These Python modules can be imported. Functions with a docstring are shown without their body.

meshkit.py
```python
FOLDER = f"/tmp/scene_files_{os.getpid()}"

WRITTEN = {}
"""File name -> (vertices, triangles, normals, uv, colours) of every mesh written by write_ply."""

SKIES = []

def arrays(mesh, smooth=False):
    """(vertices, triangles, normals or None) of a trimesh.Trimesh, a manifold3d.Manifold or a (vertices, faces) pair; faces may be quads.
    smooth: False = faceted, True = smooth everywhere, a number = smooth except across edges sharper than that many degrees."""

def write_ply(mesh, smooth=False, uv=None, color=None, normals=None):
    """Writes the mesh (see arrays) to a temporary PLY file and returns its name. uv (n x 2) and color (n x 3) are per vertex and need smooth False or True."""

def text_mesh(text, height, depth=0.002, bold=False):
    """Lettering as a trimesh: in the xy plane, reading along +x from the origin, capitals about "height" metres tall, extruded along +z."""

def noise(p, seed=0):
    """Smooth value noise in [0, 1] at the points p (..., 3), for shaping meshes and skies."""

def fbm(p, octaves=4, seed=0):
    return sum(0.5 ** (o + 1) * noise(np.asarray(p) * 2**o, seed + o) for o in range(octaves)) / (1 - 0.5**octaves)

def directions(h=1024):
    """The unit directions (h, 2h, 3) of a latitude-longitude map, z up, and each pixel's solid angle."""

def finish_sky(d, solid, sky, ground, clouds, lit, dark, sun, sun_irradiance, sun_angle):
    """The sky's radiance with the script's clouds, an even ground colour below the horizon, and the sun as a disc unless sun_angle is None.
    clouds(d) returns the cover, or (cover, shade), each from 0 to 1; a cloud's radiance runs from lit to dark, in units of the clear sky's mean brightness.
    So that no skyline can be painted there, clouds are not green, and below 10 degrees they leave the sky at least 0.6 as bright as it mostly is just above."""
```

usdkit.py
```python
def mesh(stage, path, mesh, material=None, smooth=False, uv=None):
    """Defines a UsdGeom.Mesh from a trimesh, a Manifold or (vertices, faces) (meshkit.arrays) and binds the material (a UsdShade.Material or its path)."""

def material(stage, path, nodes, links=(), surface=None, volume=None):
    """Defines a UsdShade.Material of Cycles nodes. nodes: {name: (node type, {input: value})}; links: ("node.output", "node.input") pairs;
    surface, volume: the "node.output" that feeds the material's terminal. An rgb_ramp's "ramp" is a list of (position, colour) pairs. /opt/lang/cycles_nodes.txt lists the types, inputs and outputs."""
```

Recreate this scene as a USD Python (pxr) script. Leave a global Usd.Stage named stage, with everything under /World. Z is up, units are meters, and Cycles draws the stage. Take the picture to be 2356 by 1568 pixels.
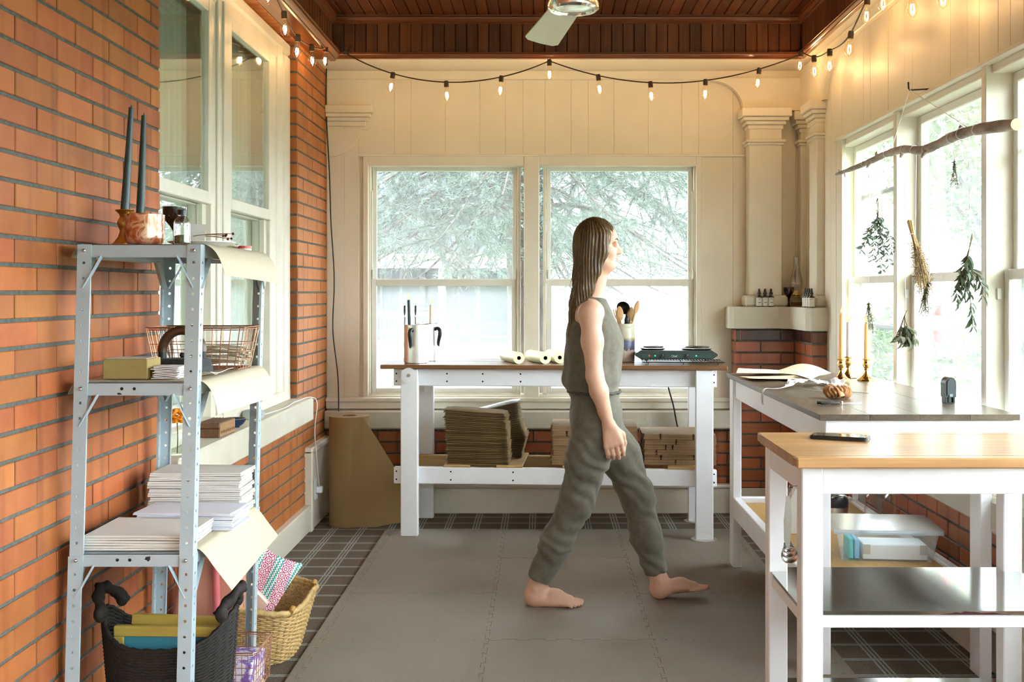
import math, random
import numpy as np, trimesh
import shapely.geometry as sg
from shapely import affinity, union_all
from scipy.spatial import ConvexHull
from pxr import Usd, UsdGeom, UsdLux, UsdShade, Sdf, Gf, Vt
import usdkit, meshkit

stage = Usd.Stage.CreateInMemory()
UsdGeom.SetStageUpAxis(stage, 'Z'); UsdGeom.SetStageMetersPerUnit(stage, 1.0)
UsdGeom.Xform.Define(stage, '/World'); UsdGeom.Scope.Define(stage, '/World/Looks')

# ---------------------------------------------------------------- camera, sky, exposure
F, CX, CY, EYE = 2500.0, 1249.0, 672.0, 1.295          # focal length in pixels of the 2356 x 1568 frame, vanishing point, lens height
cam = UsdGeom.Camera.Define(stage, '/World/camera')
cam.CreateHorizontalApertureAttr(36.0); cam.CreateFocalLengthAttr(36.0 * F / 2356)
cam.CreateHorizontalApertureOffsetAttr((1178 - CX) / 2356 * 36.0)
cam.CreateVerticalApertureOffsetAttr((CY - 784) / 2356 * 36.0)
cam.CreateClippingRangeAttr(Gf.Vec2f(0.05, 500.0))
cam.AddTranslateOp().Set(Gf.Vec3d(0, 0, EYE)); cam.AddRotateXOp().Set(90.0)
EXPOSURE = 2.24
cam.CreateExposureAttr(EXPOSURE)
sky = UsdLux.DomeLight.Define(stage, '/World/sky')      # an even, bright overcast sky
sky.CreateColorAttr(Gf.Vec3f(0.88, 0.945, 1.0)); sky.CreateIntensityAttr(1.35)
BULB = 58.0                                              # radiance of the bulb filaments (glow geometry is small)
FLAME = 0.42

# ---------------------------------------------------------------- helpers
def P(px, py, Y):
    """The point at depth Y that was measured at that place in the photograph."""
    return np.array([(px - CX) * Y / F, Y, EYE - (py - CY) * Y / F])

def c(r, g, b):
    return tuple(((x / 255 + 0.055) / 1.055) ** 2.4 if x > 10 else x / 255 / 12.92 for x in (r, g, b))

class Graph:
    def __init__(s): s.n, s.l = {}, []
    def __call__(s, kind, **inp):
        name = f"n{len(s.n)}"; const = {}
        for k, v in inp.items():
            if isinstance(v, str) and v.split('.')[0] in s.n: s.l.append((v, f"{name}.{k}"))
            else: const[k] = v
        s.n[name] = (kind, const); return name
    def m(s, op, a, b=0.0, d=0.0): return s('math', math_type=op, value1=a, value2=b, value3=d) + '.value'
    def done(s, name, surface, volume=None): return usdkit.material(stage, '/World/Looks/' + name, s.n, s.l, surface=surface, volume=volume)

def mul(col, k): return tuple(min(1.0, x * k) for x in col)

def M(name, col, rough=0.5, metal=0.0, var=0.0, vscale=6.0, stretch=(1, 1, 1), bump=0.0, bscale=60.0, rnd=0.0, col2=None, lo=0.35, hi=0.65, **kw):
    """A principled material: colour mottled by noise between two tones, a tone per object, fine relief."""
    g = Graph(); tc = g('texture_coordinate') + '.object'; vec = g('mapping', vector=tc, scale=stretch) + '.vector'
    base = col
    if var or col2:
        nz = g('noise_texture', vector=vec, scale=vscale, detail=4.0, roughness=0.6) + '.fac'
        f = g('map_range', value=nz, from_min=lo, from_max=hi, clamp=True) + '.result'
        a, b = (col, col2) if col2 else (mul(col, 1 - var), mul(col, 1 + var))
        base = g('mix_color', fac=f, a=a, b=b) + '.result'
    if rnd:
        r = g('object_info') + '.random'
        v = g('map_range', value=r, to_min=1 - rnd, to_max=1 + rnd) + '.result'
        base = g('hsv', color=base, value=v) + '.color'
    p = dict(base_color=base, roughness=rough, metallic=metal, **kw)
    if bump:
        bn = g('noise_texture', vector=vec, scale=bscale, detail=3.0) + '.fac'
        p['normal'] = g('bump', height=bn, strength=min(1.0, bump * 60), distance=bump) + '.normal'
    return g.done(name, g('principled_bsdf', **p) + '.BSDF')

def wood(name, c1, c2, axis=0, scale=9.0, rough=0.45, rnd=0.0, bump=0.0004, coat=0.0, along=0.06, lo=0.3, hi=0.7):
    """Straight grain along one axis."""
    g = Graph(); tc = g('texture_coordinate') + '.object'
    st = [1.0, 1.0, 1.0]; st[axis] = along
    loc = g('object_info') + '.random'
    off = g('combine_xyz', x=g.m('multiply', loc, 7.3), y=g.m('multiply', loc, 5.1), z=g.m('multiply', loc, 3.7)) + '.vector'
    vec = g('vector_math', math_type='add', vector1=g('mapping', vector=tc, scale=tuple(st)) + '.vector', vector2=off) + '.vector'
    a = g('noise_texture', vector=vec, scale=scale, detail=5.0, roughness=0.65, distortion=0.6) + '.fac'
    b = g('noise_texture', vector=vec, scale=scale * 9, detail=2.0, roughness=0.5) + '.fac'
    f = g.m('add', g.m('multiply', a, 0.65), g.m('multiply', b, 0.35))
    f = g('map_range', value=f, from_min=lo, from_max=hi, clamp=True) + '.result'
    base = g('mix_color', fac=f, a=c1, b=c2) + '.result'
    if rnd:
        v = g('map_range', value=loc, to_min=1 - rnd, to_max=1 + rnd) + '.result'
        base = g('hsv', color=base, value=v) + '.color'
    n = g('bump', height=f, strength=0.4, distance=bump) + '.normal'
    return g.done(name, g('principled_bsdf', base_color=base, roughness=rough, normal=n, coat_weight=coat, coat_roughness=0.2) + '.BSDF')

def pane_mat(name, tint=(1, 1, 1), ior=1.5, gain=1.0, rough=0.0, veil=0.0, refl=(1, 1, 1)):
    """A thin sheet of glass: light passes straight through, reflection grows towards grazing angles; veil is a film of dust."""
    g = Graph(); fac = g('layer_weight', blend=0.5) + '.facing'; f0 = ((ior - 1) / (ior + 1)) ** 2
    fr = g.m('multiply', g.m('multiply_add', g.m('power', fac, 5.0), 1 - f0, f0), gain)
    t = g('transparent_bsdf', color=tint) + '.BSDF'
    if veil:
        t = g('mix_closure', fac=veil, closure1=t, closure2=g('translucent_bsdf', color=(0.9, 0.93, 0.95)) + '.BSDF') + '.closure'
    gl = g('glossy_bsdf', color=refl, roughness=rough) + '.BSDF'
    return g.done(name, g('mix_closure', fac=fr, closure1=t, closure2=gl) + '.closure')

def emit(name, col, strength):
    g = Graph(); return g.done(name, g('emission', color=col, strength=strength) + '.emission')

used = {}
def numbered(name, parent):
    k = (parent, name); i = used.get(k, 0); used[k] = i + 1
    return name if i == 0 else f"{name}_{i:03d}"
def path_of(parent): return '/World' if parent is None else (parent if isinstance(parent, str) else str(parent.GetPath()))

def tag(prim, label=None, cat=None, group=None, kind=None):
    prim = prim.GetPrim()
    for k, v in (('label', label), ('category', cat), ('group', group), ('kind', kind)):
        if v: prim.SetCustomDataByKey(k, v)
    return prim

def obj(name, mesh, mat, parent=None, smooth=False, label=None, cat=None, group=None, kind=None):
    pp = path_of(parent)
    m = usdkit.mesh(stage, pp + '/' + numbered(name, pp), mesh, mat, smooth=smooth).GetPrim()
    return tag(m, label, cat, group, kind)

def thing(name, label=None, cat=None, loc=(0, 0, 0), rz=0.0, group=None, kind=None, rot=None):
    x = UsdGeom.Xform.Define(stage, '/World/' + numbered(name, '/World'))
    x.AddTranslateOp().Set(Gf.Vec3d(*map(float, loc)))
    if rot is not None: x.AddRotateXYZOp().Set(Gf.Vec3f(*map(float, rot)))
    elif rz: x.AddRotateZOp().Set(math.degrees(rz))
    return tag(x, label, cat, group, kind)

ORD = 'zeroth first second third fourth fifth sixth seventh eighth ninth tenth eleventh twelfth thirteenth fourteenth fifteenth sixteenth'.split()
def place_in(lab, n, k):
    """A label with the place in its stack, counted from the nearer end; k = 0 lies at the bottom."""
    up, down = k + 1, n - k
    return lab + (', lowest of all' if k == 0 else f', {ORD[up]} from the bottom' if up <= down else f', {ORD[down]} from the top')
def struct(name, label=None, cat=None): return thing(name, label, cat, kind='structure')

def dup(root, loc, rz=0.0, label=None, group=None, rot=None, scale=None):
    was = root.GetCustomData()
    x = UsdGeom.Xform.Define(stage, '/World/' + numbered(str(root.GetName()), '/World'))
    p = x.GetPrim(); p.GetReferences().AddInternalReference(root.GetPath()); p.SetInstanceable(True)
    x.ClearXformOpOrder()
    ops = [x.GetTranslateOp() or x.AddTranslateOp()]
    ops[0].Set(Gf.Vec3d(*map(float, loc)))
    if rot is not None:
        o = UsdGeom.XformOp(p.GetAttribute('xformOp:rotateXYZ')) if p.HasAttribute('xformOp:rotateXYZ') else x.AddRotateXYZOp()
        o.Set(Gf.Vec3f(*map(float, rot))); ops.append(o)
    elif rz:
        o = UsdGeom.XformOp(p.GetAttribute('xformOp:rotateZ')) if p.HasAttribute('xformOp:rotateZ') else x.AddRotateZOp()
        o.Set(math.degrees(rz)); ops.append(o)
    x.SetXformOpOrder(ops)
    return tag(p, label or was.get('label'), was.get('category'), group or was.get('group'))

# ---------------------------------------------------------------- mesh makers: all return (vertices, triangles)
def join(*ms):
    ms = [m for m in (ms[0] if len(ms) == 1 and isinstance(ms[0], list) else ms)]
    vs, fs, n = [], [], 0
    for v, f in ms:
        vs.append(np.asarray(v, float)); fs.append(np.asarray(f, int) + n); n += len(v)
    return np.vstack(vs), np.vstack(fs)

_cube_f = np.array([[0,2,1],[1,2,3],[4,5,6],[5,7,6],[0,1,4],[1,5,4],[2,6,3],[3,6,7],[0,4,2],[2,4,6],[1,3,5],[3,7,5]])
def box(x0, x1, y0, y1, z0, z1):
    v = np.array([[x, y, z] for z in (z0, z1) for y in (y0, y1) for x in (x0, x1)], float)
    return v, _cube_f
def _cham_topology():
    s = np.array([1.0, 1.1, 1.2]); pts = []
    for sg_ in np.ndindex(2, 2, 2):
        sn = np.array(sg_) * 2 - 1
        for k in range(3):
            p = s - 0.1; p[k] = s[k]; pts.append(sn * p)
    pts = np.array(pts); h = ConvexHull(pts); f = h.simplices.copy()
    nrm = np.cross(pts[f[:, 1]] - pts[f[:, 0]], pts[f[:, 2]] - pts[f[:, 0]])
    flip = (nrm * pts[f].mean(1)).sum(1) < 0
    f[flip] = f[flip][:, ::-1]
    return f
_cham_f = _cham_topology()
def cbox(x0, x1, y0, y1, z0, z1, ch=0.003):
    """A box with chamfered edges."""
    ce = np.array([(x0 + x1) / 2, (y0 + y1) / 2, (z0 + z1) / 2]); h = np.abs(np.array([x1 - x0, y1 - y0, z1 - z0])) / 2
    ch = min(ch, h.min() * 0.8); pts = []
    for s in np.ndindex(2, 2, 2):
        sn = np.array(s) * 2 - 1
        for k in range(3):
            p = h - ch; p[k] = h[k]; pts.append(ce + sn * p)
    return np.array(pts), _cham_f

def xf(m, loc=(0, 0, 0), rot=(0, 0, 0), s=1.0):
    v, f = m; v = np.asarray(v, float) * s
    for ax, a in enumerate(rot):
        if a:
            a = math.radians(a); ca, sa = math.cos(a), math.sin(a); i, j = [(1, 2), (2, 0), (0, 1)][ax]
            vi, vj = v[:, i].copy(), v[:, j].copy(); v = v.copy(); v[:, i] = ca * vi - sa * vj; v[:, j] = sa * vi + ca * vj
    return v + np.asarray(loc, float), f
def tm(t): return np.array(t.vertices), np.array(t.faces)

def frames(p):
    p = np.asarray(p, float); t = np.gradient(p, axis=0) if len(p) > 2 else np.repeat(p[1:] - p[:1], 2, 0)
    t = t / (np.linalg.norm(t, axis=1, keepdims=True) + 1e-12)
    a = np.cross(t[0], [0, 0, 1.0] if abs(t[0][2]) < 0.9 else [1.0, 0, 0]); A = []
    for k in range(len(p)):
        a = a - t[k] * (a @ t[k]); a = a / (np.linalg.norm(a) + 1e-12); A.append(a)
    A = np.array(A); return t, A, np.cross(t, A)
def tube(pts, r, n=8, closed=False, cap=True, flat=1.0):
    """A swept round (or flattened) bar along a path."""
    p = np.asarray(pts, float)
    if closed:
        m = tube(np.vstack([p[-1:], p, p[:2]]), np.full(len(p) + 3, r) if np.ndim(r) == 0 else r, n, cap=False)
        v = m[0][n:-2 * n]; K = len(p)
        i, j = np.meshgrid(np.arange(K), np.arange(n), indexing='ij'); i2, j2 = (i + 1) % K, (j + 1) % n
        q = np.stack([i * n + j, i * n + j2, i2 * n + j2, i2 * n + j], -1).reshape(-1, 4)
        return v, np.vstack([q[:, [0, 1, 2]], q[:, [0, 2, 3]]])
    t, A, B = frames(p); rr = np.broadcast_to(r, (len(p),))
    th = np.arange(n) * 2 * np.pi / n
    v = p[:, None] + rr[:, None, None] * (np.cos(th)[None, :, None] * A[:, None] + flat * np.sin(th)[None, :, None] * B[:, None])
    v = v.reshape(-1, 3); K = len(p)
    i, j = np.meshgrid(np.arange(K - 1), np.arange(n), indexing='ij'); j2 = (j + 1) % n
    q = np.stack([i * n + j, i * n + j2, (i + 1) * n + j2, (i + 1) * n + j], -1).reshape(-1, 4)
    f = [q[:, [0, 1, 2]], q[:, [0, 2, 3]]]
    if cap:
        v = np.vstack([v, p[:1], p[-1:]]); a, b = len(v) - 2, len(v) - 1; j = np.arange(n); e = (K - 1) * n
        f += [np.stack([np.full(n, a), (j + 1) % n, j], 1), np.stack([np.full(n, b), e + j, e + (j + 1) % n], 1)]
    return v, np.vstack(f)
def cyl(p0, p1, r, r1=None, n=16):
    return tube(np.array([p0, p1], float), np.array([r, r if r1 is None else r1]), n)
def lathe(prof, n=24, loc=(0, 0, 0)):
    """A profile of (radius, height) turned about z; radius 0 closes an end."""
    prof = np.array(prof, float); K = len(prof); th = np.arange(n) * 2 * np.pi / n
    v = np.stack([prof[:, :1] * np.cos(th), prof[:, :1] * np.sin(th), np.repeat(prof[:, 1:], n, 1)], -1).reshape(-1, 3)
    i, j = np.meshgrid(np.arange(K - 1), np.arange(n), indexing='ij'); j2 = (j + 1) % n
    q = np.stack([i * n + j, i * n + j2, (i + 1) * n + j2, (i + 1) * n + j], -1).reshape(-1, 4)
    f = np.vstack([q[:, [0, 1, 2]], q[:, [0, 2, 3]]])
    ar = np.linalg.norm(np.cross(v[f[:, 1]] - v[f[:, 0]], v[f[:, 2]] - v[f[:, 0]]), axis=1)
    return v + np.asarray(loc, float), f[ar > 1e-12]
def grid(fn, nu, nv):
    """A surface from fn(u, v) over the unit square."""
    u, v = np.meshgrid(np.linspace(0, 1, nu), np.linspace(0, 1, nv), indexing='ij')
    p = np.stack(np.broadcast_arrays(*fn(u, v)), -1).reshape(-1, 3).astype(float)
    i, j = np.meshgrid(np.arange(nu - 1), np.arange(nv - 1), indexing='ij')
    q = np.stack([i * nv + j, (i + 1) * nv + j, (i + 1) * nv + j + 1, i * nv + j + 1], -1).reshape(-1, 4)
    return p, np.vstack([q[:, [0, 1, 2]], q[:, [0, 2, 3]]])
def thick(m, t):
    """A sheet given thickness t along its normals."""
    v, f = m; T = trimesh.Trimesh(v, f, process=False); n = T.vertex_normals
    e = np.sort(np.vstack([f[:, [0, 1]], f[:, [1, 2]], f[:, [2, 0]]]), 1); d = np.vstack([f[:, [0, 1]], f[:, [1, 2]], f[:, [2, 0]]])
    _, ix, cnt = np.unique(e, axis=0, return_index=True, return_counts=True); b = d[ix[cnt == 1]]; N = len(v)
    side = np.vstack([np.stack([b[:, 1], b[:, 0], b[:, 0] + N], 1), np.stack([b[:, 1], b[:, 0] + N, b[:, 1] + N], 1)])
    return np.vstack([v, v - n * t]), np.vstack([f, f[:, ::-1] + N, side])
def extrude(poly, h, loc=(0, 0, 0)):
    ps = getattr(poly, 'geoms', [poly])
    return join([xf(tm(trimesh.creation.extrude_polygon(q, h, engine='earcut')), loc) for q in ps])
def sphere(r, loc=(0, 0, 0), sub=2, s=(1, 1, 1)):
    t = trimesh.creation.icosphere(sub, r); return np.array(t.vertices) * np.asarray(s) + np.asarray(loc), np.array(t.faces)
def spline(pts, n=24):
    from scipy.interpolate import CubicSpline
    p = np.asarray(pts, float); d = np.r_[0, np.cumsum(np.linalg.norm(np.diff(p, axis=0), axis=1))]
    return CubicSpline(d, p)(np.linspace(0, d[-1], n))
def arc(cx, cz, r, a0, a1, n=10):
    t = np.radians(np.linspace(a0, a1, n)); return np.stack([cx + r * np.cos(t), cz + r * np.sin(t)], 1)
def yz(m):
    """A mesh made in xy (+z up) turned so that its x stays x and its y becomes z, its z becomes -y: an upright plate facing the camera."""
    v, f = m; v = np.asarray(v); return np.stack([v[:, 0], -v[:, 2], v[:, 1]], 1), f
# ---------------------------------------------------------------- materials
def brick_mat(name, col, col2, rough=0.62, rnd=0.16, soot=0.0):
    g = Graph(); tc = g('texture_coordinate') + '.object'
    r = g('object_info') + '.random'
    n1 = g('noise_texture', vector=tc, scale=5.0, detail=4.0, roughness=0.6) + '.fac'
    base = g('mix_color', fac=g('map_range', value=n1, from_min=0.35, from_max=0.7, clamp=True) + '.result', a=col, b=col2) + '.result'
    drip = g('noise_texture', vector=g('mapping', vector=tc, scale=(14.0, 14.0, 0.9)) + '.vector', scale=1.0, detail=2.0) + '.fac'
    base = g('mix_color', blend_type='multiply', fac=g('map_range', value=drip, from_min=0.55, from_max=0.75, to_max=0.8, clamp=True) + '.result', a=base, b=(0.5, 0.44, 0.36)) + '.result'
    sp = g('noise_texture', vector=tc, scale=120.0, detail=3.0, roughness=0.7) + '.fac'
    base = g('mix_color', fac=g('map_range', value=sp, from_min=0.66, from_max=0.78, to_max=0.5, clamp=True) + '.result', a=base, b=mul(col2, 1.5)) + '.result'
    base = g('hsv', color=base, value=g('map_range', value=r, to_min=1 - rnd, to_max=1 + rnd) + '.result', hue=g('map_range', value=g.m('fraction', g.m('multiply', r, 17.0)), to_min=0.492, to_max=0.506) + '.result') + '.color'
    b = g('bump', height=g('noise_texture', vector=tc, scale=90.0, detail=4.0) + '.fac', strength=0.25, distance=0.002) + '.normal'
    return g.done(name, g('principled_bsdf', base_color=base, roughness=rough, normal=b) + '.BSDF')
m_brick = brick_mat('orange_brick', c(156, 86, 38), c(178, 106, 52))
m_brick_dark = brick_mat('red_glazed_brick', c(156, 82, 46), c(176, 100, 58), rough=0.35, rnd=0.25)
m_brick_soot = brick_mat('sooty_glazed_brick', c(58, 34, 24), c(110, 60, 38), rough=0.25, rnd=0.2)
m_mortar = M('dark_mortar', c(84, 92, 88), 0.9, var=0.25, vscale=60, bump=0.004, bscale=180)
m_cream = M('cream_paint', c(226, 218, 198), 0.42, var=0.035, vscale=3, bump=0.0006, bscale=35)
m_cream_trim = M('cream_trim_paint', c(226, 220, 202), 0.36, var=0.03, vscale=4, bump=0.0005, bscale=30)
m_winwhite = M('window_white_paint', c(224, 224, 214), 0.35, var=0.03, vscale=5)
m_winold = M('house_window_paint', c(218, 213, 196), 0.38, var=0.04, vscale=6, bump=0.0006, bscale=40)
m_stone = M('painted_stone', c(203, 198, 180), 0.6, var=0.05, vscale=7, bump=0.004, bscale=70)
m_darkwood = wood('dark_ceiling_wood', c(62, 28, 12), c(110, 56, 24), axis=1, scale=7, rough=0.3, rnd=0.3, coat=0.3)
m_fascia = wood('fascia_wood', c(66, 32, 14), c(124, 70, 32), axis=2, scale=7, rough=0.32, rnd=0.35, coat=0.3)
m_mould = wood('moulding_wood', c(88, 42, 16), c(128, 66, 28), axis=0, scale=8, rough=0.25, coat=0.5)
m_mouldy = wood('moulding_wood_lengthwise', c(96, 46, 18), c(138, 74, 32), axis=1, scale=8, rough=0.25, coat=0.5)
m_glass = pane_mat('window_glass', tint=(0.97, 0.985, 0.98), veil=0.05)
m_screen = pane_mat('screened_window_glass', tint=(0.95, 0.97, 0.97), veil=0.11)
m_houseglass = pane_mat('house_window_glass', tint=(0.9, 0.95, 0.93), gain=1.6)
m_white = M('white_table_paint', c(236, 238, 242), 0.4, var=0.03, vscale=4, bump=0.0006, bscale=25)
m_metal = M('grey_shelf_enamel', c(172, 188, 195), 0.35, var=0.03, vscale=4)
m_steel = M('steel', (0.62, 0.62, 0.62), 0.22, metal=1.0)
m_alu = M('brushed_aluminium', (0.75, 0.75, 0.73), 0.3, metal=1.0, anisotropic=0.6)
m_brass = M('brass', (0.80, 0.55, 0.20), 0.16, metal=1.0)
m_copper = M('copper_wire', (0.85, 0.46, 0.30), 0.25, metal=1.0)
m_black = M('black_plastic', c(26, 30, 32), 0.35)
m_hole = M('dark_hole', c(18, 20, 22), 0.8)
m_rust = M('chipped_dark_paint', c(34, 34, 38), 0.7, var=0.3, vscale=60)
m_kraft = M('kraft_paper', c(142, 116, 74), 0.75, var=0.04, vscale=9, bump=0.0003, bscale=160)
m_kraftlight = M('pale_kraft_paper', c(214, 196, 160), 0.75, var=0.04, vscale=20)
m_mailer = M('kraft_mailer', c(152, 126, 82), 0.7, var=0.08, vscale=14, rnd=0.1, bump=0.001, bscale=60)
m_card = M('corrugated_card', c(136, 108, 74), 0.8, var=0.08, vscale=16, rnd=0.08)
m_paper = M('cream_paper', c(198, 189, 163), 0.7, var=0.02, vscale=9)
m_whitepaper = M('white_paper', c(218, 216, 208), 0.7, var=0.02, vscale=30, bump=0.0008, bscale=110)
m_bluepaper = M('cool_white_paper', c(222, 224, 234), 0.65)
def carpet_mat():
    g = Graph(); pos = g('geometry') + '.position'; xyz = g('separate_xyz', vector=pos)
    wob = g.m('multiply', g.m('subtract', g('noise_texture', vector=pos, scale=60.0) + '.fac', 0.5), 0.006)
    x = g.m('add', xyz + '.x', wob); y = g.m('add', xyz + '.y', wob)
    def line(v, period, phase, at, half):
        t = g.m('multiply', g.m('subtract', g.m('fraction', g.m('add', g.m('divide', g.m('subtract', v, phase), period), 50.5)), 0.5), period)
        return g('map_range', range_type='smoothstep', value=g.m('absolute', g.m('subtract', t, at)), from_min=half * 0.6, from_max=half * 1.3, to_min=1.0, to_max=0.0, clamp=True) + '.result'
    L = [line(x, 0.1548, -0.678, a, 0.0037) for a in (-0.0155, 0.0, 0.0155)] + [line(y, 0.1618, 3.674, a, 0.0045) for a in (-0.0065, 0.0065)]
    f = L[0]
    for k in L[1:]: f = g.m('maximum', f, k)
    grain = g('noise_texture', vector=pos, scale=330.0, detail=2.0) + '.fac'
    tone = g('noise_texture', vector=g('mapping', vector=pos, scale=(1.0, 4.0, 1.0)) + '.vector', scale=9.0, detail=3.0) + '.fac'
    a = g('mix_color', fac=g('map_range', value=grain, from_min=0.35, from_max=0.65, clamp=True) + '.result', a=c(76, 69, 60), b=c(140, 129, 114)) + '.result'
    a = g('mix_color', blend_type='multiply', fac=0.5, a=a, b=g('mix_color', fac=tone, a=(0.7, 0.7, 0.7), b=(1.2, 1.15, 1.1)) + '.result') + '.result'
    b = g('mix_color', fac=g('map_range', value=grain, from_min=0.35, from_max=0.65, clamp=True) + '.result', a=c(136, 148, 142), b=c(196, 206, 198)) + '.result'
    col = g('mix_color', fac=g.m('multiply', f, 0.85), a=a, b=b) + '.result'
    n = g('bump', height=grain, strength=0.8, distance=0.004) + '.normal'
    return g.done('plaid_carpet', g('principled_bsdf', base_color=col, roughness=0.95, normal=n, specular_ior_level=0.1) + '.BSDF')
m_carpet = carpet_mat()
def mat_foam():
    g = Graph(); pos = g('geometry') + '.position'; s = 2 * math.pi / 0.009
    xyz = g('separate_xyz', vector=pos)
    h = g.m('multiply', g.m('sine', g.m('multiply', xyz + '.x', s)), g.m('sine', g.m('multiply', xyz + '.y', s)))
    n = g('bump', height=h, strength=0.5, distance=0.0012) + '.normal'
    v = g('noise_texture', vector=pos, scale=2.2, detail=4.0) + '.fac'
    col = g('mix_color', fac=v, a=c(124, 115, 101), b=c(147, 139, 125)) + '.result'
    col = g('mix_color', blend_type='multiply', fac=0.25, a=col, b=g('map_range', value=h, from_min=-1.0, to_min=0.6, to_max=1.2) + '.result') + '.result'
    return g.done('taupe_foam', g('principled_bsdf', base_color=col, roughness=0.52, normal=n) + '.BSDF')
m_foam = mat_foam()
# ================================================================ the room
WL, WR, WB = -1.282, 1.54, 6.45          # faces of the left brick wall, the right board wall and the back board wall
SOFF, CEIL = 2.605, 2.84
rng = random.Random(5)
obj('floor', box(-1.45, 1.8, -3.2, 6.6, -0.06, 0.0), m_carpet, kind='structure')

def brick_run(u0, u1, z0, z1, parity_a, pitch=0.2285, row=0.0677, z_ref=1.294, jv=0.0062, jh=0.0095):
    """Rectangles (u0, u1, z0, z1) of running bond; joints at parity_a on odd rows."""
    out = []
    for k in range(-20, 24):
        a, b = z_ref + row * k, z_ref + row * (k + 1)
        a, b = max(a, z0), min(b, z1)
        if b - a < 0.012: continue
        j = parity_a + (0 if k % 2 else pitch / 2); n0 = math.floor((u0 - j) / pitch)
        for n in range(n0, n0 + int((u1 - u0) / pitch) + 3):
            p, q = max(j + n * pitch, u0), min(j + (n + 1) * pitch, u1)
            if q - p > 0.02: out.append((p + jv / 2, q - jv / 2, a + jh / 2, b - jh / 2))
    return out
def px_area(lo, hi):
    q = [((x / y), (z - EYE) / y) for x in (lo[0], hi[0]) for y in (lo[1], hi[1]) for z in (lo[2], hi[2])]
    return (max(a for a, _ in q) - min(a for a, _ in q)) * (max(b for _, b in q) - min(b for _, b in q))
def lay_bricks(wall, rects, mk, mat, limit=300):
    """Bricks as parts; those past the limit, the smallest in view, become one part."""
    bs = sorted(((mk(*r), r) for r in rects), key=lambda t: -px_area(t[0][0].min(0), t[0][0].max(0)))
    for m, r in bs[:limit]: obj('brick', m, mat, wall)
    if bs[limit:]: obj('brickwork', join([m for m, _ in bs[limit:]]), mat, wall, kind='stuff')

# left wall: three stretches of orange brick round the house window, ending short of the lens
wl = struct('wall_left', 'orange brick house wall with dark mortar beside the metal shelf', 'wall')
OY0, OY1, OZ0, OZ1 = 3.64, 5.673, 0.741, 2.588      # the opening of the house window
mb = 0.0045
obj('mortar', join(box(WL - 0.25, WL - mb, 2.3, OY0 - 0.004, 0, 3.0), box(WL - 0.25, WL - mb, OY1 + 0.004, WB + 0.1, 0, 3.0),
                   box(WL - 0.25, WL - mb, OY0 - 0.004, OY1 + 0.004, 0, OZ0 - 0.02), box(WL - 0.25, WL - mb, OY0 - 0.004, OY1 + 0.004, OZ1 + 0.02, 3.0)), m_mortar, wl)
def lbrick(a, b, z0, z1):
    d = rng.uniform(-0.0012, 0.0012); return cbox(WL - 0.12, WL + d, a, b, z0, z1, 0.002)
R = brick_run(2.35, OY0, 0, 2.62, 2.64) + brick_run(OY1, WB, 0.0, 2.62, 2.64 + 0.09) + brick_run(OY0, OY1, 0.0, 0.64, 2.64)
soldier = [(OY0 + k * 0.0677 + 0.003, OY0 + (k + 1) * 0.0677 - 0.003, OZ1 + 0.008, 2.70) for k in range(30)]
lay_bricks(wl, R + soldier, lbrick, m_brick)
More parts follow.
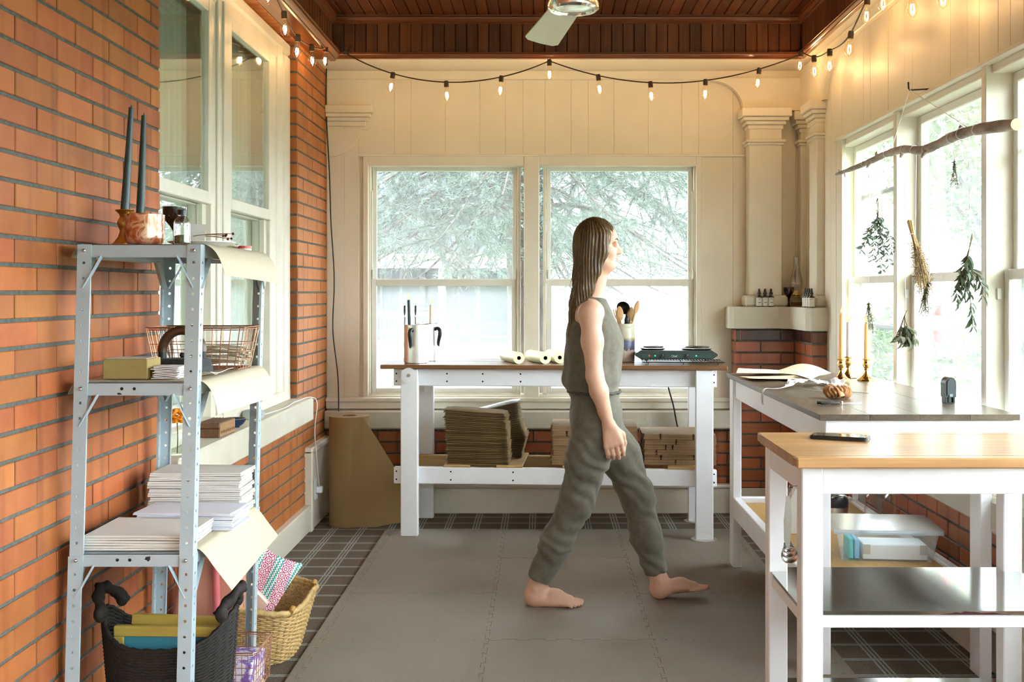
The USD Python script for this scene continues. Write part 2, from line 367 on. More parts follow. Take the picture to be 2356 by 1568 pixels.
def far_brick_mat():
    g = Graph(); v = g('mapping', vector=g('geometry') + '.position', rotation=(0, 0, 0)) + '.vector'; s = g('separate_xyz', vector=v)
    uv = g('combine_xyz', x=g.m('subtract', s + '.y', 2.64), y=g.m('subtract', s + '.z', 1.294)) + '.vector'
    b = g('brick_texture', vector=uv, scale=1.0, brick_width=0.2285, row_height=0.0677, mortar_size=0.004, color1=c(164, 90, 42), color2=c(182, 108, 54), mortar=c(84, 92, 88)) + '.color'
    return g.done('brick_out_of_view', g('principled_bsdf', base_color=b, roughness=0.6) + '.BSDF')
obj('masonry', box(WL - 0.25, WL, -3.2, 2.35, 0, 3.0), far_brick_mat(), wl)

# the house window in the left wall
def ring(x0, x1, a0, a1, z0, z1, t, top=None, bot=None, ch=0.003):
    """An upright frame in the y-z plane."""
    top, bot = top or t, bot or t
    return join(cbox(x0, x1, a0, a0 + t, z0, z1, ch), cbox(x0, x1, a1 - t, a1, z0, z1, ch), cbox(x0, x1, a0 + t, a1 - t, z1 - top, z1, ch), cbox(x0, x1, a0 + t, a1 - t, z0, z0 + bot, ch))
w1 = struct('window_1', 'tall white double-hung house window set in the orange brick wall', 'window')
CF = -1.314
obj('casing', join(cbox(CF - 0.16, CF, OY0, OY0 + 0.02, OZ0, OZ1), cbox(CF - 0.16, CF, 5.30 + 0.22, OY1 - 0.012, OZ0, OZ1 - 0.0705, 0.012),
                   cbox(CF - 0.16, CF - 0.006, 5.40, 5.52, OZ0, OZ1 - 0.06, 0.006), cbox(CF - 0.16, CF - 0.012, 5.295, 5.40, OZ0, OZ1 - 0.12, 0.005),
                   cbox(CF - 0.16, CF, OY0, OY1 - 0.012, OZ1 - 0.07, OZ1 - 0.002, 0.012), cbox(CF - 0.16, CF - 0.008, OY0, 5.5, OZ1 - 0.125, OZ1 - 0.07, 0.005)), m_winold, w1, smooth=20)
obj('mullion', join(cbox(CF - 0.16, CF, 4.40, 4.58, OZ0, OZ1 - 0.1, 0.004), cbox(CF - 0.16, CF - 0.01, 4.345, 4.40, OZ0, OZ1 - 0.1, 0.004), cbox(CF - 0.12, CF + 0.008, 4.455, 4.50, OZ0, OZ1 - 0.1, 0.003)), m_winold, w1, smooth=20)
obj('window_sill', cbox(CF - 0.16, CF + 0.002, OY0, OY1 - 0.02, OZ0 - 0.004, OZ0 + 0.055, 0.006), m_winold, w1)
for a0, a1 in ((OY0 + 0.02, 4.345), (4.58, 5.295)):
    s = obj('upper_sash', ring(CF - 0.045, CF - 0.008, a0, a1, 1.645, OZ1 - 0.12, 0.042, 0.06, 0.05), m_winold, w1)
    obj('pane', box(CF - 0.026, CF - 0.023, a0 + 0.038, a1 - 0.038, 1.69, OZ1 - 0.175), m_houseglass, s)
    s = obj('lower_sash', ring(CF - 0.095, CF - 0.055, a0, a1, OZ0 + 0.045, 1.69, 0.045, 0.05, 0.08), m_winold, w1)
    obj('pane', box(CF - 0.077, CF - 0.074, a0 + 0.04, a1 - 0.04, OZ0 + 0.12, 1.645), m_houseglass, s)
    ear = sg.Polygon([(0, 0), (0.05, 0), (0.05, -0.30), (0.025, -0.335), (0, -0.30)])
    e = extrude(ear, 0.022); v = e[0]
    obj('sash_stop', (np.stack([CF - 0.055 + v[:, 2], a1 - 0.05 + v[:, 0], 1.645 + v[:, 1]], 1), e[1][:, ::-1]), m_winold, w1)
# the room behind it
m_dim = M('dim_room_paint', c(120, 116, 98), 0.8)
rm = struct('wall_house_room', 'dim room behind the house window panes', 'wall')
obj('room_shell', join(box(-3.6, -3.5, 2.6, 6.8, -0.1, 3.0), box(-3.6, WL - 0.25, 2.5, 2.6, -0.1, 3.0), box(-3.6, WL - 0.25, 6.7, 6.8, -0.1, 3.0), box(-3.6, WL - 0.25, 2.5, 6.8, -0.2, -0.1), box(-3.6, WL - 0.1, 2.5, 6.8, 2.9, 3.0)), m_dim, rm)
m_curtain = M('pale_green_curtain', c(228, 229, 214), 0.85, var=0.04, vscale=4)
for k, (a0, a1, lab) in enumerate(((3.93, 4.36, 'pale drawn curtain behind the house window pane nearest the shelf'), (4.62, 5.32, 'pale drawn curtain behind the far pane of the house window'))):
    nf = 7 if k == 0 else 11
    cu = grid(lambda u, v: (-1.435 + 0.018 * np.sin(u * nf * 2 * np.pi + 0.6 * np.sin(5 * u)) + 0 * v, a0 + (a1 - a0) * (u + 0.008 * np.sin(v * 4)), 0.45 + 2.2 * v), 120, 12)
    obj('curtain', thick(cu, 0.003), m_curtain, smooth=True, label=lab, cat='curtain')
# stone sill below it
obj('trim_1', cbox(WL - 0.16, -1.206, 3.615, 5.72, 0.622, 0.741, 0.008), m_stone, kind='structure', label='painted stone sill under the house window', cat='window sill')
# baseboard along the brick with its raised box at the corner
bl = struct('baseboard_left', 'cream baseboard along the orange brick wall', 'baseboard')
obj('board', join(cbox(WL - 0.02, WL + 0.022, 2.3, 5.88, 0.0, 0.125, 0.004), cbox(WL - 0.02, WL + 0.032, 2.3, 5.89, 0.125, 0.148, 0.006)), m_cream_trim, bl)
obj('panel', join(cbox(WL - 0.02, WL + 0.026, 5.88, 6.40, 0.0, 0.42, 0.004), cbox(WL - 0.02, WL + 0.04, 5.86, 5.905, 0.0, 0.44, 0.008), cbox(WL - 0.02, WL + 0.04, 5.86, 6.40, 0.42, 0.455, 0.008)), m_cream_trim, bl)

# back wall
wb = struct('wall_back', 'cream vertical board wall round the twin windows', 'wall')
WX0, WX1, WZ0, WZ1 = -1.066, 0.940, 0.673, 2.10
def bx(px): return (px - CX) * WB / F
obj('backing', join(box(WL - 0.1, WX0, WB + 0.008, WB + 0.14, 0, 3.0), box(WX1, 1.9, WB + 0.008, WB + 0.14, 0, 3.0), box(WX0, WX1, WB + 0.008, WB + 0.14, WZ1, 3.0), box(WX0, WX1, WB + 0.008, WB + 0.14, 0, 0.66)), m_cream, wb)
edges = [bx(p) for p in (752, 793, 826, 908, 946, 1025, 1104, 1163, 1203, 1254, 1314, 1353, 1412, 1491, 1568, 1607, 1686, 1740, 1790, 1830, 1862)]
for a, b in zip(edges[:-1], edges[1:]):
    a, b = a + 0.0003, b - 0.0003
    over = a > WX0 - 0.03 and b < WX1 + 0.03
    obj('board', cbox(a, b, WB - 0.006 + rng.uniform(-0.0008, 0.0008), WB + 0.012, 2.105 if over else 0.61, SOFF + 0.02, 0.0014), m_cream, wb)
obj('picture_rail', join(cbox(bx(826), bx(1755), WB - 0.016, WB, 2.098, 2.112, 0.003)), m_cream_trim, wb)
obj('frieze', cbox(WL, 1.56, WB - 0.035, WB, 2.552, SOFF, 0.004), m_cream_trim, wb)
# arch spandrels and the flattened capital on the left
capz = lambda py, Y=WB: EYE - (py - CY) * Y / F
arch_l = sg.Polygon([(bx(752), 2.555), (bx(908), 2.555)] + [tuple(q) for q in arc(bx(908), capz(237), capz(178) - capz(237), 90, 180, 10) * [1, 1]] + [(bx(862), capz(245)), (bx(752), capz(245))])
arch_l = sg.Polygon([(bx(752), 2.556)] + [(bx(908) + 0.125 * math.cos(t), capz(245) + (2.556 - capz(245)) * math.sin(t)) for t in np.radians(np.linspace(90, 180, 12))] + [(bx(752), capz(245))])
obj('spandrel', xf(yz(extrude(arch_l.buffer(0), 0.014)), (0, WB - 0.004, 0)), m_cream_trim, wb)
def capital(x0, x1, y0, y1, ztop, steps, left=True, right=True, front=True):
    """Stacked mouldings stepping inwards downwards: list of (height, overhang)."""
    z, out = ztop, []
    for h, o in steps:
        out.append(cbox(x0 - (o if left else 0), x1 + (o if right else 0), y0 - (o if front else 0), y1, z - h, z, min(0.004, h * 0.3))); z -= h
    return join(out)
st = [(0.045, 0.05), (0.022, 0.036), (0.022, 0.022), (0.03, 0.008)]
obj('capital', capital(bx(752), bx(840), WB - 0.012, WB, capz(245), st, left=False), m_cream_trim, wb)
low = sg.Polygon([(bx(752), capz(297)), (bx(847), capz(297)), (bx(847), capz(299)), (bx(829), capz(299))] + [(bx(752) + (bx(829) - bx(752)) * math.cos(t), capz(299) - (capz(299) - capz(362)) * math.sin(t)) for t in np.radians(np.linspace(0, 90, 12))])
obj('spandrel', xf(yz(extrude(low.buffer(0), 0.012)), (0, WB - 0.004, 0)), m_cream_trim, wb)
# low brick wall under the back windows, with its stone ledge and baseboard
def bbrick(a, b, z0, z1): return cbox(a, b, 6.40 + rng.uniform(-0.001, 0.001), 6.47, z0, z1, 0.002)
obj('mortar', box(WL, 1.5, 6.4045, 6.50, 0, 0.52), m_mortar, wb)
lay_bricks(wb, brick_run(WL + 0.005, 1.28, 0.17, 0.515, -1.2), bbrick, m_brick_dark)
obj('trim_2', join(cbox(WL + 0.004, 1.22, 6.34, WB, 0.497, 0.603, 0.008)), m_stone, kind='structure', label='painted stone ledge under the twin back windows', cat='ledge')
obj('trim_3', join(cbox(WL + 0.002, 1.2, WB - 0.045, WB, 0.607, 0.65, 0.004), cbox(WL + 0.002, 1.2, WB - 0.06, WB + 0.01, 0.65, 0.675, 0.005)), m_cream_trim, kind='structure', label='cream wooden stool and apron under the twin back windows', cat='window sill')
obj('baseboard_back', join(cbox(WL + 0.03, 1.52, 6.36, 6.41, 0.0, 0.15, 0.004), cbox(WL + 0.03, 1.52, 6.345, 6.41, 0.15, 0.172, 0.006)), m_cream_trim, kind='structure', label='cream baseboard under the workbench', cat='baseboard')

def ringb(a0, a1, z0, z1, y0, y1, t, top=None, bot=None, ch=0.002):
    top, bot = top or t, bot or t
    return join(cbox(a0, a0 + t, y0, y1, z0, z1, ch), cbox(a1 - t, a1, y0, y1, z0, z1, ch), cbox(a0 + t, a1 - t, y0, y1, z1 - top, z1, ch), cbox(a0 + t, a1 - t, y0, y1, z0, z0 + bot, ch))
MX0, MX1 = bx(1205), bx(1241)
for k, (a0, a1, lab) in enumerate(((WX0, MX0, 'left of the twin double-hung windows behind the workbench'), (MX1, WX1, 'right of the twin double-hung windows behind the workbench'))):
    w = struct(f'window_{k + 2}', lab, 'window')
    obj('casing', join(ringb(a0 if k == 0 else a0 - 0.03, a1 if k == 1 else a1 + 0.03, WZ0, WZ1, WB - 0.012, WB + 0.13, 0.03, 0.055, 0.012), ringb(a0 + 0.02, a1 - 0.02, WZ0 + 0.01, WZ1 - 0.03, WB + 0.02, WB + 0.13, 0.02, 0.022, 0.012)), m_cream_trim, w)
    b0, b1 = a0 + 0.042, a1 - 0.042
    s = obj('upper_sash', ringb(b0, b1, 1.345, WZ1 - 0.052, WB + 0.075, WB + 0.105, 0.026, 0.026, 0.03), m_winwhite, w)
    obj('pane', box(b0 + 0.02, b1 - 0.02, WB + 0.089, WB + 0.092, 1.37, WZ1 - 0.07), m_glass, s)
    s = obj('lower_sash', ringb(b0, b1, WZ0 + 0.02, 1.372, WB + 0.04, WB + 0.07, 0.03, 0.04, 0.03), m_winwhite, w)
    obj('pane', box(b0 + 0.02, b1 - 0.02, WB + 0.054, WB + 0.057, WZ0 + 0.04, 1.345), m_screen, s)
    obj('sash_track', join(*[cbox(x - 0.004, x + 0.004, WB + 0.03, WB + 0.042, 1.37, 1.9, 0.001) for x in (b0 + 0.004, b1 - 0.004)]), m_winwhite, w)
    for x in (b0 + 0.006, b1 - 0.006): obj('sash_latch', cbox(x - 0.004, x + 0.004, WB + 0.022, WB + 0.04, 1.375, 1.43, 0.001), m_steel, w)
obj('trim_4', cbox(MX0 + 0.002, MX1 - 0.002, WB - 0.02, WB + 0.13, WZ0, 2.0975, 0.003), m_cream_trim, kind='structure', label='cream mullion between the twin back windows', cat='mullion')

m_storm = M('weathered_storm_frame', c(104, 114, 118), 0.45)
# right wall
wr = struct('wall_right', 'cream vertical board wall over the row of side windows', 'wall')
HEAD = 2.086
ye = [6.45, 6.2, 6.0, 5.81, 5.60, 5.377, 5.217, 5.11, 4.955, 4.845, 4.633, 4.529, 4.308, 4.104, 3.943, 3.835, 3.677, 3.581]
while ye[-1] > -3.1: ye.append(ye[-1] - rng.choice((0.1, 0.15, 0.2, 0.22)))
for b, a in zip(ye[:-1], ye[1:]):
    obj('board', cbox(WR + rng.uniform(-0.0008, 0.0008), WR + 0.02, a + 0.0003, b - 0.0003, (HEAD if b < 5.75 else 0.6), SOFF + 0.02, 0.0014), m_cream, wr)
obj('backing', join(box(WR + 0.012, WR + 0.14, -3.2, WB + 0.14, HEAD, 3.0), box(WR + 0.012, WR + 0.14, 5.712, WB + 0.14, 0, 3.0), box(WR + 0.012, WR + 0.14, -3.2, 3.3, 0, 0.6)), m_cream, wr)
obj('frieze', cbox(WR - 0.03, WR, -3.1, WB, 2.552, SOFF, 0.004), m_cream_trim, wr)
obj('mortar', box(1.5695, 1.62, -3.1, 6.4, 0, 0.52), m_mortar, wr)
def rbrick(a, b, z0, z1): return cbox(1.565 + rng.uniform(-0.001, 0.001), 1.62, a, b, z0, z1, 0.002)
lay_bricks(wr, brick_run(3.3, 5.75, 0.17, 0.515, 3.4), rbrick, m_brick_dark)
obj('trim_5', cbox(1.505, 1.66, 3.0, 5.9, 0.497, 0.603, 0.008), m_stone, kind='structure', label='painted stone ledge under the side windows', cat='ledge')
obj('baseboard_right', join(cbox(1.53, 1.58, -3.1, 5.85, 0.0, 0.15, 0.004), cbox(1.515, 1.58, -3.1, 5.85, 0.15, 0.172, 0.006)), m_cream_trim, kind='structure', label='cream baseboard under the side windows', cat='baseboard')
obj('trim_6', join(cbox(1.50, 1.62, 3.30, 3.66, 0.485, 0.605, 0.012), cbox(1.54, 1.62, 3.32, 3.63, 0.0, 0.485, 0.004)), m_stone, kind='structure', label='stone block on the short white pier at the right edge', cat='pier')
obj('trim_7', join(cbox(WR - 0.012, WR + 0.02, -3.1, 5.72, HEAD - 0.002, HEAD + 0.016, 0.003), cbox(WR - 0.004, WR + 0.1, -3.1, 5.72, 0.6, 0.66, 0.005)), m_cream_trim, kind='structure', label='cream head and sill boards of the side windows', cat='trim')
spans = [(4.77, 5.70), (3.814, 4.73), (2.85, 3.776), (1.9, 2.81), (0.95, 1.86), (0.0, 0.91), (-0.95, -0.04), (-1.9, -0.99), (-2.85, -1.94)]
labs = ['side window beside the corner pier, farthest along the right wall', 'side window in the middle of the hanging herbs', 'side window cut by the right edge of the picture'] + ['side window nearer than the picture shows'] * 6
for k, (a0, a1) in enumerate(spans):
    w = struct(f'window_{k + 4}', labs[k], 'window')
    GX = WR + 0.092
    obj('casing', join(cbox(WR - 0.002, WR + 0.14, a1, a1 + 0.036, 0.62, HEAD, 0.003), cbox(WR + 0.02, WR + 0.14, a0, a1, HEAD - 0.03, HEAD + 0.02, 0.003), box(WR, WR + 0.14, a0, a1, 0.60, 0.655)), m_cream_trim, w)
    if k == len(spans) - 1 or True: obj('jamb', cbox(WR - 0.002, WR + 0.14, a0 - 0.008, a0, 0.62, HEAD, 0.003), m_cream_trim, w)
    b0, b1, zs = a0 + 0.002, a1 - 0.002, 1.355
    s = obj('upper_sash', ring(GX, GX + 0.03, b0, b1, zs - 0.01, HEAD - 0.03, 0.034, 0.034, 0.03), m_winwhite, w)
    obj('pane', box(GX + 0.014, GX + 0.017, b0 + 0.028, b1 - 0.028, zs, HEAD - 0.05), m_glass, s)
    s = obj('lower_sash', ring(GX - 0.03, GX, b0, b1, 0.655, zs + 0.02, 0.034, 0.036, 0.04), m_winwhite, w)
    obj('pane', box(GX - 0.016, GX - 0.013, b0 + 0.028, b1 - 0.028, 0.68, zs), m_glass, s)
    if k != 1:
        obj('storm_rail', join(*[cbox(GX + 0.035, GX + 0.055, b0, b1, z - h, z + h, 0.002) for z, h in ((1.79, 0.01), (1.125, 0.012))]), m_storm, w)
        obj('storm_stile', join(*[cbox(GX + 0.03, GX + 0.05, y, y + 0.022, 0.66, HEAD - 0.03, 0.002) for y in (b0, b1 - 0.022)]), m_storm, w)
    if k < 3: obj('catch', cbox(WR + 0.036, WR + 0.052, a1 - 0.008, a1 + 0.001, 1.27, 1.31, 0.002), m_winwhite, w)
# wall behind the camera, mostly window
wn = struct('wall_near', 'cream wall behind the viewpoint, open to the garden', 'wall')
obj('boards', join(box(WL, 1.75, -3.25, -3.15, 0, 0.85), box(WL, 1.75, -3.25, -3.15, 2.45, 3.0), box(WL, -1.0, -3.25, -3.15, 0.85, 2.45), box(1.3, 1.75, -3.25, -3.15, 0.85, 2.45)), m_cream, wn)

# corner pier: an L of red brick under a stone cap, carrying the columns
pr = struct('brick_pier', 'L-shaped red brick corner pier under a painted stone cap', 'pier')
PA, PB, PX0, PXR = 1.459, 6.30, 1.115, 1.56            # face of the near arm, face of the back arm, left end
def fr(a, b, z0, z1): return cbox(a, b, PB + rng.uniform(-0.001, 0.001), PB + 0.09, z0, z1, 0.002)
def sd(a, b, z0, z1): return cbox(PA + rng.uniform(-0.001, 0.001), PA + 0.08, a, b, z0, z1, 0.002)
def nf(a, b, z0, z1): return cbox(a, b, 5.89 + rng.uniform(-0.001, 0.001), 5.95, z0, z1, 0.002)
obj('core', join(box(PX0 + 0.004, 1.6, PB + 0.004, 6.44, 0, 1.09), box(PA + 0.004, 1.6, 5.894, 6.44, 0, 1.09)), m_mortar, pr)
zr = 1.081
obj('base', join(cbox(PX0 - 0.012, PA, PB - 0.012, PB + 0.05, 0, 0.16, 0.004), cbox(PA - 0.012, 1.56, 5.878, 5.95, 0, 0.16, 0.004), cbox(PA - 0.012, PA + 0.05, 5.878, PB, 0, 0.16, 0.004)), m_cream_trim, pr)
for m, (lo, hi, ph) in ((fr, (PX0, PA, PX0 + 0.03)), (sd, (5.89, PB, 5.92)), (nf, (PA, 1.555, PA - 0.03))):
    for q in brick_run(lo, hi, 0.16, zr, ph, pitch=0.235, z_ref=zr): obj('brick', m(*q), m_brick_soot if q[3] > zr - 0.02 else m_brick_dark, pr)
for q in brick_run(PB, 6.42, 0.16, zr, PB + 0.03, z_ref=zr): obj('brick', cbox(PX0, PX0 + 0.06, q[0], q[1], q[2], q[3], 0.002), m_brick_dark, pr)
capp = sg.Polygon([(PX0 - 0.035, 6.44), (PX0 - 0.035, PB - 0.01), (PX0 - 0.012, PB - 0.035), (PA - 0.1, PB - 0.035), (PA - 0.045, PB - 0.09), (PA - 0.035, 5.895), (PA - 0.01, 5.86), (1.6, 5.86), (1.6, 6.44)])
obj('cap', extrude(capp, 0.125, (0, 0, 1.086)), m_stone, pr)
def block(x0, x1, y0, y1, z0=1.211, z1=1.277): return cbox(x0, x1, y0, y1, z0, z1, 0.012)
obj('plinth', block(P(1713, 0, 6.32)[0], P(1811, 0, 6.32)[0], 6.30, 6.44), m_stone, pr)
obj('plinth', block(1.485, 1.56, 5.92, 6.1), m_stone, pr)
# columns
cst = [(0.05, 0.05), (0.022, 0.036), (0.022, 0.022), (0.025, 0.008)]
def column(name, x0, x1, y0, y1, z0, ztop, zband, lab, **k):
    t = struct(name, lab, 'column')
    obj('shaft', cbox(x0, x1, y0, y1, z0, ztop, 0.003), m_cream_trim, t)
    obj('capital', capital(x0, x1, y0, y1, ztop, cst, **k), m_cream_trim, t)
    obj('band', capital(x0, x1, y0, y1, zband, [(0.016, 0.022), (0.016, 0.012)], **k), m_cream_trim, t)
Yc = 6.33
column('column', P(1724, 0, Yc)[0], P(1799, 0, Yc)[0], Yc, 6.44, 1.277, P(0, 250, Yc)[2], P(0, 321, Yc)[2], 'square cream column standing on the corner pier left of the oil lamp')
column('column', 1.50, 1.56, 5.95, 6.12, 1.277, P(0, 232, 5.95)[2], P(0, 305, 5.95)[2], 'cream pilaster beside the far side window', right=False)
column('column', P(1843, 0, 6.36)[0], P(1872, 0, 6.36)[0], 6.36, 6.44, 1.212, P(0, 258, 6.36)[2], P(0, 322, 6.36)[2], 'slim cream corner column behind the oil lamp')
# header boards over the columns with their arched corners
hd = struct('trim_8', 'cream header board with an arched corner over the column', 'trim')
zc = P(0, 250, Yc)[2]
xa, xb = P(1640, 0, Yc)[0], P(1715, 0, Yc)[0]
ha = sg.Polygon([(xa, 2.556), (1.56, 2.556), (1.56, zc), (xb, zc)] + [(xa + (xb - xa) * math.cos(t), zc + (2.54 - zc) * math.sin(t)) for t in np.radians(np.linspace(0, 90, 14))])
obj('board', xf(yz(extrude(ha.buffer(0), 0.05)), (0, 6.44, 0)), m_cream_trim, hd)
hs = box(1.505, 1.545, 5.80, 6.44, P(0, 232, 5.95)[2], 2.556)
ar = sg.Polygon([(5.45, 2.556), (6.44, 2.556), (6.44, 2.335), (5.86, 2.335)] + [(5.45 + 0.41 * math.cos(t), 2.335 + 0.215 * math.sin(t)) for t in np.radians(np.linspace(0, 90, 14))])
e = extrude(ar.buffer(0), 0.03); v = e[0]
obj('board', (np.stack([1.512 + v[:, 2], v[:, 0], v[:, 1]], 1), e[1]), m_cream_trim, hd)

# ceiling: dark planks, dropped perimeter with beadboard fascia and mouldings
ce = struct('ceiling', 'dark stained plank ceiling', 'ceiling')
FB, FL, FR = 6.07, -1.175, 1.445
obj('deck', box(WL - 0.2, 1.75, -3.25, 6.6, CEIL + 0.012, CEIL + 0.1), m_hole, ce)
n = 42; wdt = (FR - FL) / n
for k in range(n): obj('plank', cbox(FL + k * wdt + 0.0015, FL + (k + 1) * wdt - 0.0015, -3.1, FB, CEIL - rng.uniform(0, 0.001), CEIL + 0.02, 0.004), m_darkwood, ce)
fa = struct('trim_9', 'dark beadboard fascia round the raised ceiling', 'trim')
obj('core', join(box(WL, 1.6, FB + 0.01, WB, SOFF, CEIL + 0.02), box(WL, FL - 0.01, -3.2, WB, SOFF + 0.02, CEIL + 0.02), box(FR + 0.01, 1.6, -3.2, WB, SOFF, CEIL + 0.02)), m_hole, fa)
nb = 42; wb_ = (FR - FL) / nb
for k in range(nb): obj('board', cbox(FL + k * wb_ + 0.0012, FL + (k + 1) * wb_ - 0.0012, FB - rng.uniform(0, 0.0015), FB + 0.014, 2.615, 2.835, 0.003), m_fascia, fa)
ys = np.arange(2.2, FB - 0.02, 0.0635)
for y in ys:
    obj('board', cbox(FR - rng.uniform(0, 0.001), FR + 0.014, y + 0.0012, y + 0.0623, 2.615, 2.835, 0.003), m_fascia, fa)
for y in ys[ys > 3.4]:
    obj('board', cbox(FL - 0.014, FL + rng.uniform(0, 0.001), y + 0.0012, y + 0.0623, 2.615, 2.835, 0.003), m_fascia, fa)
def moul(y0, z0, h, d):
    """Moulding profile standing out d from a face at y0, extruded along x."""
    return [(y0 - d * q, z0 + h * t) for q, t in ((0.25, 0), (0.45, 0.08), (0.45, 0.22), (0.7, 0.34), (0.95, 0.5), (1.0, 0.68), (0.86, 0.8), (1.0, 0.86), (1.0, 1.0))]
def moulding(face, a0, a1, z0, h, d, axis):
    pr_ = moul(0, z0, h, d); pr_ = [(0.012, z0)] + pr_ + [(0.012, z0 + h)]
    e = extrude(sg.Polygon(pr_).buffer(0), a1 - a0); v = e[0]
    if axis == 'x': return np.stack([a0 + v[:, 2], face + v[:, 0], v[:, 1]], 1), e[1]
    s = 1 if axis == 'y+' else -1
    return np.stack([face + s * v[:, 0], a0 + v[:, 2], v[:, 1]], 1), (e[1] if s < 0 else e[1][:, ::-1])
obj('bottom_moulding', moulding(FB, FL, FR, 2.598, 0.034, 0.022, 'x'), m_mould, fa)
obj('top_moulding', moulding(FB, FL, FR, 2.793, 0.046, 0.03, 'x'), m_mould, fa)
obj('bottom_moulding', moulding(FR, -3.1, FB, 2.598, 0.034, 0.022, 'y+'), m_mouldy, fa)
obj('top_moulding', moulding(FR, -3.1, FB, 2.793, 0.046, 0.03, 'y+'), m_mouldy, fa)
obj('bottom_moulding', moulding(FL, -3.1, FB, 2.585, 0.055, 0.045, 'y-'), m_mouldy, fa)
obj('top_moulding', moulding(FL, -3.1, FB, 2.793, 0.046, 0.03, 'y-'), m_mouldy, fa)
obj('soffit', join(box(WL, 1.56, FB, WB, SOFF - 0.001, SOFF + 0.01), box(FR, 1.56, -3.1, FB, SOFF - 0.001, SOFF + 0.01)), m_cream, fa)
obj('soffit', cbox(WL, FL - 0.002, -3.1, FB + 0.02, SOFF - 0.006, SOFF + 0.03, 0.004), m_mouldy, fa, label='stained wooden soffit along the brick wall')
# ================================================================ furniture
m_benchtop = wood('stained_bench_top', c(82, 52, 28), c(140, 96, 54), axis=0, scale=8, rough=0.3, coat=0.25)
m_darktop = wood('weathered_dark_top', c(60, 48, 36), c(110, 94, 74), axis=1, scale=10, rough=0.34, coat=0.2)
m_butcher = wood('butcher_block', c(158, 114, 68), c(196, 152, 100), axis=0, scale=12, rough=0.35, coat=0.15, rnd=0.1)
m_pine = wood('raw_pine', c(176, 140, 86), c(208, 176, 122), axis=0, scale=9, rough=0.55)
m_ply = wood('golden_plywood', c(156, 118, 58), c(186, 148, 84), axis=1, scale=7, rough=0.5)
def local(m, o, rz):
    return xf(m, o, (0, 0, rz))

# foam mat: interlocking tiles over the carpet
mat = thing('foam_floor_mat', 'taupe interlocking foam floor mat under the walking woman', 'floor mat')
XS, YS = [-0.81, -0.2, 0.41, 1.02], [5.87, 5.255, 4.64, 4.02, 3.405, 2.79, 2.18]
def tooth(L, n, d, flip):
    """A row of dovetail teeth along x from 0 to L."""
    out = []; p = L / n
    for k in range(n):
        if (k + flip) % 2 == 0: out.append(sg.Polygon([(k * p + p * 0.12, -1e-4), (k * p + p * 0.88, -1e-4), (k * p + p * 0.98, d), (k * p + p * 0.02, d)]))
    return union_all(out)
def tile(i, j):
    x0, x1, y1, y0 = XS[i], XS[i + 1], YS[j], YS[j + 1]
    s = sg.box(x0, y0, x1, y1); W, Hh, d, g = x1 - x0, y1 - y0, 0.014, 0.0007
    # every shared edge: the tile right of / above it owns teeth reaching into its neighbour, cut out of that neighbour
    tv = lambda x: affinity.translate(affinity.rotate(tooth(Hh, 12, d, 0), 90, origin=(0, 0)), x, y0)      # reaches to -x
    th = lambda y: affinity.translate(affinity.scale(tooth(W, 12, d, 0), 1, -1, origin=(0, 0)), x0, y)      # reaches to -y
    s = s.union(tv(x0)).difference(tv(x1))
    s = s.union(th(y0)) if j < len(YS) - 2 else s
    if j > 0: s = s.difference(th(y1))
    return s.buffer(-g, join_style=2)
for i in range(3):
    for j in range(6):
        obj('tile', extrude(tile(i, j), 0.012, (0, 0, 0.0005 + 0.0006 * ((i + j) % 2))), m_foam, mat)
for j in range(6):
    y1, y0 = YS[j], YS[j + 1]
    strip = sg.box(XS[0] - 0.042, y0, XS[0], y1).difference(affinity.translate(affinity.rotate(tooth(y1 - y0, 12, 0.014, 0), 90, origin=(0, 0)), XS[0], y0))
    obj('edge_strip', extrude(strip.buffer(-0.0007, join_style=2), 0.012, (0, 0, 0.0005)), m_foam, mat)
    strip = sg.box(XS[3], y0, XS[3] + 0.03, y1).union(affinity.translate(affinity.rotate(tooth(y1 - y0, 12, 0.014, 0), 90, origin=(0, 0)), XS[3], y0))
    obj('edge_strip', extrude(strip.buffer(-0.0007, join_style=2), 0.012, (0, 0, 0.0005)), m_foam, mat)
GR = 0.0125                                               # top of the mat

# workbench along the back wall, turned a little
BR = -3.4; bO = np.array([0.049, 5.65, 0.0])
bench = thing('workbench', 'long white workbench with a stained brown top in front of the twin windows', 'workbench', bO, math.radians(BR))
def bench_at(x, y, z=0.915):
    """World point of a place on the bench (x along it, y back from its front edge)."""
    a = math.radians(BR); return np.array([bO[0] + x * math.cos(a) - y * math.sin(a), bO[1] + x * math.sin(a) + y * math.cos(a), z])
HB = 0.905
obj('bench_top', cbox(-HB, HB, 0.0, 0.3, 0.893, 0.915, 0.003), m_benchtop, bench)
obj('bench_top', cbox(-HB, HB, 0.302, 0.6, 0.893, 0.915, 0.003), m_benchtop, bench)
for x in (-0.80, 0.742):
    for y in (0.015, 0.53): obj('leg', cbox(x, x + 0.091, y, y + 0.042, GR if y < 0.1 else 0.001, 0.892, 0.004), m_white, bench)
for z0, z1, nm, ms in ((0.80, 0.892, 'apron', m_white), (0.282, 0.37, 'lower_rail', m_white)):
    obj(nm, cbox(-0.845, 0.855, 0.058, 0.097, z0, z1, 0.004), ms, bench)
    obj(nm, cbox(-0.845, 0.855, 0.49, 0.528, z0, z1, 0.004), m_pine if nm == 'lower_rail' else m_white, bench, label='unpainted pine rear rail' if nm == 'lower_rail' else None)
for x in (-0.58, -0.30, 0.05, 0.32, 0.60): obj('slat', cbox(x, x + 0.14, 0.06, 0.525, 0.3705, 0.384, 0.003), m_pine, bench)
scr = []
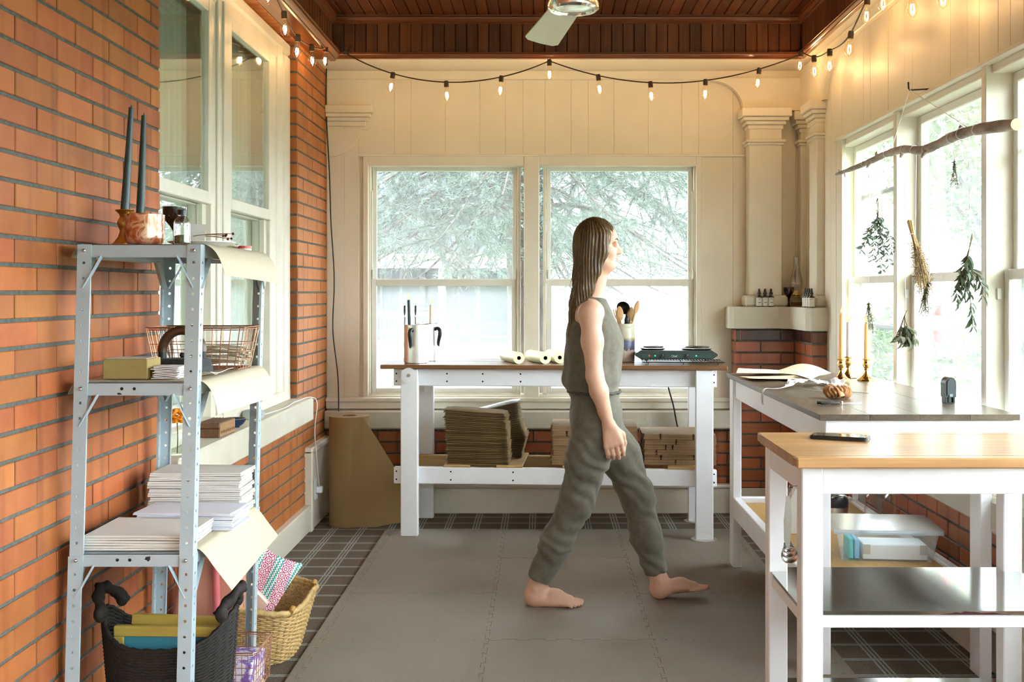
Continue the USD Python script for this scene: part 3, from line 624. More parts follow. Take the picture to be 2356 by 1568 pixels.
for x in (-0.83, -0.56, -0.37, -0.17, 0.32, 0.84):
    for z in (0.865, 0.825): scr.append(cyl((x, 0.0572, z), (x, 0.06, z), 0.0045, n=8))
for x in (-0.83, -0.54, -0.21, 0.1, 0.48, 0.84):
    for z in (0.348, 0.305): scr.append(cyl((x, 0.0572, z), (x, 0.06, z), 0.0045, n=8))
for s in scr: obj('screw', s, m_hole, bench)
for x in (0.742,):
    for y, z in ((0.036, GR), (0.55, 0.0005)): obj('foot_pad', lathe([(0, 0), (0.068, 0), (0.068, 0.004), (0, 0.004)], 24, (x + 0.045, y, z)), m_alu, bench)

# dark-topped table along the right wall
tb = thing('worktable', 'white worktable with a weathered dark wooden top under the side windows', 'table')
for k in range(4): obj('top_plank', cbox(0.873 + k * 0.158, 0.873 + (k + 1) * 0.158 - 0.0003, 3.425, 5.175, 0.891, 0.91, 0.0008), m_darktop, tb)
for x0, y0, fz in ((0.885, 5.06, GR), (0.925, 3.64, GR), (1.465, 5.06, 0.0), (1.465, 3.64, 0.0)):
    obj('leg', cbox(x0, x0 + 0.04, y0, y0 + 0.09, fz + 0.0005, 0.89, 0.003), m_white, tb)
obj('apron', cbox(0.897, 0.935, 3.47, 5.06, 0.80, 0.89, 0.003), m_white, tb)
obj('apron', cbox(1.44, 1.464, 3.47, 5.15, 0.80, 0.89, 0.003), m_white, tb)
obj('apron', cbox(0.895, 1.495, 3.445, 3.468, 0.80, 0.89, 0.003), m_white, tb)
obj('apron', cbox(0.936, 1.44, 5.10, 5.14, 0.80, 0.89, 0.003), m_white, tb)
obj('stretcher', cbox(0.887, 0.922, 3.70, 5.06, 0.245, 0.34, 0.003), m_white, tb)
obj('stretcher', cbox(1.43, 1.464, 3.70, 5.10, 0.245, 0.33, 0.003), m_white, tb)
obj('stretcher', cbox(0.925, 1.44, 5.05, 5.09, 0.245, 0.34, 0.003), m_white, tb)
obj('shelf', cbox(0.923, 1.429, 3.72, 5.048, 0.30, 0.318, 0.002), m_ply, tb)
TT = 0.9105

# kitchen cart in front of it
ct = thing('kitchen_cart', 'white kitchen cart with a butcher block top and steel shelves at the right edge', 'cart')
CX0, CX1, CY0, CY1 = 0.605, 1.345, 2.585, 3.07
for k in range(11):
    y0 = CY0 + 0.002 + k * (CY1 - CY0 - 0.004) / 11
    st_ = (CY1 - CY0 - 0.004) / 11
    obj('top_stave', cbox(CX0 + 0.0, CX1, y0, y0 + st_ - 0.0002, 0.875, 0.90, 0.0035 if k in (0, 10) else 0.00025), m_butcher, ct)
for x in (0.624, 1.272):
    for y in (2.62, 3.0): obj('leg', cbox(x, x + 0.052, y, y + 0.052, 0.0005 if x > 1 else GR, 0.874, 0.003), m_white, ct)
obj('apron', cbox(0.676, 1.272, 2.624, 2.645, 0.808, 0.874, 0.002), m_white, ct)
obj('apron', cbox(0.676, 1.272, 3.024, 3.045, 0.808, 0.874, 0.002), m_white, ct)
for x in (0.628, 1.30): obj('apron', cbox(x, x + 0.02, 2.672, 3.0, 0.808, 0.874, 0.002), m_white, ct)
m_shelfsteel = M('polished_steel_shelf', (0.60, 0.62, 0.60), 0.1, metal=1.0, bump=0.00015, bscale=12)
for zt in (0.525, 0.215):
    pl = sg.box(0.63, 2.626, 1.318, 3.046)
    for x in (0.623, 1.271):
        for y in (2.619, 2.999): pl = pl.difference(sg.box(x, y, x + 0.054, y + 0.054))
    sh = obj('shelf', extrude(pl, 0.009, (0, 0, zt - 0.009)), m_shelfsteel, ct, label='polished steel shelf')
    obj('rail', cbox(0.676, 1.272, 2.63, 2.65, zt - 0.042, zt - 0.0095, 0.002), m_white, ct)
    obj('rail', cbox(0.676, 1.272, 3.022, 3.042, zt - 0.042, zt - 0.0095, 0.002), m_white, ct)
    for x in (0.632, 1.296): obj('rail', cbox(x, x + 0.02, 2.672, 3.0, zt - 0.042, zt - 0.0095, 0.002), m_white, ct)
rg2 = random.Random(8)
ch = sg.Polygon([(0.955, 0.5165), (0.985, 0.5195), (1.0, 0.522), (1.01, 0.5205), (1.02, 0.5245), (1.045, 0.5235), (1.06, 0.521), (1.09, 0.5215), (1.11, 0.5185), (1.13, 0.5185), (1.13, 0.5165)])
obj('paint_stain', xf(yz(extrude(ch, 0.0008)), (0, 2.6258, 0)), M('dark_red_stain', c(70, 20, 32), 0.5), ct)

# grey metal rack, leaning a little to the right as it rises
RX, RY, LEAN, RW, RL = -1.262, 2.86, 0.026, 0.325, 0.665
ZS = [1.421, 1.057, 0.606, 0.10]
def lean(m): v = np.array(m[0], float); v[:, 0] += LEAN * v[:, 2]; return v, m[1]
rack = thing('metal_shelf_rack', 'grey perforated metal shelf rack against the brick wall', 'shelf rack')
def plate(w, h, t, holes):
    p = sg.box(0, 0, w, h)
    return extrude(p.difference(union_all([sg.Point(a, b).buffer(0.0042, quad_segs=2) for a, b in holes])) if holes else p, t)
def post(sx, sy, z0, z1, grow=0.0):
    """An L of two perforated flanges; sx, sy say which corner of the rack."""
    fw, t = 0.036, 0.0022; hs = [(0.018, z - z0) for z in np.arange(z0 + 0.02 + (-z0) % 0.041, z1 - 0.01, 0.041)]
    a = plate(fw, z1 - z0, t, hs); v = a[0]
    front = np.stack([v[:, 0], v[:, 2], v[:, 1] + z0], 1), a[1][:, ::-1]
    side = np.stack([v[:, 2], np.maximum(v[:, 0], t), v[:, 1] + z0], 1), a[1]
    lip = box(fw - t, fw, t, 0.007, z0, z1); lip2 = box(t, 0.007, fw - t, fw, z0, z1)
    m = join(front, side, lip, lip2); v, f = m; v = v.copy()
    v[:, :2] -= grow
    if sx: v[:, 0] = RW - v[:, 0]
    if sy: v[:, 1] = RL - v[:, 1]
    if bool(sx) != bool(sy): f = f[:, ::-1]
    return lean((v + np.array([RX, RY, 0]), f))
for sx in (0, 1):
    for sy in (0, 1):
        obj('post', post(sx, sy, 0.52, 1.421), m_metal, rack); obj('post', post(sx, sy, 0.001, 0.60, 0.0024), m_metal, rack)
def rk(x, y, z): return np.array([RX + x + LEAN * z, RY + y, z])
for zt in ZS:
    x0 = RX + LEAN * zt
    m = join(box(x0 + 0.003, x0 + RW - 0.003, RY + 0.003, RY + RL - 0.003, zt - 0.0015, zt),
             *[plate_ for plate_ in (box(x0 + 0.003, x0 + RW - 0.003, RY + 0.003, RY + 0.0045, zt - 0.033, zt), box(x0 + 0.003, x0 + RW - 0.003, RY + RL - 0.0045, RY + RL - 0.003, zt - 0.033, zt),
                                     box(x0 + 0.003, x0 + 0.0045, RY + 0.003, RY + RL - 0.003, zt - 0.033, zt), box(x0 + RW - 0.0045, x0 + RW - 0.003, RY + 0.003, RY + RL - 0.003, zt - 0.033, zt))],
             box(x0 + 0.003, x0 + RW - 0.003, RY + 0.004, RY + 0.02, zt - 0.034, zt - 0.0325), box(x0 + RW - 0.02, x0 + RW - 0.004, RY + 0.004, RY + RL - 0.004, zt - 0.034, zt - 0.0325))
    s = obj('shelf', m, m_metal, rack)
    if zt != 1.421 and zt > 0.2:
        for hx in (0.125, 0.158): obj('hole', cyl((x0 + hx, RY + 0.0022, zt - 0.016), (x0 + hx, RY + 0.0032, zt - 0.016), 0.0042, n=10), m_hole, s)
        q = sg.Polygon([(0, 0), (0.012, 0.0015), (0.011, -0.008), (0.006, -0.0125), (0.003, -0.009), (-0.003, -0.0065)]) if zt < 0.8 else sg.Polygon([(0, 0), (0.006, 0.002), (0.012, -0.001), (0.014, -0.003), (0.004, -0.004)])
        obj('chip', xf(yz(extrude(q, 0.0006)), (x0 + (0.20 if zt < 0.8 else 0.112), RY + 0.0031, zt - (0.008 if zt < 0.8 else 0.028))), m_rust, s)
    else:
        for hx in (0.125, 0.158): obj('bolt', cyl((x0 + hx, RY + 0.001, zt - 0.016), (x0 + hx, RY + 0.0034, zt - 0.016), 0.004, n=8), m_metal, s)
    for sx in (0, 1):
        for yy in (-0.0035, RL + 0.0035):
            obj('bolt', sphere(0.0052, (x0 + (0.018 if sx == 0 else RW - 0.018), RY + yy, zt - 0.016), 1), m_steel, s)
for zt in ZS[:3]:                                         # corner braces
    for sx in (0, 1):
        xi = 0.005 if sx == 0 else RW - 0.005; d = 1 if sx == 0 else -1
        for y in (0.006, RL - 0.006):
            p0, p1 = rk(xi + d * 0.058, y, zt - 0.03), rk(xi + d * 0.012, y, zt - 0.115)
            obj('brace', tube([p0, p1], 0.011, 4, flat=0.3), m_metal, rack)
        for y, dy in ((0.012, 1), (RL - 0.012, -1)):
            p0, p1 = rk(xi, y + dy * 0.075, zt - 0.03), rk(xi, y, zt - 0.115)
            obj('brace', tube([p0, p1], 0.011, 4, flat=0.3), m_metal, rack)
# ================================================================ things on and under the workbench
m_wick = M('burnt_wick', c(30, 26, 24), 0.9)
def flame_mat():
    g = Graph(); z = g('separate_xyz', vector=g('texture_coordinate') + '.generated') + '.z'
    col = g('rgb_ramp', ramp=[(0.0, (0.9, 0.22, 0.05)), (0.25, (1.0, 0.62, 0.22)), (0.6, (1.0, 0.80, 0.42)), (1.0, (1.0, 0.55, 0.16))], fac=z) + '.color'
    return g.done('candle_flame', g('emission', color=col, strength=FLAME) + '.emission')
m_flame = flame_mat()
def taper(t, z0, z1, r0, r1, mat, lean=(0, 0), lit=True, flame=(0.004, 0, 0.036)):
    """A taper candle as parts of t; flame gives the tip's drift and height."""
    n = 7; s = np.linspace(0, 1, n)
    pts = np.stack([lean[0] * s, lean[1] * s, z0 + (z1 - z0) * s], 1)
    obj('wax', join(tube(pts, r0 + (r1 - r0) * s, 16)), mat, t, smooth=40)
    e = pts[-1]
    obj('wick', tube([e, e + [0.0005, 0, 0.007]], 0.0011, 6), m_wick, t)
    if lit:
        h = flame[2]; pr = [(0, 0), (0.0022, 0.001), (0.0042, 0.007), (0.0046, 0.012), (0.0034, 0.021), (0.0014, 0.031), (0, h)]
        v, f = lathe(pr, 12); k = (v[:, 2] / h) ** 1.3; v = v.copy(); v[:, 0] += flame[0] * k; v[:, 1] += flame[1] * k
        obj('flame', (v + e + [0, 0, 0.004], f), m_flame, t, smooth=True)

# pouring pots
def pot(name, lab, x, y, ang, hang):
    b = bench_at(0, 0); t = thing(name, lab, 'pot', (x, y, 0.9155), ang)
    r, h = 0.066, 0.205
    obj('body', lathe([(0, 0), (r * 0.97, 0), (r, 0.004), (r, h), (r + 0.002, h + 0.0015), (r - 0.0015, h + 0.002), (r - 0.002, h - 0.01), (r - 0.002, 0.006), (0, 0.006)], 48), m_alu, t, smooth=35)
    p = spline([(0, -r, 0.172), (0, -r - 0.016, 0.182), (0, -r - 0.032, 0.174), (0.0, -r - 0.034, 0.14), (0, -r - 0.030, 0.085)], 22)
    obj('handle', tube(p, np.interp(np.linspace(0, 1, 22), [0, 0.2, 0.5, 0.9, 1], [0.008, 0.010, 0.011, 0.008, 0.004]), 12, flat=1.0), m_black, t, smooth=40)
    return t
p1 = np.array([P(957, 836, 5.82)[0], 5.85]); p2 = np.array([P(980, 0, 6.0)[0], 6.03])
pot('pouring_pot', 'front aluminium pouring pot with its black handle facing the room', p1[0], p1[1], math.radians(-14), 0)
pot('pouring_pot', 'rear aluminium pouring pot with its black handle out to the right', p2[0], p2[1], math.radians(52), 0)
m_darkwax = M('dark_teal_wax', c(44, 66, 68), 0.38, subsurface_weight=0.0)
m_palewax = M('ivory_wax', c(238, 226, 206), 0.45)
t = thing('taper_candle', 'lit dark teal taper candle standing in the front pouring pot', 'candle', (P(944, 0, 5.85)[0], 5.86, 0.9225)); taper(t, 0, P(0, 690, 5.86)[2] - 0.9225, 0.010, 0.0075, m_darkwax, lean=(-0.010, 0), flame=(0.004, 0, 0.036))
t = thing('taper_candle', 'lit ivory taper candle standing in the rear pouring pot', 'candle', (P(991, 0, 6.03)[0], 6.04, 0.9225)); taper(t, 0, P(0, 701, 6.04)[2] - 0.9225, 0.009, 0.008, m_palewax, flame=(0.007, 0, 0.028))
for px, lab in ((931, 'black-handled metal clip at the left rim of the front pot'), (956, 'black-handled metal clip at the right rim of the front pot')):
    t = thing('rim_clip', lab, 'clip', (P(px, 0, 5.85)[0], p1[1] + (-0.052 if px == 0 else 0.0), 0.9225))
    obj('stem', join(box(-0.004, 0.004, -0.0008, 0.0008, 0.0, 0.245), cyl((0, 0, 0.24), (0, 0, 0.255), 0.003, n=8)), m_steel, t)
    obj('handle', tube([(0, 0, 0.248), (0, 0, 0.27), (0.0005, 0, 0.295), (0.001, 0, 0.302)], [0.0035, 0.0052, 0.0055, 0.003], 10), m_black, t, smooth=40)
# rolls of pale yellow wax sheet
m_waxsheet = M('pale_yellow_wax_sheet', c(240, 236, 190), 0.5, var=0.03, vscale=20)
def wax_roll(px, py_, farpx, y0, lab):
    a = P(px, 0, y0)[0]; b = P(farpx, 0, y0 + 0.26)[0]; r = 0.031; z = 0.9158 + r
    t = thing('wax_sheet_roll', lab, 'roll', (a, y0, z), group=None)
    d = np.array([b - a, 0.26, 0.0]); L = np.linalg.norm(d); d /= L
    ring_ = lathe([(0.0105, 0), (r, 0), (r, L), (0.0105, L), (0.0105, 0)], 32)
    rotz = math.degrees(math.atan2(d[1], d[0])) - 90
    obj('wax', xf(xf(ring_, rot=(-90, 0, 0)), rot=(0, 0, rotz)), m_waxsheet, t, smooth=35)
    obj('core', xf(xf(lathe([(0.0085, -0.001), (0.0105, -0.001), (0.0105, L + 0.001), (0.0085, L + 0.001), (0.0085, -0.001)], 24), rot=(-90, 0, 0)), rot=(0, 0, rotz)), m_hole, t)
    obj('seam', xf(xf(box(-0.002, 0.004, r - 0.0006, r + 0.0008, 0.0, L), rot=(-90, 0, 0)), rot=(0, 0, rotz)), m_waxsheet, t)
wax_roll(1194, 0, 1162, 5.76, 'pale yellow wax roll at the left of the three')
wax_roll(1255, 0, 1220, 5.76, 'pale yellow wax roll in the middle of the three')
wax_roll(1288, 0, 1264, 5.80, 'pale yellow wax roll at the right, beside the walking woman')
# stoneware crock of utensils
def crock_mat():
    g = Graph(); o = g('texture_coordinate') + '.object'; z = g('separate_xyz', vector=o) + '.z'
    n = g('noise_texture', vector=o, scale=45.0, detail=5.0) + '.fac'
    zz = g.m('add', z, g.m('multiply', g.m('subtract', n, 0.5), 0.05))
    col = g('rgb_ramp', ramp=[(0, c(206, 190, 172)), (0.30, c(212, 196, 180)), (0.33, c(86, 84, 104)), (0.52, c(74, 84, 118)), (0.58, c(150, 130, 84)), (0.66, c(188, 184, 160)), (1, c(206, 204, 186))], fac=g('map_range', value=zz, to_max=1.0, from_max=0.208, clamp=True) + '.result') + '.color'
    return g.done('glazed_stoneware', g('principled_bsdf', base_color=col, roughness=0.25) + '.BSDF')
cx_, cy_ = P(1437, 0, 5.95)[0], 5.95
t = thing('crock', 'glazed stoneware crock with a blue band holding spoons and a ladle', 'crock', (cx_, cy_, 0.9155))
obj('body', lathe([(0, 0), (0.053, 0), (0.056, 0.004), (0.057, 0.12), (0.055, 0.185), (0.051, 0.190), (0.053, 0.197), (0.053, 0.208), (0.048, 0.208), (0.047, 0.19), (0.050, 0.12), (0.049, 0.01), (0, 0.01)], 48), crock_mat(), t, smooth=35)
m_spoon = wood('spoon_wood', c(190, 146, 92), c(220, 180, 126), axis=2, scale=14, rough=0.5)
def in_crock(name, lab, cat, px, py, mk, m, foot=(0.0, 0.0)):
    tip = P(px, py, cy_ + 0.0); t = thing(name, lab, cat, (cx_ + foot[0], cy_ + foot[1], 0.9262))
    mk(t, tip - np.array([cx_ + foot[0], cy_ + foot[1], 0.9262]), m)
def wooden(t, tip, m, w=0.021):
    d = tip / np.linalg.norm(tip); L = np.linalg.norm(tip)
    obj('handle', tube([0 * d, d * (L - 0.06)], [0.0055, 0.006], 10), m, t, smooth=40)
    s = np.linspace(0, 1, 10); v = tube(d * (L - 0.075) + d[None] * (s * 0.075)[:, None], w * np.sin(np.pi * np.clip(0.12 + 0.84 * s, 0, 1)) ** 0.7, 14, flat=1.0)
    vv = v[0].copy(); vv[:, 1] = d[1] * ((vv @ d)) + (vv[:, 1] - d[1] * (vv @ d)) * 0.3
    obj('bowl', (vv, v[1]), m, t, smooth=40)
in_crock('wooden_spoon', 'upright wooden spoon at the left of the stoneware crock', 'spoon', 1425, 704, wooden, m_spoon, (-0.012, -0.01))
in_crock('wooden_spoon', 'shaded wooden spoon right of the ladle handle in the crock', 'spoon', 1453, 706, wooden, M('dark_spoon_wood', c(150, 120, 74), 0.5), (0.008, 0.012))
in_crock('wooden_spoon', 'tall slanting wooden spatula leaning right out of the crock', 'spoon', 1469, 691, lambda t, tip, m: wooden(t, tip, m, 0.015), m_spoon, (-0.015, 0.0))
def fork(t, tip, m):
    d = tip / np.linalg.norm(tip); L = np.linalg.norm(tip)
    obj('handle', tube([0 * d, d * (L - 0.05)], [0.005, 0.006], 10), m, t)
    for k in (-1, 0, 1): obj('prong', tube([d * (L - 0.052) + [0.004 * k, 0, 0], d * (L - 0.03) + [0.010 * k, 0, 0], d * L + [0.011 * k, 0, 0]], [0.0045, 0.004, 0.003], 8), m, t)
in_crock('wooden_fork', 'small wooden fork tilting left out of the crock beside the woman', 'fork', 1416, 712, fork, m_spoon, (0.012, 0.012))
def ladle(t, tip, m):
    obj('handle', tube([(0, 0, 0), tip * 0.6, tip * 0.80 + [0.012, 0.01, 0], tip + [0.018, 0.02, -0.02]], [0.005, 0.006, 0.0075, 0.008], 10), m, t, smooth=40)
    b = lathe([(0, -0.034), (0.02, -0.029), (0.033, -0.014), (0.038, 0.0), (0.036, 0.0), (0.031, -0.013), (0.018, -0.026), (0, -0.031)], 28)
    obj('bowl', xf(xf(xf(b, rot=(115, 0, 0)), rot=(0, -28, -35)), tip + [-0.004, 0.0, 0.0]), m, t, smooth=40)
in_crock('ladle', 'black ladle with its bowl upside down over the crock', 'ladle', 1436, 708, ladle, m_black, (0.0, -0.014))
t = thing('serving_spoon', 'small black serving spoon low in the front of the crock', 'spoon', (cx_ + 0.01, cy_ - 0.03, 0.9262))
obj('spoon', join(tube([(0, 0, 0), (0, 0, 0.2)], 0.004, 8), sphere(0.016, (0, 0, 0.215), 2, (0.85, 0.4, 1.5))), m_black, t, smooth=40)

# cooling rack and double hot plate on it
ry = 5.74; rx0, rx1 = P(1478, 0, ry)[0], P(1664, 0, ry)[0]
t = thing('cooling_rack', 'black wire cooling rack under the double hot plate', 'cooling rack', ((rx0 + rx1) / 2, ry, 0.9155), math.radians(BR))
hw = (rx1 - rx0) / 2
obj('frame', tube([(-hw, -0.05, 0.012), (hw, -0.05, 0.012), (hw, 0.20, 0.012), (-hw, 0.20, 0.012)], 0.0022, 8, closed=True), m_black, t)
for k in range(27):
    x = -hw + 0.012 + k * (2 * hw - 0.024) / 26
    obj('wire', tube([(x, -0.05, 0.0135), (x, 0.20, 0.0135)], 0.0012, 6), m_steel, t)
obj('cross_bar', join(*[tube([(-hw, y, 0.0112), (hw, y, 0.0112)], 0.0014, 6) for y in (0.0, 0.075, 0.15)]), m_black, t)
for x in (-hw + 0.03, 0, hw - 0.03):
    for y in (-0.045, 0.195): obj('foot', cyl((x, y, 0.0), (x, y, 0.012), 0.003, n=8), m_black, t)
hy = 5.74; hx0, hx1 = P(1462, 0, hy)[0], P(1651, 0, hy)[0]; hc = (hx0 + hx1) / 2; W2 = (hx1 - hx0) / 2
t = thing('hot_plate', 'black double electric hot plate with two coils and two knobs', 'hot plate', (hc, hy, 0.9155 + 0.0165), math.radians(BR))
m_hp = M('dark_green_black_enamel', c(36, 50, 50), 0.3, coat_weight=0.3)
sec = sg.Polygon([(-W2 + 0.03, 0.008), (W2 - 0.03, 0.008), (W2, 0.026), (W2, 0.036), (W2 - 0.028, 0.054), (-W2 + 0.028, 0.054), (-W2, 0.036), (-W2, 0.026)])
obj('body', xf(yz(extrude(sec, 0.22)), (0, 0.235, 0)), m_hp, t)
obj('front_panel', cbox(-W2 + 0.035, W2 - 0.035, 0.0105, 0.016, 0.014, 0.036, 0.001), M('panel_green', c(40, 66, 60), 0.35), t)
for x in (-0.07, 0.058):
    k_ = obj('knob', xf(lathe([(0, 0), (0.013, 0), (0.0125, 0.012), (0.011, 0.016), (0, 0.016)], 24), (x, 0.0105, 0.026), (90, 0, 0)), m_black, t, smooth=35)
    obj('pointer', cbox(x - 0.0012, x + 0.0012, -0.0062, -0.005, 0.026, 0.037, 0.0003), M('grey_print', c(150, 156, 156), 0.5), k_)
for x, cc, nm in ((-0.143, (200, 40, 40), 'red'), (-0.112, (30, 190, 150), 'green'), (0.104, (30, 190, 150), 'green')):
    obj('indicator_lamp', sphere(0.0042, (x, 0.010, 0.027), 1, (1, 0.5, 1)), M(nm + '_lamp_%d' % int((x + 1) * 1000), c(*cc), 0.2, emission_color=c(*cc), emission_strength=0.5), t, label=nm + ' indicator lamp')
tx = meshkit.text_mesh('Chef', 0.010, 0.0004); v, f = tm(tx)
obj('lettering', (np.stack([v[:, 0] - 0.026, 0.0102 - v[:, 2], v[:, 1] + 0.0205], 1), f), M('white_print', c(214, 220, 220), 0.5), t, label='white lettering Chef')
for x, r in ((-0.12, 0.066), (0.115, 0.080)):
    b = obj('burner_pan', lathe([(0, 0.0545), (r * 0.9, 0.0545), (r, 0.058), (r * 1.03, 0.062), (r * 0.98, 0.0635), (r * 0.9, 0.059), (0, 0.0575)], 40, (x, 0.125, 0)), m_steel, t, smooth=40, label='shiny steel drip pan')
    s_ = np.linspace(0.12, 1, 130); a = s_ * 4.2 * 2 * np.pi
    obj('coil', tube(np.stack([x + r * 0.86 * s_ * np.cos(a), 0.125 + r * 0.86 * s_ * np.sin(a), 0 * a + 0.068], 1), 0.0042, 6), M('coil_%d' % int(r * 1000), c(70, 62, 56), 0.4, metal=0.7), t, smooth=True)
for x in (-W2 + 0.06, W2 - 0.06):
    for y in (0.035, 0.21): obj('foot', cyl((x, y, 0.0), (x, y, 0.009), 0.009, n=12), m_black, t)
# cord of the hot plate
obj('power_cord', tube(spline([bench_at(0.66, 0.585, 0.925), bench_at(0.645, 0.607, 0.90), bench_at(0.63, 0.612, 0.78), bench_at(0.66, 0.615, 0.66), bench_at(0.72, 0.612, 0.45), bench_at(0.86, 0.58, 0.30), bench_at(0.872, 0.55, 0.2), bench_at(0.845, 0.53, 0.12), bench_at(0.80, 0.60, 0.03)], 60), 0.0042, 8), m_black, smooth=True, label='black power cord hanging behind the right end of the workbench', cat='cord')
# spool on the left leg
sp = P(934, 863, 5.69); t = thing('ribbon_spool', 'white ribbon spool hung on the left front leg of the workbench', 'spool', bench_at(-0.752, 0.0125, sp[2]), math.radians(BR))
obj('flange', xf(lathe([(0.009, 0), (0.040, 0), (0.040, 0.003), (0.009, 0.003), (0.009, 0)], 36), (0, -0.02, 0), (90, 0, 0)), m_white, t)
obj('ribbon', xf(lathe([(0.009, 0), (0.036, 0), (0.036, 0.017), (0.009, 0.017), (0.009, 0)], 36), (0, -0.002, 0), (90, 0, 0)), m_whitepaper, t)
obj('peg', cyl((0, 0.002, 0), (0, -0.026, 0), 0.0085, n=16), m_steel, t)
# kraft paper roll standing in the corner
t = thing('kraft_paper_roll', 'tall roll of brown kraft paper standing on end in the left corner', 'paper roll', (-1.082, 6.08, 0.001))
rr, rh = 0.112, 0.605
obj('roll', lathe([(0.042, 0), (rr, 0), (rr, rh), (0.042, rh), (0.042, 0)], 56), m_kraft, t, smooth=35)
obj('core', lathe([(0.036, 0.001), (0.042, 0.001), (0.042, rh + 0.001), (0.036, rh + 0.001), (0.036, 0.001)], 40), m_card, t, smooth=35)
def flap(u, v):
    x = -0.01 + 0.312 * u; y = -0.1085 - 0.006 * np.minimum(u * 4, 1) + 0.012 * np.sin(u * 3.0) - 0.03 * u * (1 - v) + 0.035 * u * u
    top = rh - 0.002 - 0.52 * np.clip(u - 0.33, 0, 1) ** 1.05 * (u > 0.33); bot = 0.004 + 0.06 * np.clip(u - 0.55, 0, 1)
    return x, y, bot + (top - bot) * v
obj('loose_sheet', thick(grid(flap, 26, 14), 0.0009), m_kraft, t, smooth=50)
# stacks of kraft mailers
def mailer_mesh(w, d, h, seed):
    r = np.random.RandomState(seed)
    def top(u, v):
        e = np.minimum(np.minimum(u, 1 - u) * w, np.minimum(v, 1 - v) * d); puff = np.clip(e / 0.03, 0, 1)
        return (u - 0.5) * w, (v - 0.5) * d, 0.0012 + (h - 0.0012) * puff ** 0.6 + 0.0012 * np.sin(u * 9 + seed) * puff
    a = grid(top, 9, 7); b = (a[0] * np.array([1, 1, 0.0]), a[1][:, ::-1])
    return join(a, b)
def pile(n, w, d, z0, step, place, lab, labtop, grp, mat_, name='mailer', cat='mailer', top_mat=None):
    protos, p0 = [], None
    for k in range(n):
        loc, rot = place(k)
        m = mailer_mesh(w, d, step * 1.02, k % 5)
        top = k == n - 1
        x = thing(name, labtop if top else place_in(lab, n, k), cat, loc, rot=rot, group=None if top else grp)
        obj('envelope', m, top_mat if (top and top_mat is not None) else mat_, x, smooth=50)
        fl = cbox(-w / 2 + 0.004, w / 2 - 0.004, -d / 2 + 0.002, -d / 2 + 0.05, step * 0.55, step * 0.62, 0.0003)
        obj('flap', fl, top_mat if (top and top_mat is not None) else mat_, x)
rp = random.Random(3)
zpile = 0.3845
def place1(k):
    b = bench_at(-0.395 + rp.uniform(-0.005, 0.005) - 0.0007 * k, 0.165 + rp.uniform(-0.004, 0.004), zpile + k * 0.0095)
    return b, (0, 0.12 * k, BR + rp.uniform(-1.2, 1.2))
pile(30, 0.335, 0.20, zpile, 0.0094, place1, 'brown kraft mailer in the front stack under the workbench', 'topmost brown mailer of the front stack under the workbench', 'kraft mailers stacked at the front', m_mailer)
def place2(k):
    a = min(k, 26) * 0.52
    x0, z0 = -0.625, zpile + 0.0005 + k * 0.0098
    b = bench_at(x0 + 0.185 * math.cos(math.radians(a)) - 0.003 * k * 0.2 + 0.004 * max(0, 8 - abs(k - 10)) + 0.08, 0.41 + rp.uniform(-0.004, 0.004), z0 + 0.17 * math.sin(math.radians(a)) - 0.0012 * k)
    return b, (0, -a, BR + rp.uniform(-1.5, 1.5))
pile(27, 0.36, 0.20, zpile, 0.0092, place2, 'brown kraft mailer in the tilted rear stack under the workbench', 'white mailer lying on the tilted rear stack under the workbench', 'kraft mailers stacked at the rear', m_mailer, top_mat=m_whitepaper)
# flat corrugated cartons
def flat_carton(w, d, h, seed):
    r = random.Random(seed); o = []
    base = sg.box(-w / 2, -d / 2, w / 2, d / 2)
    for k in range(2):
        x = r.uniform(-w * 0.35, w * 0.35); base = base.difference(sg.box(x, -d / 2 - 1, x + 0.006, -d / 2 + r.uniform(0.02, 0.05)))
    base = base.difference(sg.box(-w / 2 - 1, -d / 2 - 1, -w / 2 + r.uniform(0.004, 0.016), -d / 2 + 0.05))
    return join(extrude(base, h * 0.46), extrude(base.buffer(-0.002), h * 0.5, (0, 0, h * 0.48)))
def cartons(n, w, d, x, y, step, lab, labtop, grp):
    for k in range(n):
        t = thing('flat_carton', labtop if k == n - 1 else place_in(lab, n, k), 'carton', bench_at(x + rp.uniform(-0.006, 0.006), y + rp.uniform(-0.004, 0.004), 0.3848 + k * step), math.radians(BR + rp.uniform(-0.8, 0.8)), group=None if k == n - 1 else grp)
        obj('board', flat_carton(w, d, step * 0.98, k % 4), m_card, t)
cartons(8, 0.46, 0.34, 0.215, 0.26, 0.0255, 'flattened brown carton in the stack behind the walking woman', 'topmost flattened carton behind the walking woman', 'flat cartons in the middle of the bench shelf')
cartons(6, 0.39, 0.34, 0.665, 0.29, 0.0268, 'flattened brown carton in the stack by the right bench leg', 'topmost flattened carton by the right bench leg', 'flat cartons at the right of the bench shelf')
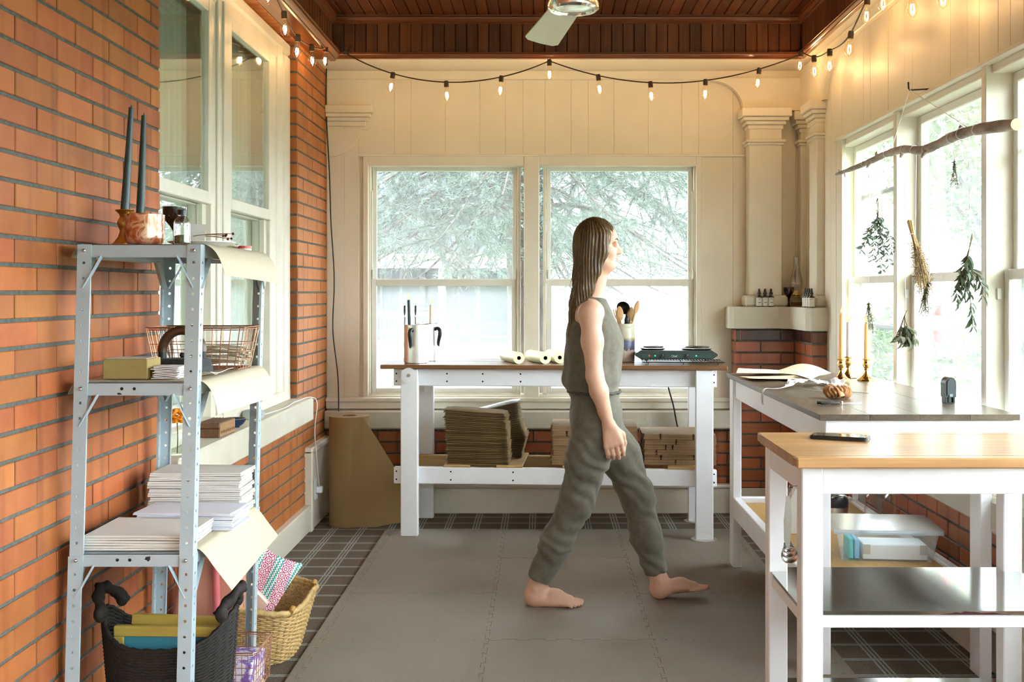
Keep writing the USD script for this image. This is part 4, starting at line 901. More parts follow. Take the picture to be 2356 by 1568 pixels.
# ================================================================ things on the dark table, the pier and the cart
m_peach = M('peach_wax', c(244, 176, 112), 0.4, subsurface_weight=0.15, subsurface_radius=(1.0, 0.4, 0.2), subsurface_scale=0.01)
m_lilac = M('pale_lilac_wax', c(214, 204, 212), 0.4)
def candlestick(name, lab, x, y, z, s=1.0):
    t = thing(name, lab, 'candlestick', (x, y, z))
    pr = [(0, 0), (0.040, 0), (0.0405, 0.003), (0.036, 0.008), (0.030, 0.010), (0.022, 0.018), (0.013, 0.030), (0.009, 0.040), (0.0085, 0.046), (0.013, 0.049), (0.0085, 0.053), (0.012, 0.060), (0.0165, 0.068), (0.0165, 0.078), (0.012, 0.085), (0.0125, 0.089), (0.0195, 0.0935), (0.0195, 0.096), (0.0115, 0.096), (0.0105, 0.084), (0, 0.084)]
    pr = [(a * s, b * s) for a, b in pr]
    v, f = lathe(pr[:6], 8); obj('base', lathe(pr[:6] + [(0, pr[5][1])], 8), m_brass, t)
    obj('stem', lathe([(0, pr[5][1] - 0.0005)] + pr[5:15] + [(0, pr[14][1])], 32), m_brass, t, smooth=40)
    obj('cup', lathe([(0, pr[14][1])] + pr[14:], 32), m_brass, t, smooth=35)
for x, y, ztop, m, lab, fl, d in ((1.299, 4.73, P(0, 722, 4.73)[2], m_peach, 'left', (0.006, 0, 0.042), 'lit tall peach taper candle leftmost of the three on the worktable'),
                               (1.372, 4.88, P(0, 741, 4.88)[2], m_lilac, 'rear', (0.024, 0, 0.026), 'lit pale lilac taper candle behind the left peach one'),
                               (1.408, 4.73, P(0, 744, 4.73)[2], m_peach, 'right', (0.001, 0, 0.040), 'lit peach taper candle at the right of the three on the worktable')):
    candlestick('candlestick', f'{lab} brass candlestick of the three on the worktable by the side window', x, y, TT)
    t = thing('taper_candle', d, 'candle', (x, y, TT + 0.0842)); taper(t, 0, ztop - TT - 0.0842, 0.0108, 0.0085, m, flame=fl)
# self-inking stamp
m_clear = pane_mat('clear_plastic', tint=(0.9, 0.93, 0.95), gain=1.5)
t = thing('ink_stamp', 'upright black self-inking stamp near the front corner of the worktable', 'stamp', (P(2182, 0, 3.77)[0], 3.77, TT), math.radians(6))
ar_ = sg.Polygon([(-0.0195, 0.022), (0.0195, 0.022), (0.0195, 0.070)] + [(0.0195 * math.cos(a), 0.070 + 0.0215 * math.sin(a)) for a in np.linspace(0, np.pi, 16)] + [(-0.0195, 0.070)])
obj('hood', xf(yz(extrude(ar_, 0.034)), (0, 0.017, 0)), m_black, t, smooth=30)
obj('face', xf(yz(extrude(ar_.buffer(-0.006), 0.003)), (0, -0.0172, 0)), M('slate_plastic', c(46, 54, 60), 0.3), t, smooth=30)
obj('base', join(cbox(-0.017, 0.017, -0.015, 0.015, 0.0, 0.004, 0.001), cbox(-0.017, -0.010, -0.015, 0.015, 0.004, 0.022, 0.001), cbox(0.010, 0.017, -0.015, 0.015, 0.004, 0.022, 0.001), cbox(-0.006, 0.006, -0.012, 0.012, 0.004, 0.024, 0.001)), m_black, t)
obj('label_window', cbox(-0.006, 0.006, -0.0212, -0.0203, 0.024, 0.034, 0.0006), M('grey_plastic', c(120, 132, 140), 0.3), t)
# kraft sheets and scraps at the far end
def sheet(name, lab, corners, z, mat, amp=0.004, th=0.0012, seed=0, cat='paper', curl=None):
    q = np.array(corners, float)
    def fn(u, v):
        p = (q[0][:, None, None] * (1 - u) * (1 - v) + q[1][:, None, None] * u * (1 - v) + q[2][:, None, None] * u * v + q[3][:, None, None] * (1 - u) * v)
        zz = z + th + amp * (meshkit.noise(np.stack([u * 3 + seed, v * 3, 0 * u + seed], -1), seed)) + (curl(u, v) if curl else 0)
        return p[0], p[1], zz
    return obj(name, thick(grid(fn, 22, 18), th), mat, smooth=60, label=lab, cat=cat)
def on_table(px, py, z=TT): Y = (EYE - z) * F / (py - CY); return (P(px, py, Y)[0], Y)
sheet('kraft_sheet', 'large pale kraft sheet with a raised far edge on the worktable', [on_table(1722, 861), on_table(1872, 869), on_table(1912, 859), on_table(1790, 856)], TT, m_kraftlight, 0.004, curl=lambda u, v: 0.028 * np.sin(np.pi * u) * v ** 2 + 0.012 * np.sin(np.pi * u))
sheet('pink_paper_strip', 'pale pink folded paper strip at the far left corner of the worktable', [on_table(1694, 865), on_table(1792, 866), on_table(1800, 861), on_table(1704, 860)], TT + 0.004, M('pale_pink_paper', c(224, 202, 186), 0.7), 0.003, curl=lambda u, v: 0.010 + 0.016 * np.sin(np.pi * v) * (1 - 0.5 * u))
sheet('kraft_sheet', 'pale kraft envelope blank nearest the edge of the worktable', [on_table(1702, 869), on_table(1735, 877), on_table(1860, 876), on_table(1830, 866.5)], TT, m_kraftlight, 0.003, seed=3, curl=lambda u, v: 0.004 + 0.006 * u * (1 - v))
sheet('white_paper_slip', 'small white paper slip leaning across the kraft sheets', [on_table(1832, 872), on_table(1866, 876.5), on_table(1875, 873), on_table(1842, 866)], TT + 0.008, m_whitepaper, 0.002, curl=lambda u, v: 0.012 * (1 - u))
# white fabric strip trailing over the edge
m_cloth = M('white_muslin', c(238, 236, 238), 0.85, bump=0.001, bscale=200)
e0 = on_table(1776, 898); 
path = [(0.8725 - 0.012, e0[1], TT - 0.055), (0.8725 - 0.013, e0[1] + 0.004, TT - 0.02), (0.8725 - 0.006, e0[1] + 0.01, TT + 0.003), (0.90, e0[1] + 0.03, TT + 0.006)] + [(*on_table(a, b), TT + h) for a, b, h in ((1812, 894, 0.012), (1836, 889, 0.026), (1856, 887, 0.022), (1878, 884, 0.016), (1902, 887, 0.008), (1927, 882, 0.022))]
cpth = spline(path, 90); s_ = np.linspace(0, 1, 90); rw = np.random.RandomState(4)
wd = np.interp(s_, [0, 0.25, 0.35, 0.5, 0.62, 0.85, 1], [0.004, 0.006, 0.02, 0.04, 0.035, 0.016, 0.03])
off = np.linspace(-1, 1, 9); tdir = np.gradient(cpth, axis=0); tdir[:, 2] = 0; tdir /= np.linalg.norm(tdir, axis=1)[:, None] + 1e-9
nrm_ = np.stack([-tdir[:, 1], tdir[:, 0], 0 * s_], 1)
rib = cpth[:, None] + nrm_[:, None] * (wd[:, None] * off[None])[..., None]
rib[..., 2] += np.where(s_ > 0.3, 1, 0.0)[:, None] * (0.006 * np.sin(off * 5)[None] * np.sin(s_ * 40)[:, None] + 0.0025 * rw.randn(90, 9) * (s_ > 0.3)[:, None] * 0.5)
rib[..., 2] = np.where((s_ > 0.26)[:, None], np.maximum(rib[..., 2], TT + 0.0015), rib[..., 2])
i, j = np.meshgrid(np.arange(89), np.arange(8), indexing='ij'); q = np.stack([i * 9 + j, (i + 1) * 9 + j, (i + 1) * 9 + j + 1, i * 9 + j + 1], -1).reshape(-1, 4)
obj('fabric_strip', thick((rib.reshape(-1, 3), np.vstack([q[:, [0, 1, 2]], q[:, [0, 2, 3]]])), 0.0006), m_cloth, smooth=50, label='crumpled white fabric strip trailing over the left edge of the worktable', cat='fabric')
obj('string_end', tube(spline([(*on_table(1850, 896), TT + 0.0015), (*on_table(1900, 900), TT + 0.0015), (*on_table(1960, 902), TT + 0.002), (*on_table(1999, 905), TT + 0.0015)], 30), 0.0014, 6), m_cloth, smooth=True, label='thin white thread lying behind the brown scrunchie', cat='thread')
# brown scrunchie
sx_, sy_ = on_table(1927, 915); t = thing('scrunchie', 'bunched caramel brown scrunchie beside the thread snips', 'scrunchie', (sx_, sy_, TT))
u = np.linspace(0, 2 * np.pi, 121)[:-1]; pts = np.stack([0.030 * np.cos(u), 0.030 * np.sin(u) * 0.8, 0.024 + 0.004 * np.sin(3 * u)], 1)
v, f = tube(pts, 0.018 + 0.003 * np.sin(5 * u), 20, closed=True) if False else tube(pts, 0.019, 24, closed=True)
cen = np.repeat(pts, 24, 0); d = v - cen; th_ = np.tile(np.arange(24) / 24 * 2 * np.pi, 120); uu = np.repeat(u, 24)
k = 1 + 0.16 * np.sin(23 * uu + 2.2 * np.sin(th_ * 2 + uu)) + 0.10 * np.sin(9 * uu + th_)
v = cen + d * k[:, None]; v[:, 2] = np.maximum(v[:, 2], 0.0005)
obj('gathered_cloth', (v, f), M('caramel_cloth', c(176, 120, 62), 0.6, var=0.15, vscale=40, sheen_weight=0.4), t, smooth=True)
obj('tail', join(xf(tube(spline([(-0.005, -0.028, 0.03), (0.0, -0.042, 0.022), (0.004, -0.046, 0.01)], 10), np.linspace(0.008, 0.013, 10), 12, flat=0.5))), M('pale_caramel_cloth', c(206, 156, 106), 0.6), t, smooth=True)
# snips
nx, ny = on_table(1932, 931); t = thing('thread_snips', 'black-handled thread snips lying in front of the scrunchie', 'snips', (nx, ny, TT), math.radians(4))
obj('handle', tube(spline([(-0.078, 0.006, 0.008), (-0.06, 0.003, 0.008), (-0.03, 0.002, 0.007), (-0.002, 0.0, 0.006)], 16), np.linspace(0.0078, 0.0055, 16), 12, flat=0.7), m_black, t, smooth=40)
obj('handle', tube(spline([(-0.07, -0.012, 0.007), (-0.04, -0.011, 0.007), (-0.002, -0.003, 0.006)], 14), np.linspace(0.006, 0.005, 14), 12, flat=0.7), m_black, t, smooth=40)
obj('pivot', cyl((0.006, -0.001, 0.002), (0.006, -0.001, 0.013), 0.005, n=14), m_steel, t)
bl_ = sg.Polygon([(0, -0.004), (0.05, -0.004), (0.078, 0.0), (0.05, 0.003), (0, 0.005)])
for k in (0, 1): obj('blade', xf(extrude(bl_, 0.0014), (0.0, -0.001 + 0.003 * k, 0.004 + 0.002 * k), (0, 0, -2 + 4 * k)), m_steel, t)
# dropper bottles on the pier cap
m_amber = M('brown_bottle_glass', c(46, 26, 16), 0.12, coat_weight=0.5)
CAPZ = 1.2115
m_print = M('grey_label_print', c(92, 92, 98), 0.6)
def dropper(x, y, lab, rz, words, group=None):
    t = thing('dropper_bottle', lab, 'bottle', (x, y, CAPZ), rz, group=group)
    obj('glass', lathe([(0, 0), (0.0155, 0), (0.0165, 0.002), (0.0165, 0.056), (0.014, 0.062), (0.0075, 0.066), (0.0075, 0.071), (0, 0.071)], 28), m_amber, t, smooth=35)
    l = obj('label', lathe([(0.0167, 0.005), (0.0172, 0.005), (0.0172, 0.053), (0.0167, 0.053), (0.0167, 0.005)], 28), m_whitepaper, t, smooth=35)
    for zz, h, w in words: obj('print', cbox(-w, w, -0.0176, -0.0165 , zz, zz + h, 0.0001), m_print, l)
    obj('dropper', lathe([(0, 0.070), (0.0105, 0.070), (0.0105, 0.082), (0.0075, 0.084), (0.0065, 0.098), (0.0045, 0.104), (0, 0.105)], 24), m_black, t, smooth=35)
wl_ = [(0.044, 0.0025, 0.006), (0.036, 0.001, 0.005), (0.022, 0.004, 0.008), (0.012, 0.001, 0.005)]
for px, lab in ((1747.5, 'left'), (1761, 'middle'), (1775, 'right')):
    dropper(P(px, 0, 6.27)[0], 6.283, f'{lab} of the three dropper bottles standing in a row on the pier cap', 0, wl_)
for k, (px, Y) in enumerate(((1853, 6.02), (1857, 5.98), (1861.5, 5.94), (1867, 5.905))):
    dropper(P(px, 0, Y)[0], Y, ('rearmost', 'second from the rear', 'third from the rear', 'frontmost')[k] + ' dropper bottle in the slanting row by the pilaster', math.radians(-25), wl_[:1])
# goblet tealight
m_smoke = M('smoky_dark_glass', c(26, 20, 18), 0.08, coat_weight=0.6)
def goblet(name, lab, loc, s=1.0):
    t = thing(name, lab, 'goblet', loc)
    pr = [(0, 0), (0.024, 0), (0.022, 0.003), (0.006, 0.008), (0.0042, 0.02), (0.0048, 0.045), (0.012, 0.058), (0.024, 0.072), (0.030, 0.09), (0.031, 0.108), (0.0295, 0.108), (0.028, 0.092), (0.021, 0.076), (0.008, 0.066), (0, 0.064)]
    obj('glass', lathe([(a * s, b * s) for a, b in pr], 36), m_smoke, t, smooth=50); return t
g1 = goblet('tealight_goblet', 'dark goblet with a lit tealight left of the oil lamp', (P(1815, 0, 6.36)[0], 6.36, CAPZ), 1.05)
obj('tealight', lathe([(0, 0.078), (0.017, 0.078), (0.017, 0.092), (0, 0.092)], 20), m_palewax, g1)
v, f = lathe([(0, 0), (0.003, 0.003), (0.003, 0.007), (0, 0.016)], 10); obj('flame', (v + [0, 0, 0.097], f), m_flame, g1, smooth=True)
# oil lamp
m_lampglass = pane_mat('lamp_glass', tint=(0.9, 0.86, 0.78), gain=1.3)
m_chimney = pane_mat('lamp_chimney_glass', tint=(0.9, 0.89, 0.86), ior=1.75, gain=1.6)
lx, ly = P(1833, 0, 6.30)[0], 6.305
t = thing('oil_lamp', 'glass oil lamp with a tall clear chimney on the corner pier', 'oil lamp', (lx, ly, CAPZ))
v, f = lathe([(0, 0.001), (0.026, 0.001), (0.033, 0.008), (0.036, 0.024), (0.034, 0.044), (0.026, 0.055), (0.020, 0.060)], 64)
a = np.arctan2(v[:, 1], v[:, 0]); rr_ = 1 + 0.045 * np.cos(a * 16) * np.clip(v[:, 2] / 0.01, 0, 1) * (v[:, 2] < 0.05); v = v * np.stack([rr_, rr_, 1 + 0 * rr_], 1)
obj('font', (v, f), m_lampglass, t, smooth=60)
obj('oil', lathe([(0, 0.004), (0.025, 0.004), (0.031, 0.012), (0.033, 0.026), (0, 0.026)], 32), pane_mat('lamp_oil', tint=(0.55, 0.47, 0.32)), t, smooth=40)
b_ = obj('burner', lathe([(0, 0.058), (0.021, 0.058), (0.023, 0.064), (0.030, 0.068), (0.031, 0.074), (0.024, 0.080), (0.018, 0.088), (0.012, 0.094), (0.004, 0.097), (0, 0.097)], 36), m_brass, t, smooth=40)
obj('wick_knob', join(cyl((0.02, 0, 0.075), (0.036, 0, 0.075), 0.0016, n=8), cyl((0.036, 0, 0.075), (0.039, 0, 0.075), 0.006, n=14)), m_brass, b_)
obj('chimney', lathe([(0.0255, 0.078), (0.026, 0.090), (0.034, 0.115), (0.0375, 0.135), (0.034, 0.165), (0.024, 0.20), (0.0175, 0.23), (0.0165, 0.27), (0.0185, 0.285), (0.0168, 0.285), (0.0150, 0.27), (0.0160, 0.23), (0.0225, 0.20), (0.0325, 0.165), (0.036, 0.135)], 40), m_chimney, t, smooth=60)
# phone on the cart
pc = np.array([P(1931, 0, 2.94)[0], 2.93]); t = thing('smartphone', 'black smartphone lying face up on the butcher block top', 'phone', (pc[0], pc[1], 0.9003), math.radians(-24))
ph = sg.box(-0.076, -0.036, 0.076, 0.036).buffer(-0.010).buffer(0.010, quad_segs=6)
obj('case', join(extrude(ph.buffer(-0.0015), 0.0020), extrude(ph, 0.0075, (0, 0, 0.0010)), extrude(ph.buffer(-0.0015), 0.0015, (0, 0, 0.0078))), m_black, t)
obj('screen', extrude(ph.buffer(-0.004), 0.0008, (0, 0, 0.0094)), M('black_screen_glass', c(14, 16, 18), 0.05), t)
# measuring spoons on a nail in the cart's side
t = thing('measuring_spoons', 'ring of steel measuring spoons hanging from the side of the kitchen cart', 'measuring spoons', (0.603, 2.652, 0.82))
obj('ring', tube([(0.002 * math.cos(a) * 0 + 0.0, 0.0125 * math.cos(a), -0.012 + 0.017 * math.sin(a)) for a in np.linspace(0, 2 * np.pi, 25)[:-1]], 0.0009, 6, closed=True), m_steel, t)
for k, (L, r) in enumerate(((0.145, 0.021), (0.135, 0.0165), (0.127, 0.013), (0.120, 0.0105))):
    dx, dy = -0.004 - 0.0042 * k * 0.6, -0.004 + 0.003 * k
    pl = sg.Polygon([(-0.004, 0), (0.004, 0), (0.0055, -0.03), (0.0075, -0.06), (0.005, -(L - r)), (-0.005, -(L - r)), (-0.0075, -0.06), (-0.0055, -0.03)]).difference(sg.Point(0, -0.006).buffer(0.0022))
    h = obj('handle', xf(yz(extrude(pl, 0.0012)), (dx * 0.5, dy - 0.002 * k, -0.022), (0, 2, -8)), m_steel, t)
    bw = lathe([(0, -r * 0.55), (r * 0.5, -r * 0.48), (r * 0.85, -r * 0.25), (r, 0), (r * 0.94, 0), (r * 0.78, -r * 0.22), (0, -r * 0.48)], 28)
    obj('bowl', xf(xf(xf(bw, rot=(90, 0, 0)), rot=(0, 0, -8)), (dx * 0.5, dy - 0.002 * k - 0.002, -0.022 - L + 0.002)), m_steel, h, smooth=40)
obj('nail', cyl((0.6235, 2.66, 0.8215), (0.603, 2.64, 0.8245), 0.0011, n=8), m_steel, label='thin steel nail holding the measuring spoons', cat='nail')
# under the worktable
SH = 0.3185
m_bin = pane_mat('frosted_bin_plastic', tint=(0.93, 0.96, 0.97), gain=1.6, rough=0.15, veil=0.14)
t = thing('storage_bin', 'clear plastic storage bin with a frosted lid under the worktable', 'bin', (1.262, 4.06, SH), math.radians(-5))
def taper_box(w0, d0, w1, d1, h, r=0.02):
    a = sg.box(-w0 / 2, -d0 / 2, w0 / 2, d0 / 2).buffer(-r).buffer(r, quad_segs=4); b = np.array(a.exterior.coords)[:-1]
    s = np.array([w1 / w0, d1 / d0]); n = len(b); v = np.vstack([np.c_[b, 0 * b[:, 0]], np.c_[b * s, 0 * b[:, 0] + h], [[0, 0, 0]]]); i = np.arange(n); j = (i + 1) % n
    return v, np.vstack([np.stack([i, j, j + n], 1), np.stack([i, j + n, i + n], 1), np.stack([j, i, np.full(n, 2 * n)], 1)])
obj('tub', taper_box(0.325, 0.235, 0.37, 0.275, 0.112), m_bin, t, smooth=30)
lid = sg.box(-0.195, -0.148, 0.195, 0.148).buffer(-0.015).buffer(0.015, quad_segs=4)
l_ = obj('lid', join(extrude(lid.difference(lid.buffer(-0.02)), 0.009, (0, 0, 0.110)), extrude(lid.buffer(-0.019), 0.0015, (0, 0, 0.1175)), extrude(lid.difference(lid.buffer(-0.004)), 0.009, (0, 0, 0.103))), pane_mat('frosted_lid_plastic', tint=(0.88, 0.92, 0.94), gain=1.8, rough=0.2, veil=0.4), t, smooth=30)
for x in (-0.1, 0.1): obj('latch', cbox(x - 0.02, x + 0.02, -0.1495, -0.147, 0.100, 0.114, 0.0008), m_bin, l_)
def inbin(name, lab, cat, lo, hi, mat_, parts=None):
    a = math.radians(-5); o = np.array([1.262, 4.06, SH + 0.002])
    t = thing(name, lab, cat, o, a); obj('body', cbox(lo[0], hi[0], lo[1], hi[1], lo[2], hi[2], 0.003), mat_, t)
    for n_, m_, b in (parts or []): obj(n_, cbox(*b, 0.001), m_, t)
mw = M('white_carton', c(240, 240, 238), 0.5)
inbin('small_box', 'white box inside the clear storage bin, nearest its front', 'box', (-0.085, -0.10, 0.0), (0.145, 0.02, 0.055), mw, [('corner_plate', m_alu, (0.118, 0.146, -0.1012, -0.0995, 0.02, 0.055)), ('corner_plate', m_alu, (-0.086, -0.058, -0.1012, -0.0995, 0.02, 0.055))])
inbin('small_box', 'teal packet standing inside the left end of the storage bin', 'packet', (-0.135, -0.095, 0.0), (-0.118, 0.01, 0.075), M('teal_card', c(60, 190, 190), 0.5))
inbin('small_box', 'pale blue packet beside the teal one in the storage bin', 'packet', (-0.113, -0.095, 0.0), (-0.096, 0.01, 0.070), M('pale_blue_card', c(120, 190, 220), 0.5))
t = thing('steel_canister', 'steel canister with a black domed lid on the lower shelf of the worktable', 'canister', (1.222, 4.56, SH))
obj('body', lathe([(0, 0), (0.056, 0), (0.058, 0.003), (0.058, 0.082), (0, 0.082)], 40), m_steel, t, smooth=35)
obj('lid', lathe([(0, 0.0822), (0.0585, 0.0822), (0.0585, 0.108), (0.054, 0.122), (0.042, 0.130), (0, 0.132)], 40), m_black, t, smooth=35)
obj('lid_handle', tube(spline([(-0.02, -0.045, 0.122), (0.0, -0.05, 0.132), (0.03, -0.045, 0.128), (0.045, -0.03, 0.112)], 16), 0.004, 8), m_steel, t, smooth=40)
t = thing('glass_jar', 'large clear glass jar on the lower shelf before the brick wall', 'jar', (1.372, 4.42, SH))
obj('glass', lathe([(0, 0.003), (0.055, 0.002), (0.062, 0.01), (0.062, 0.14), (0.055, 0.158), (0.045, 0.165), (0.045, 0.185)], 40), pane_mat('jar_glass', tint=(0.97, 0.98, 0.98), gain=1.6), t, smooth=40)
obj('lid', lathe([(0, 0.186), (0.048, 0.186), (0.048, 0.202), (0, 0.204)], 36), m_alu, t, smooth=35)
t = thing('paper_bag', 'folded white paper bag leaning on the lower shelf behind the cart leg', 'bag', (1.0, 4.45, SH))
obj('bag', extrude(sg.Polygon([(-0.07, 0), (0.05, 0), (0.05, 0.20), (0.03, 0.215)]), 0.05), m_whitepaper, t) if False else obj('bag', yz(extrude(sg.Polygon([(-0.07, 0.0), (0.05, 0.0), (0.05, 0.20), (0.035, 0.20)]), 0.05)), m_whitepaper, t)
obj('fold', yz(extrude(sg.Polygon([(-0.06, 0.02), (0.045, 0.06), (0.045, 0.07), (-0.055, 0.03)]), 0.003)), m_whitepaper, t) if False else None
# ================================================================ things on the grey rack and on the window sill
Z1, Z2, Z3, Z4 = [z + 0.0006 for z in ZS]
def liner(zt, y0, y1, out, drop, lab, skew=0.0, left=0.0, straight=False):
    """A sheet of paper lying on a shelf and falling over its right edge."""
    x0 = RX + LEAN * zt; xe = x0 + RW
    k = np.array([(x0 + 0.01, 0.0)] + ([] if not left else []) + [(x0 + 0.1, 0), (xe - 0.05, 0.0), (xe - 0.004, 0.0015), (xe + out * 0.35, -drop * 0.10), (xe + out * 0.75, -drop * 0.42), (xe + out, -drop)])
    if straight: k = np.vstack([k[:-3], [(xe + out * 0.15, -drop * 0.10), (xe + out * 0.55, -drop * 0.52), (xe + out, -drop)]])
    if left: k = np.vstack([[(x0 - left, -left * 1.2), (x0 - left * 0.5, -left * 0.3), (x0 - 0.002, 0.001)], k])
    from scipy.interpolate import PchipInterpolator
    d = np.r_[0, np.cumsum(np.linalg.norm(np.diff(k, axis=0), axis=1))]; fx, fz = PchipInterpolator(d, k[:, 0]), PchipInterpolator(d, k[:, 1])
    def fn(u, v):
        s = u * d[-1] * (1 - skew * 0.12 * (1 - v)); return fx(s), RY + y0 + (y1 - y0) * v + skew * 0.05 * np.clip(u - 0.7, 0, 1), zt + 0.0016 + fz(s) + 0.0 * v
    return obj('shelf_liner', thick(grid(fn, 60, 12), 0.0007), m_paper, smooth=60, label=lab, cat='paper')
liner(ZS[0], 0.03, 0.62, 0.055, 0.10, 'cream paper draped over the right edge of the top rack shelf', 0.3, 0.03)
liner(ZS[1], 0.03, 0.63, 0.045, 0.10, 'cream paper curling over the right edge of the second rack shelf', 0.2, 0.03)
liner(ZS[2], 0.05, 0.62, 0.075, 0.088, 'cream paper sloping off the right edge of the third rack shelf', -0.5, 0.0, True)
liner(ZS[3], 0.06, 0.60, 0.06, 0.09, 'cream paper bent over the right edge of the lowest rack shelf', 0.2)
LZ = 0.003
# top shelf
def rp_(px, Y): return P(px, 0, Y)[0]
m_agedbrass = M('aged_brass', (0.58, 0.36, 0.10), 0.25, metal=1.0)
def stick(lab, x, y, z, s):
    t = thing('brass_candle_holder', lab, 'candle holder', (x, y, z))
    pr = [(0, 0), (0.036, 0), (0.037, 0.004), (0.027, 0.012), (0.017, 0.026), (0.012, 0.042), (0.016, 0.052), (0.020, 0.062), (0.017, 0.072), (0.012, 0.080), (0.015, 0.088), (0.024, 0.096), (0.0245, 0.099), (0.012, 0.099), (0.011, 0.09), (0, 0.09)]
    pr = [(a * s, b * s) for a, b in pr]
    obj('base', lathe(pr[:5] + [(0, pr[4][1])], 32), m_agedbrass, t, smooth=40)
    obj('stem', lathe([(0, pr[4][1] - 0.0004)] + pr[4:11] + [(0, pr[10][1])], 32), m_agedbrass, t, smooth=40)
    obj('cup', lathe([(0, pr[10][1] - 0.0004)] + pr[10:], 32), m_agedbrass, t, smooth=40); return 0.09 * s
for px0, Y, px1, pyt, pyb, lab in ((287, 3.07, 302, 248, 487, 'tall dark teal taper candle in the left brass holder on the rack'), (323, 3.12, 331, 266, 494, 'dark teal taper candle behind the copper glass on the rack')):
    x = rp_(px0, Y); hh = stick('left brass candle holder on the top rack shelf' if px0 < 300 else 'brass candle holder hidden behind the copper glass on the rack', x, Y, Z1 + LZ, 1.04 if px0 < 300 else 0.98)
    t = thing('taper_candle', lab, 'candle', (x, Y, Z1 + LZ + hh + 0.0006)); L = P(0, pyt, Y)[2] - (Z1 + LZ + hh)
    taper(t, 0, L, 0.0125, 0.0068, m_darkwax, lean=(rp_(px1, Y) - x, 0), lit=False)
def copper_glass_mat():
    g = Graph(); o = g('texture_coordinate') + '.object'
    n = g('noise_texture', vector=o, scale=28.0, detail=4.0, distortion=1.2) + '.fac'
    col = g('rgb_ramp', ramp=[(0.3, c(120, 56, 30)), (0.45, c(196, 110, 70)), (0.55, c(228, 178, 150)), (0.65, c(150, 96, 36)), (0.75, c(120, 30, 40))], fac=n) + '.color'
    return g.done('copper_lustre_glass', g('principled_bsdf', base_color=col, metallic=0.3, roughness=0.22, coat_weight=0.4) + '.BSDF')
t = thing('copper_glass', 'iridescent copper votive glass at the front of the top rack shelf', 'glass', (rp_(331, 2.96), 2.965, Z1 + LZ))
v, f = lathe([(0, 0), (0.042, 0), (0.049, 0.006), (0.052, 0.02), (0.052, 0.082), (0.048, 0.083), (0.047, 0.02), (0.042, 0.01), (0, 0.008)], 56)
a = np.arctan2(v[:, 1], v[:, 0]); k = 1 + 0.02 * np.sin(9 * a + v[:, 2] * 60) * (v[:, 2] > 0.01); v = v * np.stack([k, k, 1 + 0 * k], 1)
obj('glass', (v, f), copper_glass_mat(), t, smooth=50)
obj('dried_petals', join([sphere(0.010, (0.028 * math.cos(q), 0.028 * math.sin(q), 0.076 + 0.003 * (q % 2)), 1, (1.3, 1, 0.5)) for q in np.arange(0, 6.2, 0.7)]), M('dried_rose', c(134, 40, 52), 0.8), t, smooth=60)
goblet('dark_goblet', 'dark goblet with a gilt rim behind the small bottle on the rack', (rp_(402, 3.2), 3.2, Z1 + LZ), 1.12)
t = thing('herb_bottle', 'small clear bottle with a black cap and dried herbs on the rack', 'bottle', (rp_(419, 2.935), 2.935, Z1 + LZ))
obj('glass', lathe([(0, 0.001), (0.020, 0.001), (0.022, 0.004), (0.022, 0.056), (0.019, 0.066), (0.0115, 0.073), (0.0105, 0.078), (0.0115, 0.080)], 32), pane_mat('bottle_glass', tint=(0.96, 0.97, 0.96), gain=2.0), t, smooth=40)
obj('herbs', lathe([(0, 0.0025), (0.0195, 0.0025), (0.0205, 0.006), (0.0205, 0.022), (0.012, 0.025), (0, 0.024)], 24), M('dried_herbs', c(84, 80, 48), 0.9, var=0.6, vscale=300, bump=0.004, bscale=400), t, kind='stuff')
obj('cap', lathe([(0, 0.0795), (0.0128, 0.0795), (0.0128, 0.092), (0.0115, 0.093), (0, 0.093)], 28), m_black, t, smooth=35)
obj('paper_card', thick(grid(lambda u, v: (rp_(430, 3.25) + 0.045 * u + 0.004 * v, 3.25 + 0.012 * u + 0.02 * v, Z1 + LZ + 0.0005 + 0.075 * v), 4, 6), 0.001), m_whitepaper, label='white card propped behind the small bottle on the rack', cat='card')
t = thing('plate', 'white shallow plate with dried stems on the top rack shelf', 'plate', (-1.035, 3.30, Z1 + LZ))
obj('dish', lathe([(0, 0), (0.055, 0), (0.06, 0.004), (0.10, 0.021), (0.10, 0.023), (0.058, 0.007), (0, 0.004)], 48), M('white_glaze', c(238, 236, 230), 0.2), t, smooth=40)
m_twig = M('dry_twig', c(150, 120, 72), 0.8)
t2 = thing('dried_sprig', 'dried sprig with dark red berries lying on the white plate', 'sprig', (-1.05, 3.27, Z1 + LZ + 0.022))
rs = random.Random(2); tw, be = [], []
for k in range(6):
    a = rs.uniform(-0.5, 0.9); L = rs.uniform(0.06, 0.15); e = np.array([L * math.cos(a), 0.03 * math.sin(a * 3), 0.008 + 0.02 * rs.random()])
    tw.append(tube(spline([(-0.06, 0.005 * k - 0.01, 0.004), e * 0.5 + [0, 0, 0.012], e], 8), 0.0009, 5)); be.append(sphere(0.004, e, 1))
for q in tw: obj('twig', q, m_twig, t2)
for q in be: obj('berry', q, M('berry_red', c(96, 24, 20), 0.4) if q is be[0] else '/World/Looks/berry_red', t2)
t = thing('red_tin', 'small flat red and white tin at the back right of the top shelf', 'tin', (-0.945, 3.43, Z1 + LZ))
obj('body', lathe([(0, 0), (0.025, 0), (0.025, 0.008), (0, 0.008)], 28), m_whitepaper, t); obj('lid', lathe([(0, 0.0082), (0.026, 0.0082), (0.026, 0.016), (0, 0.0165)], 28), M('red_tin_paint', c(196, 60, 44), 0.35), t)
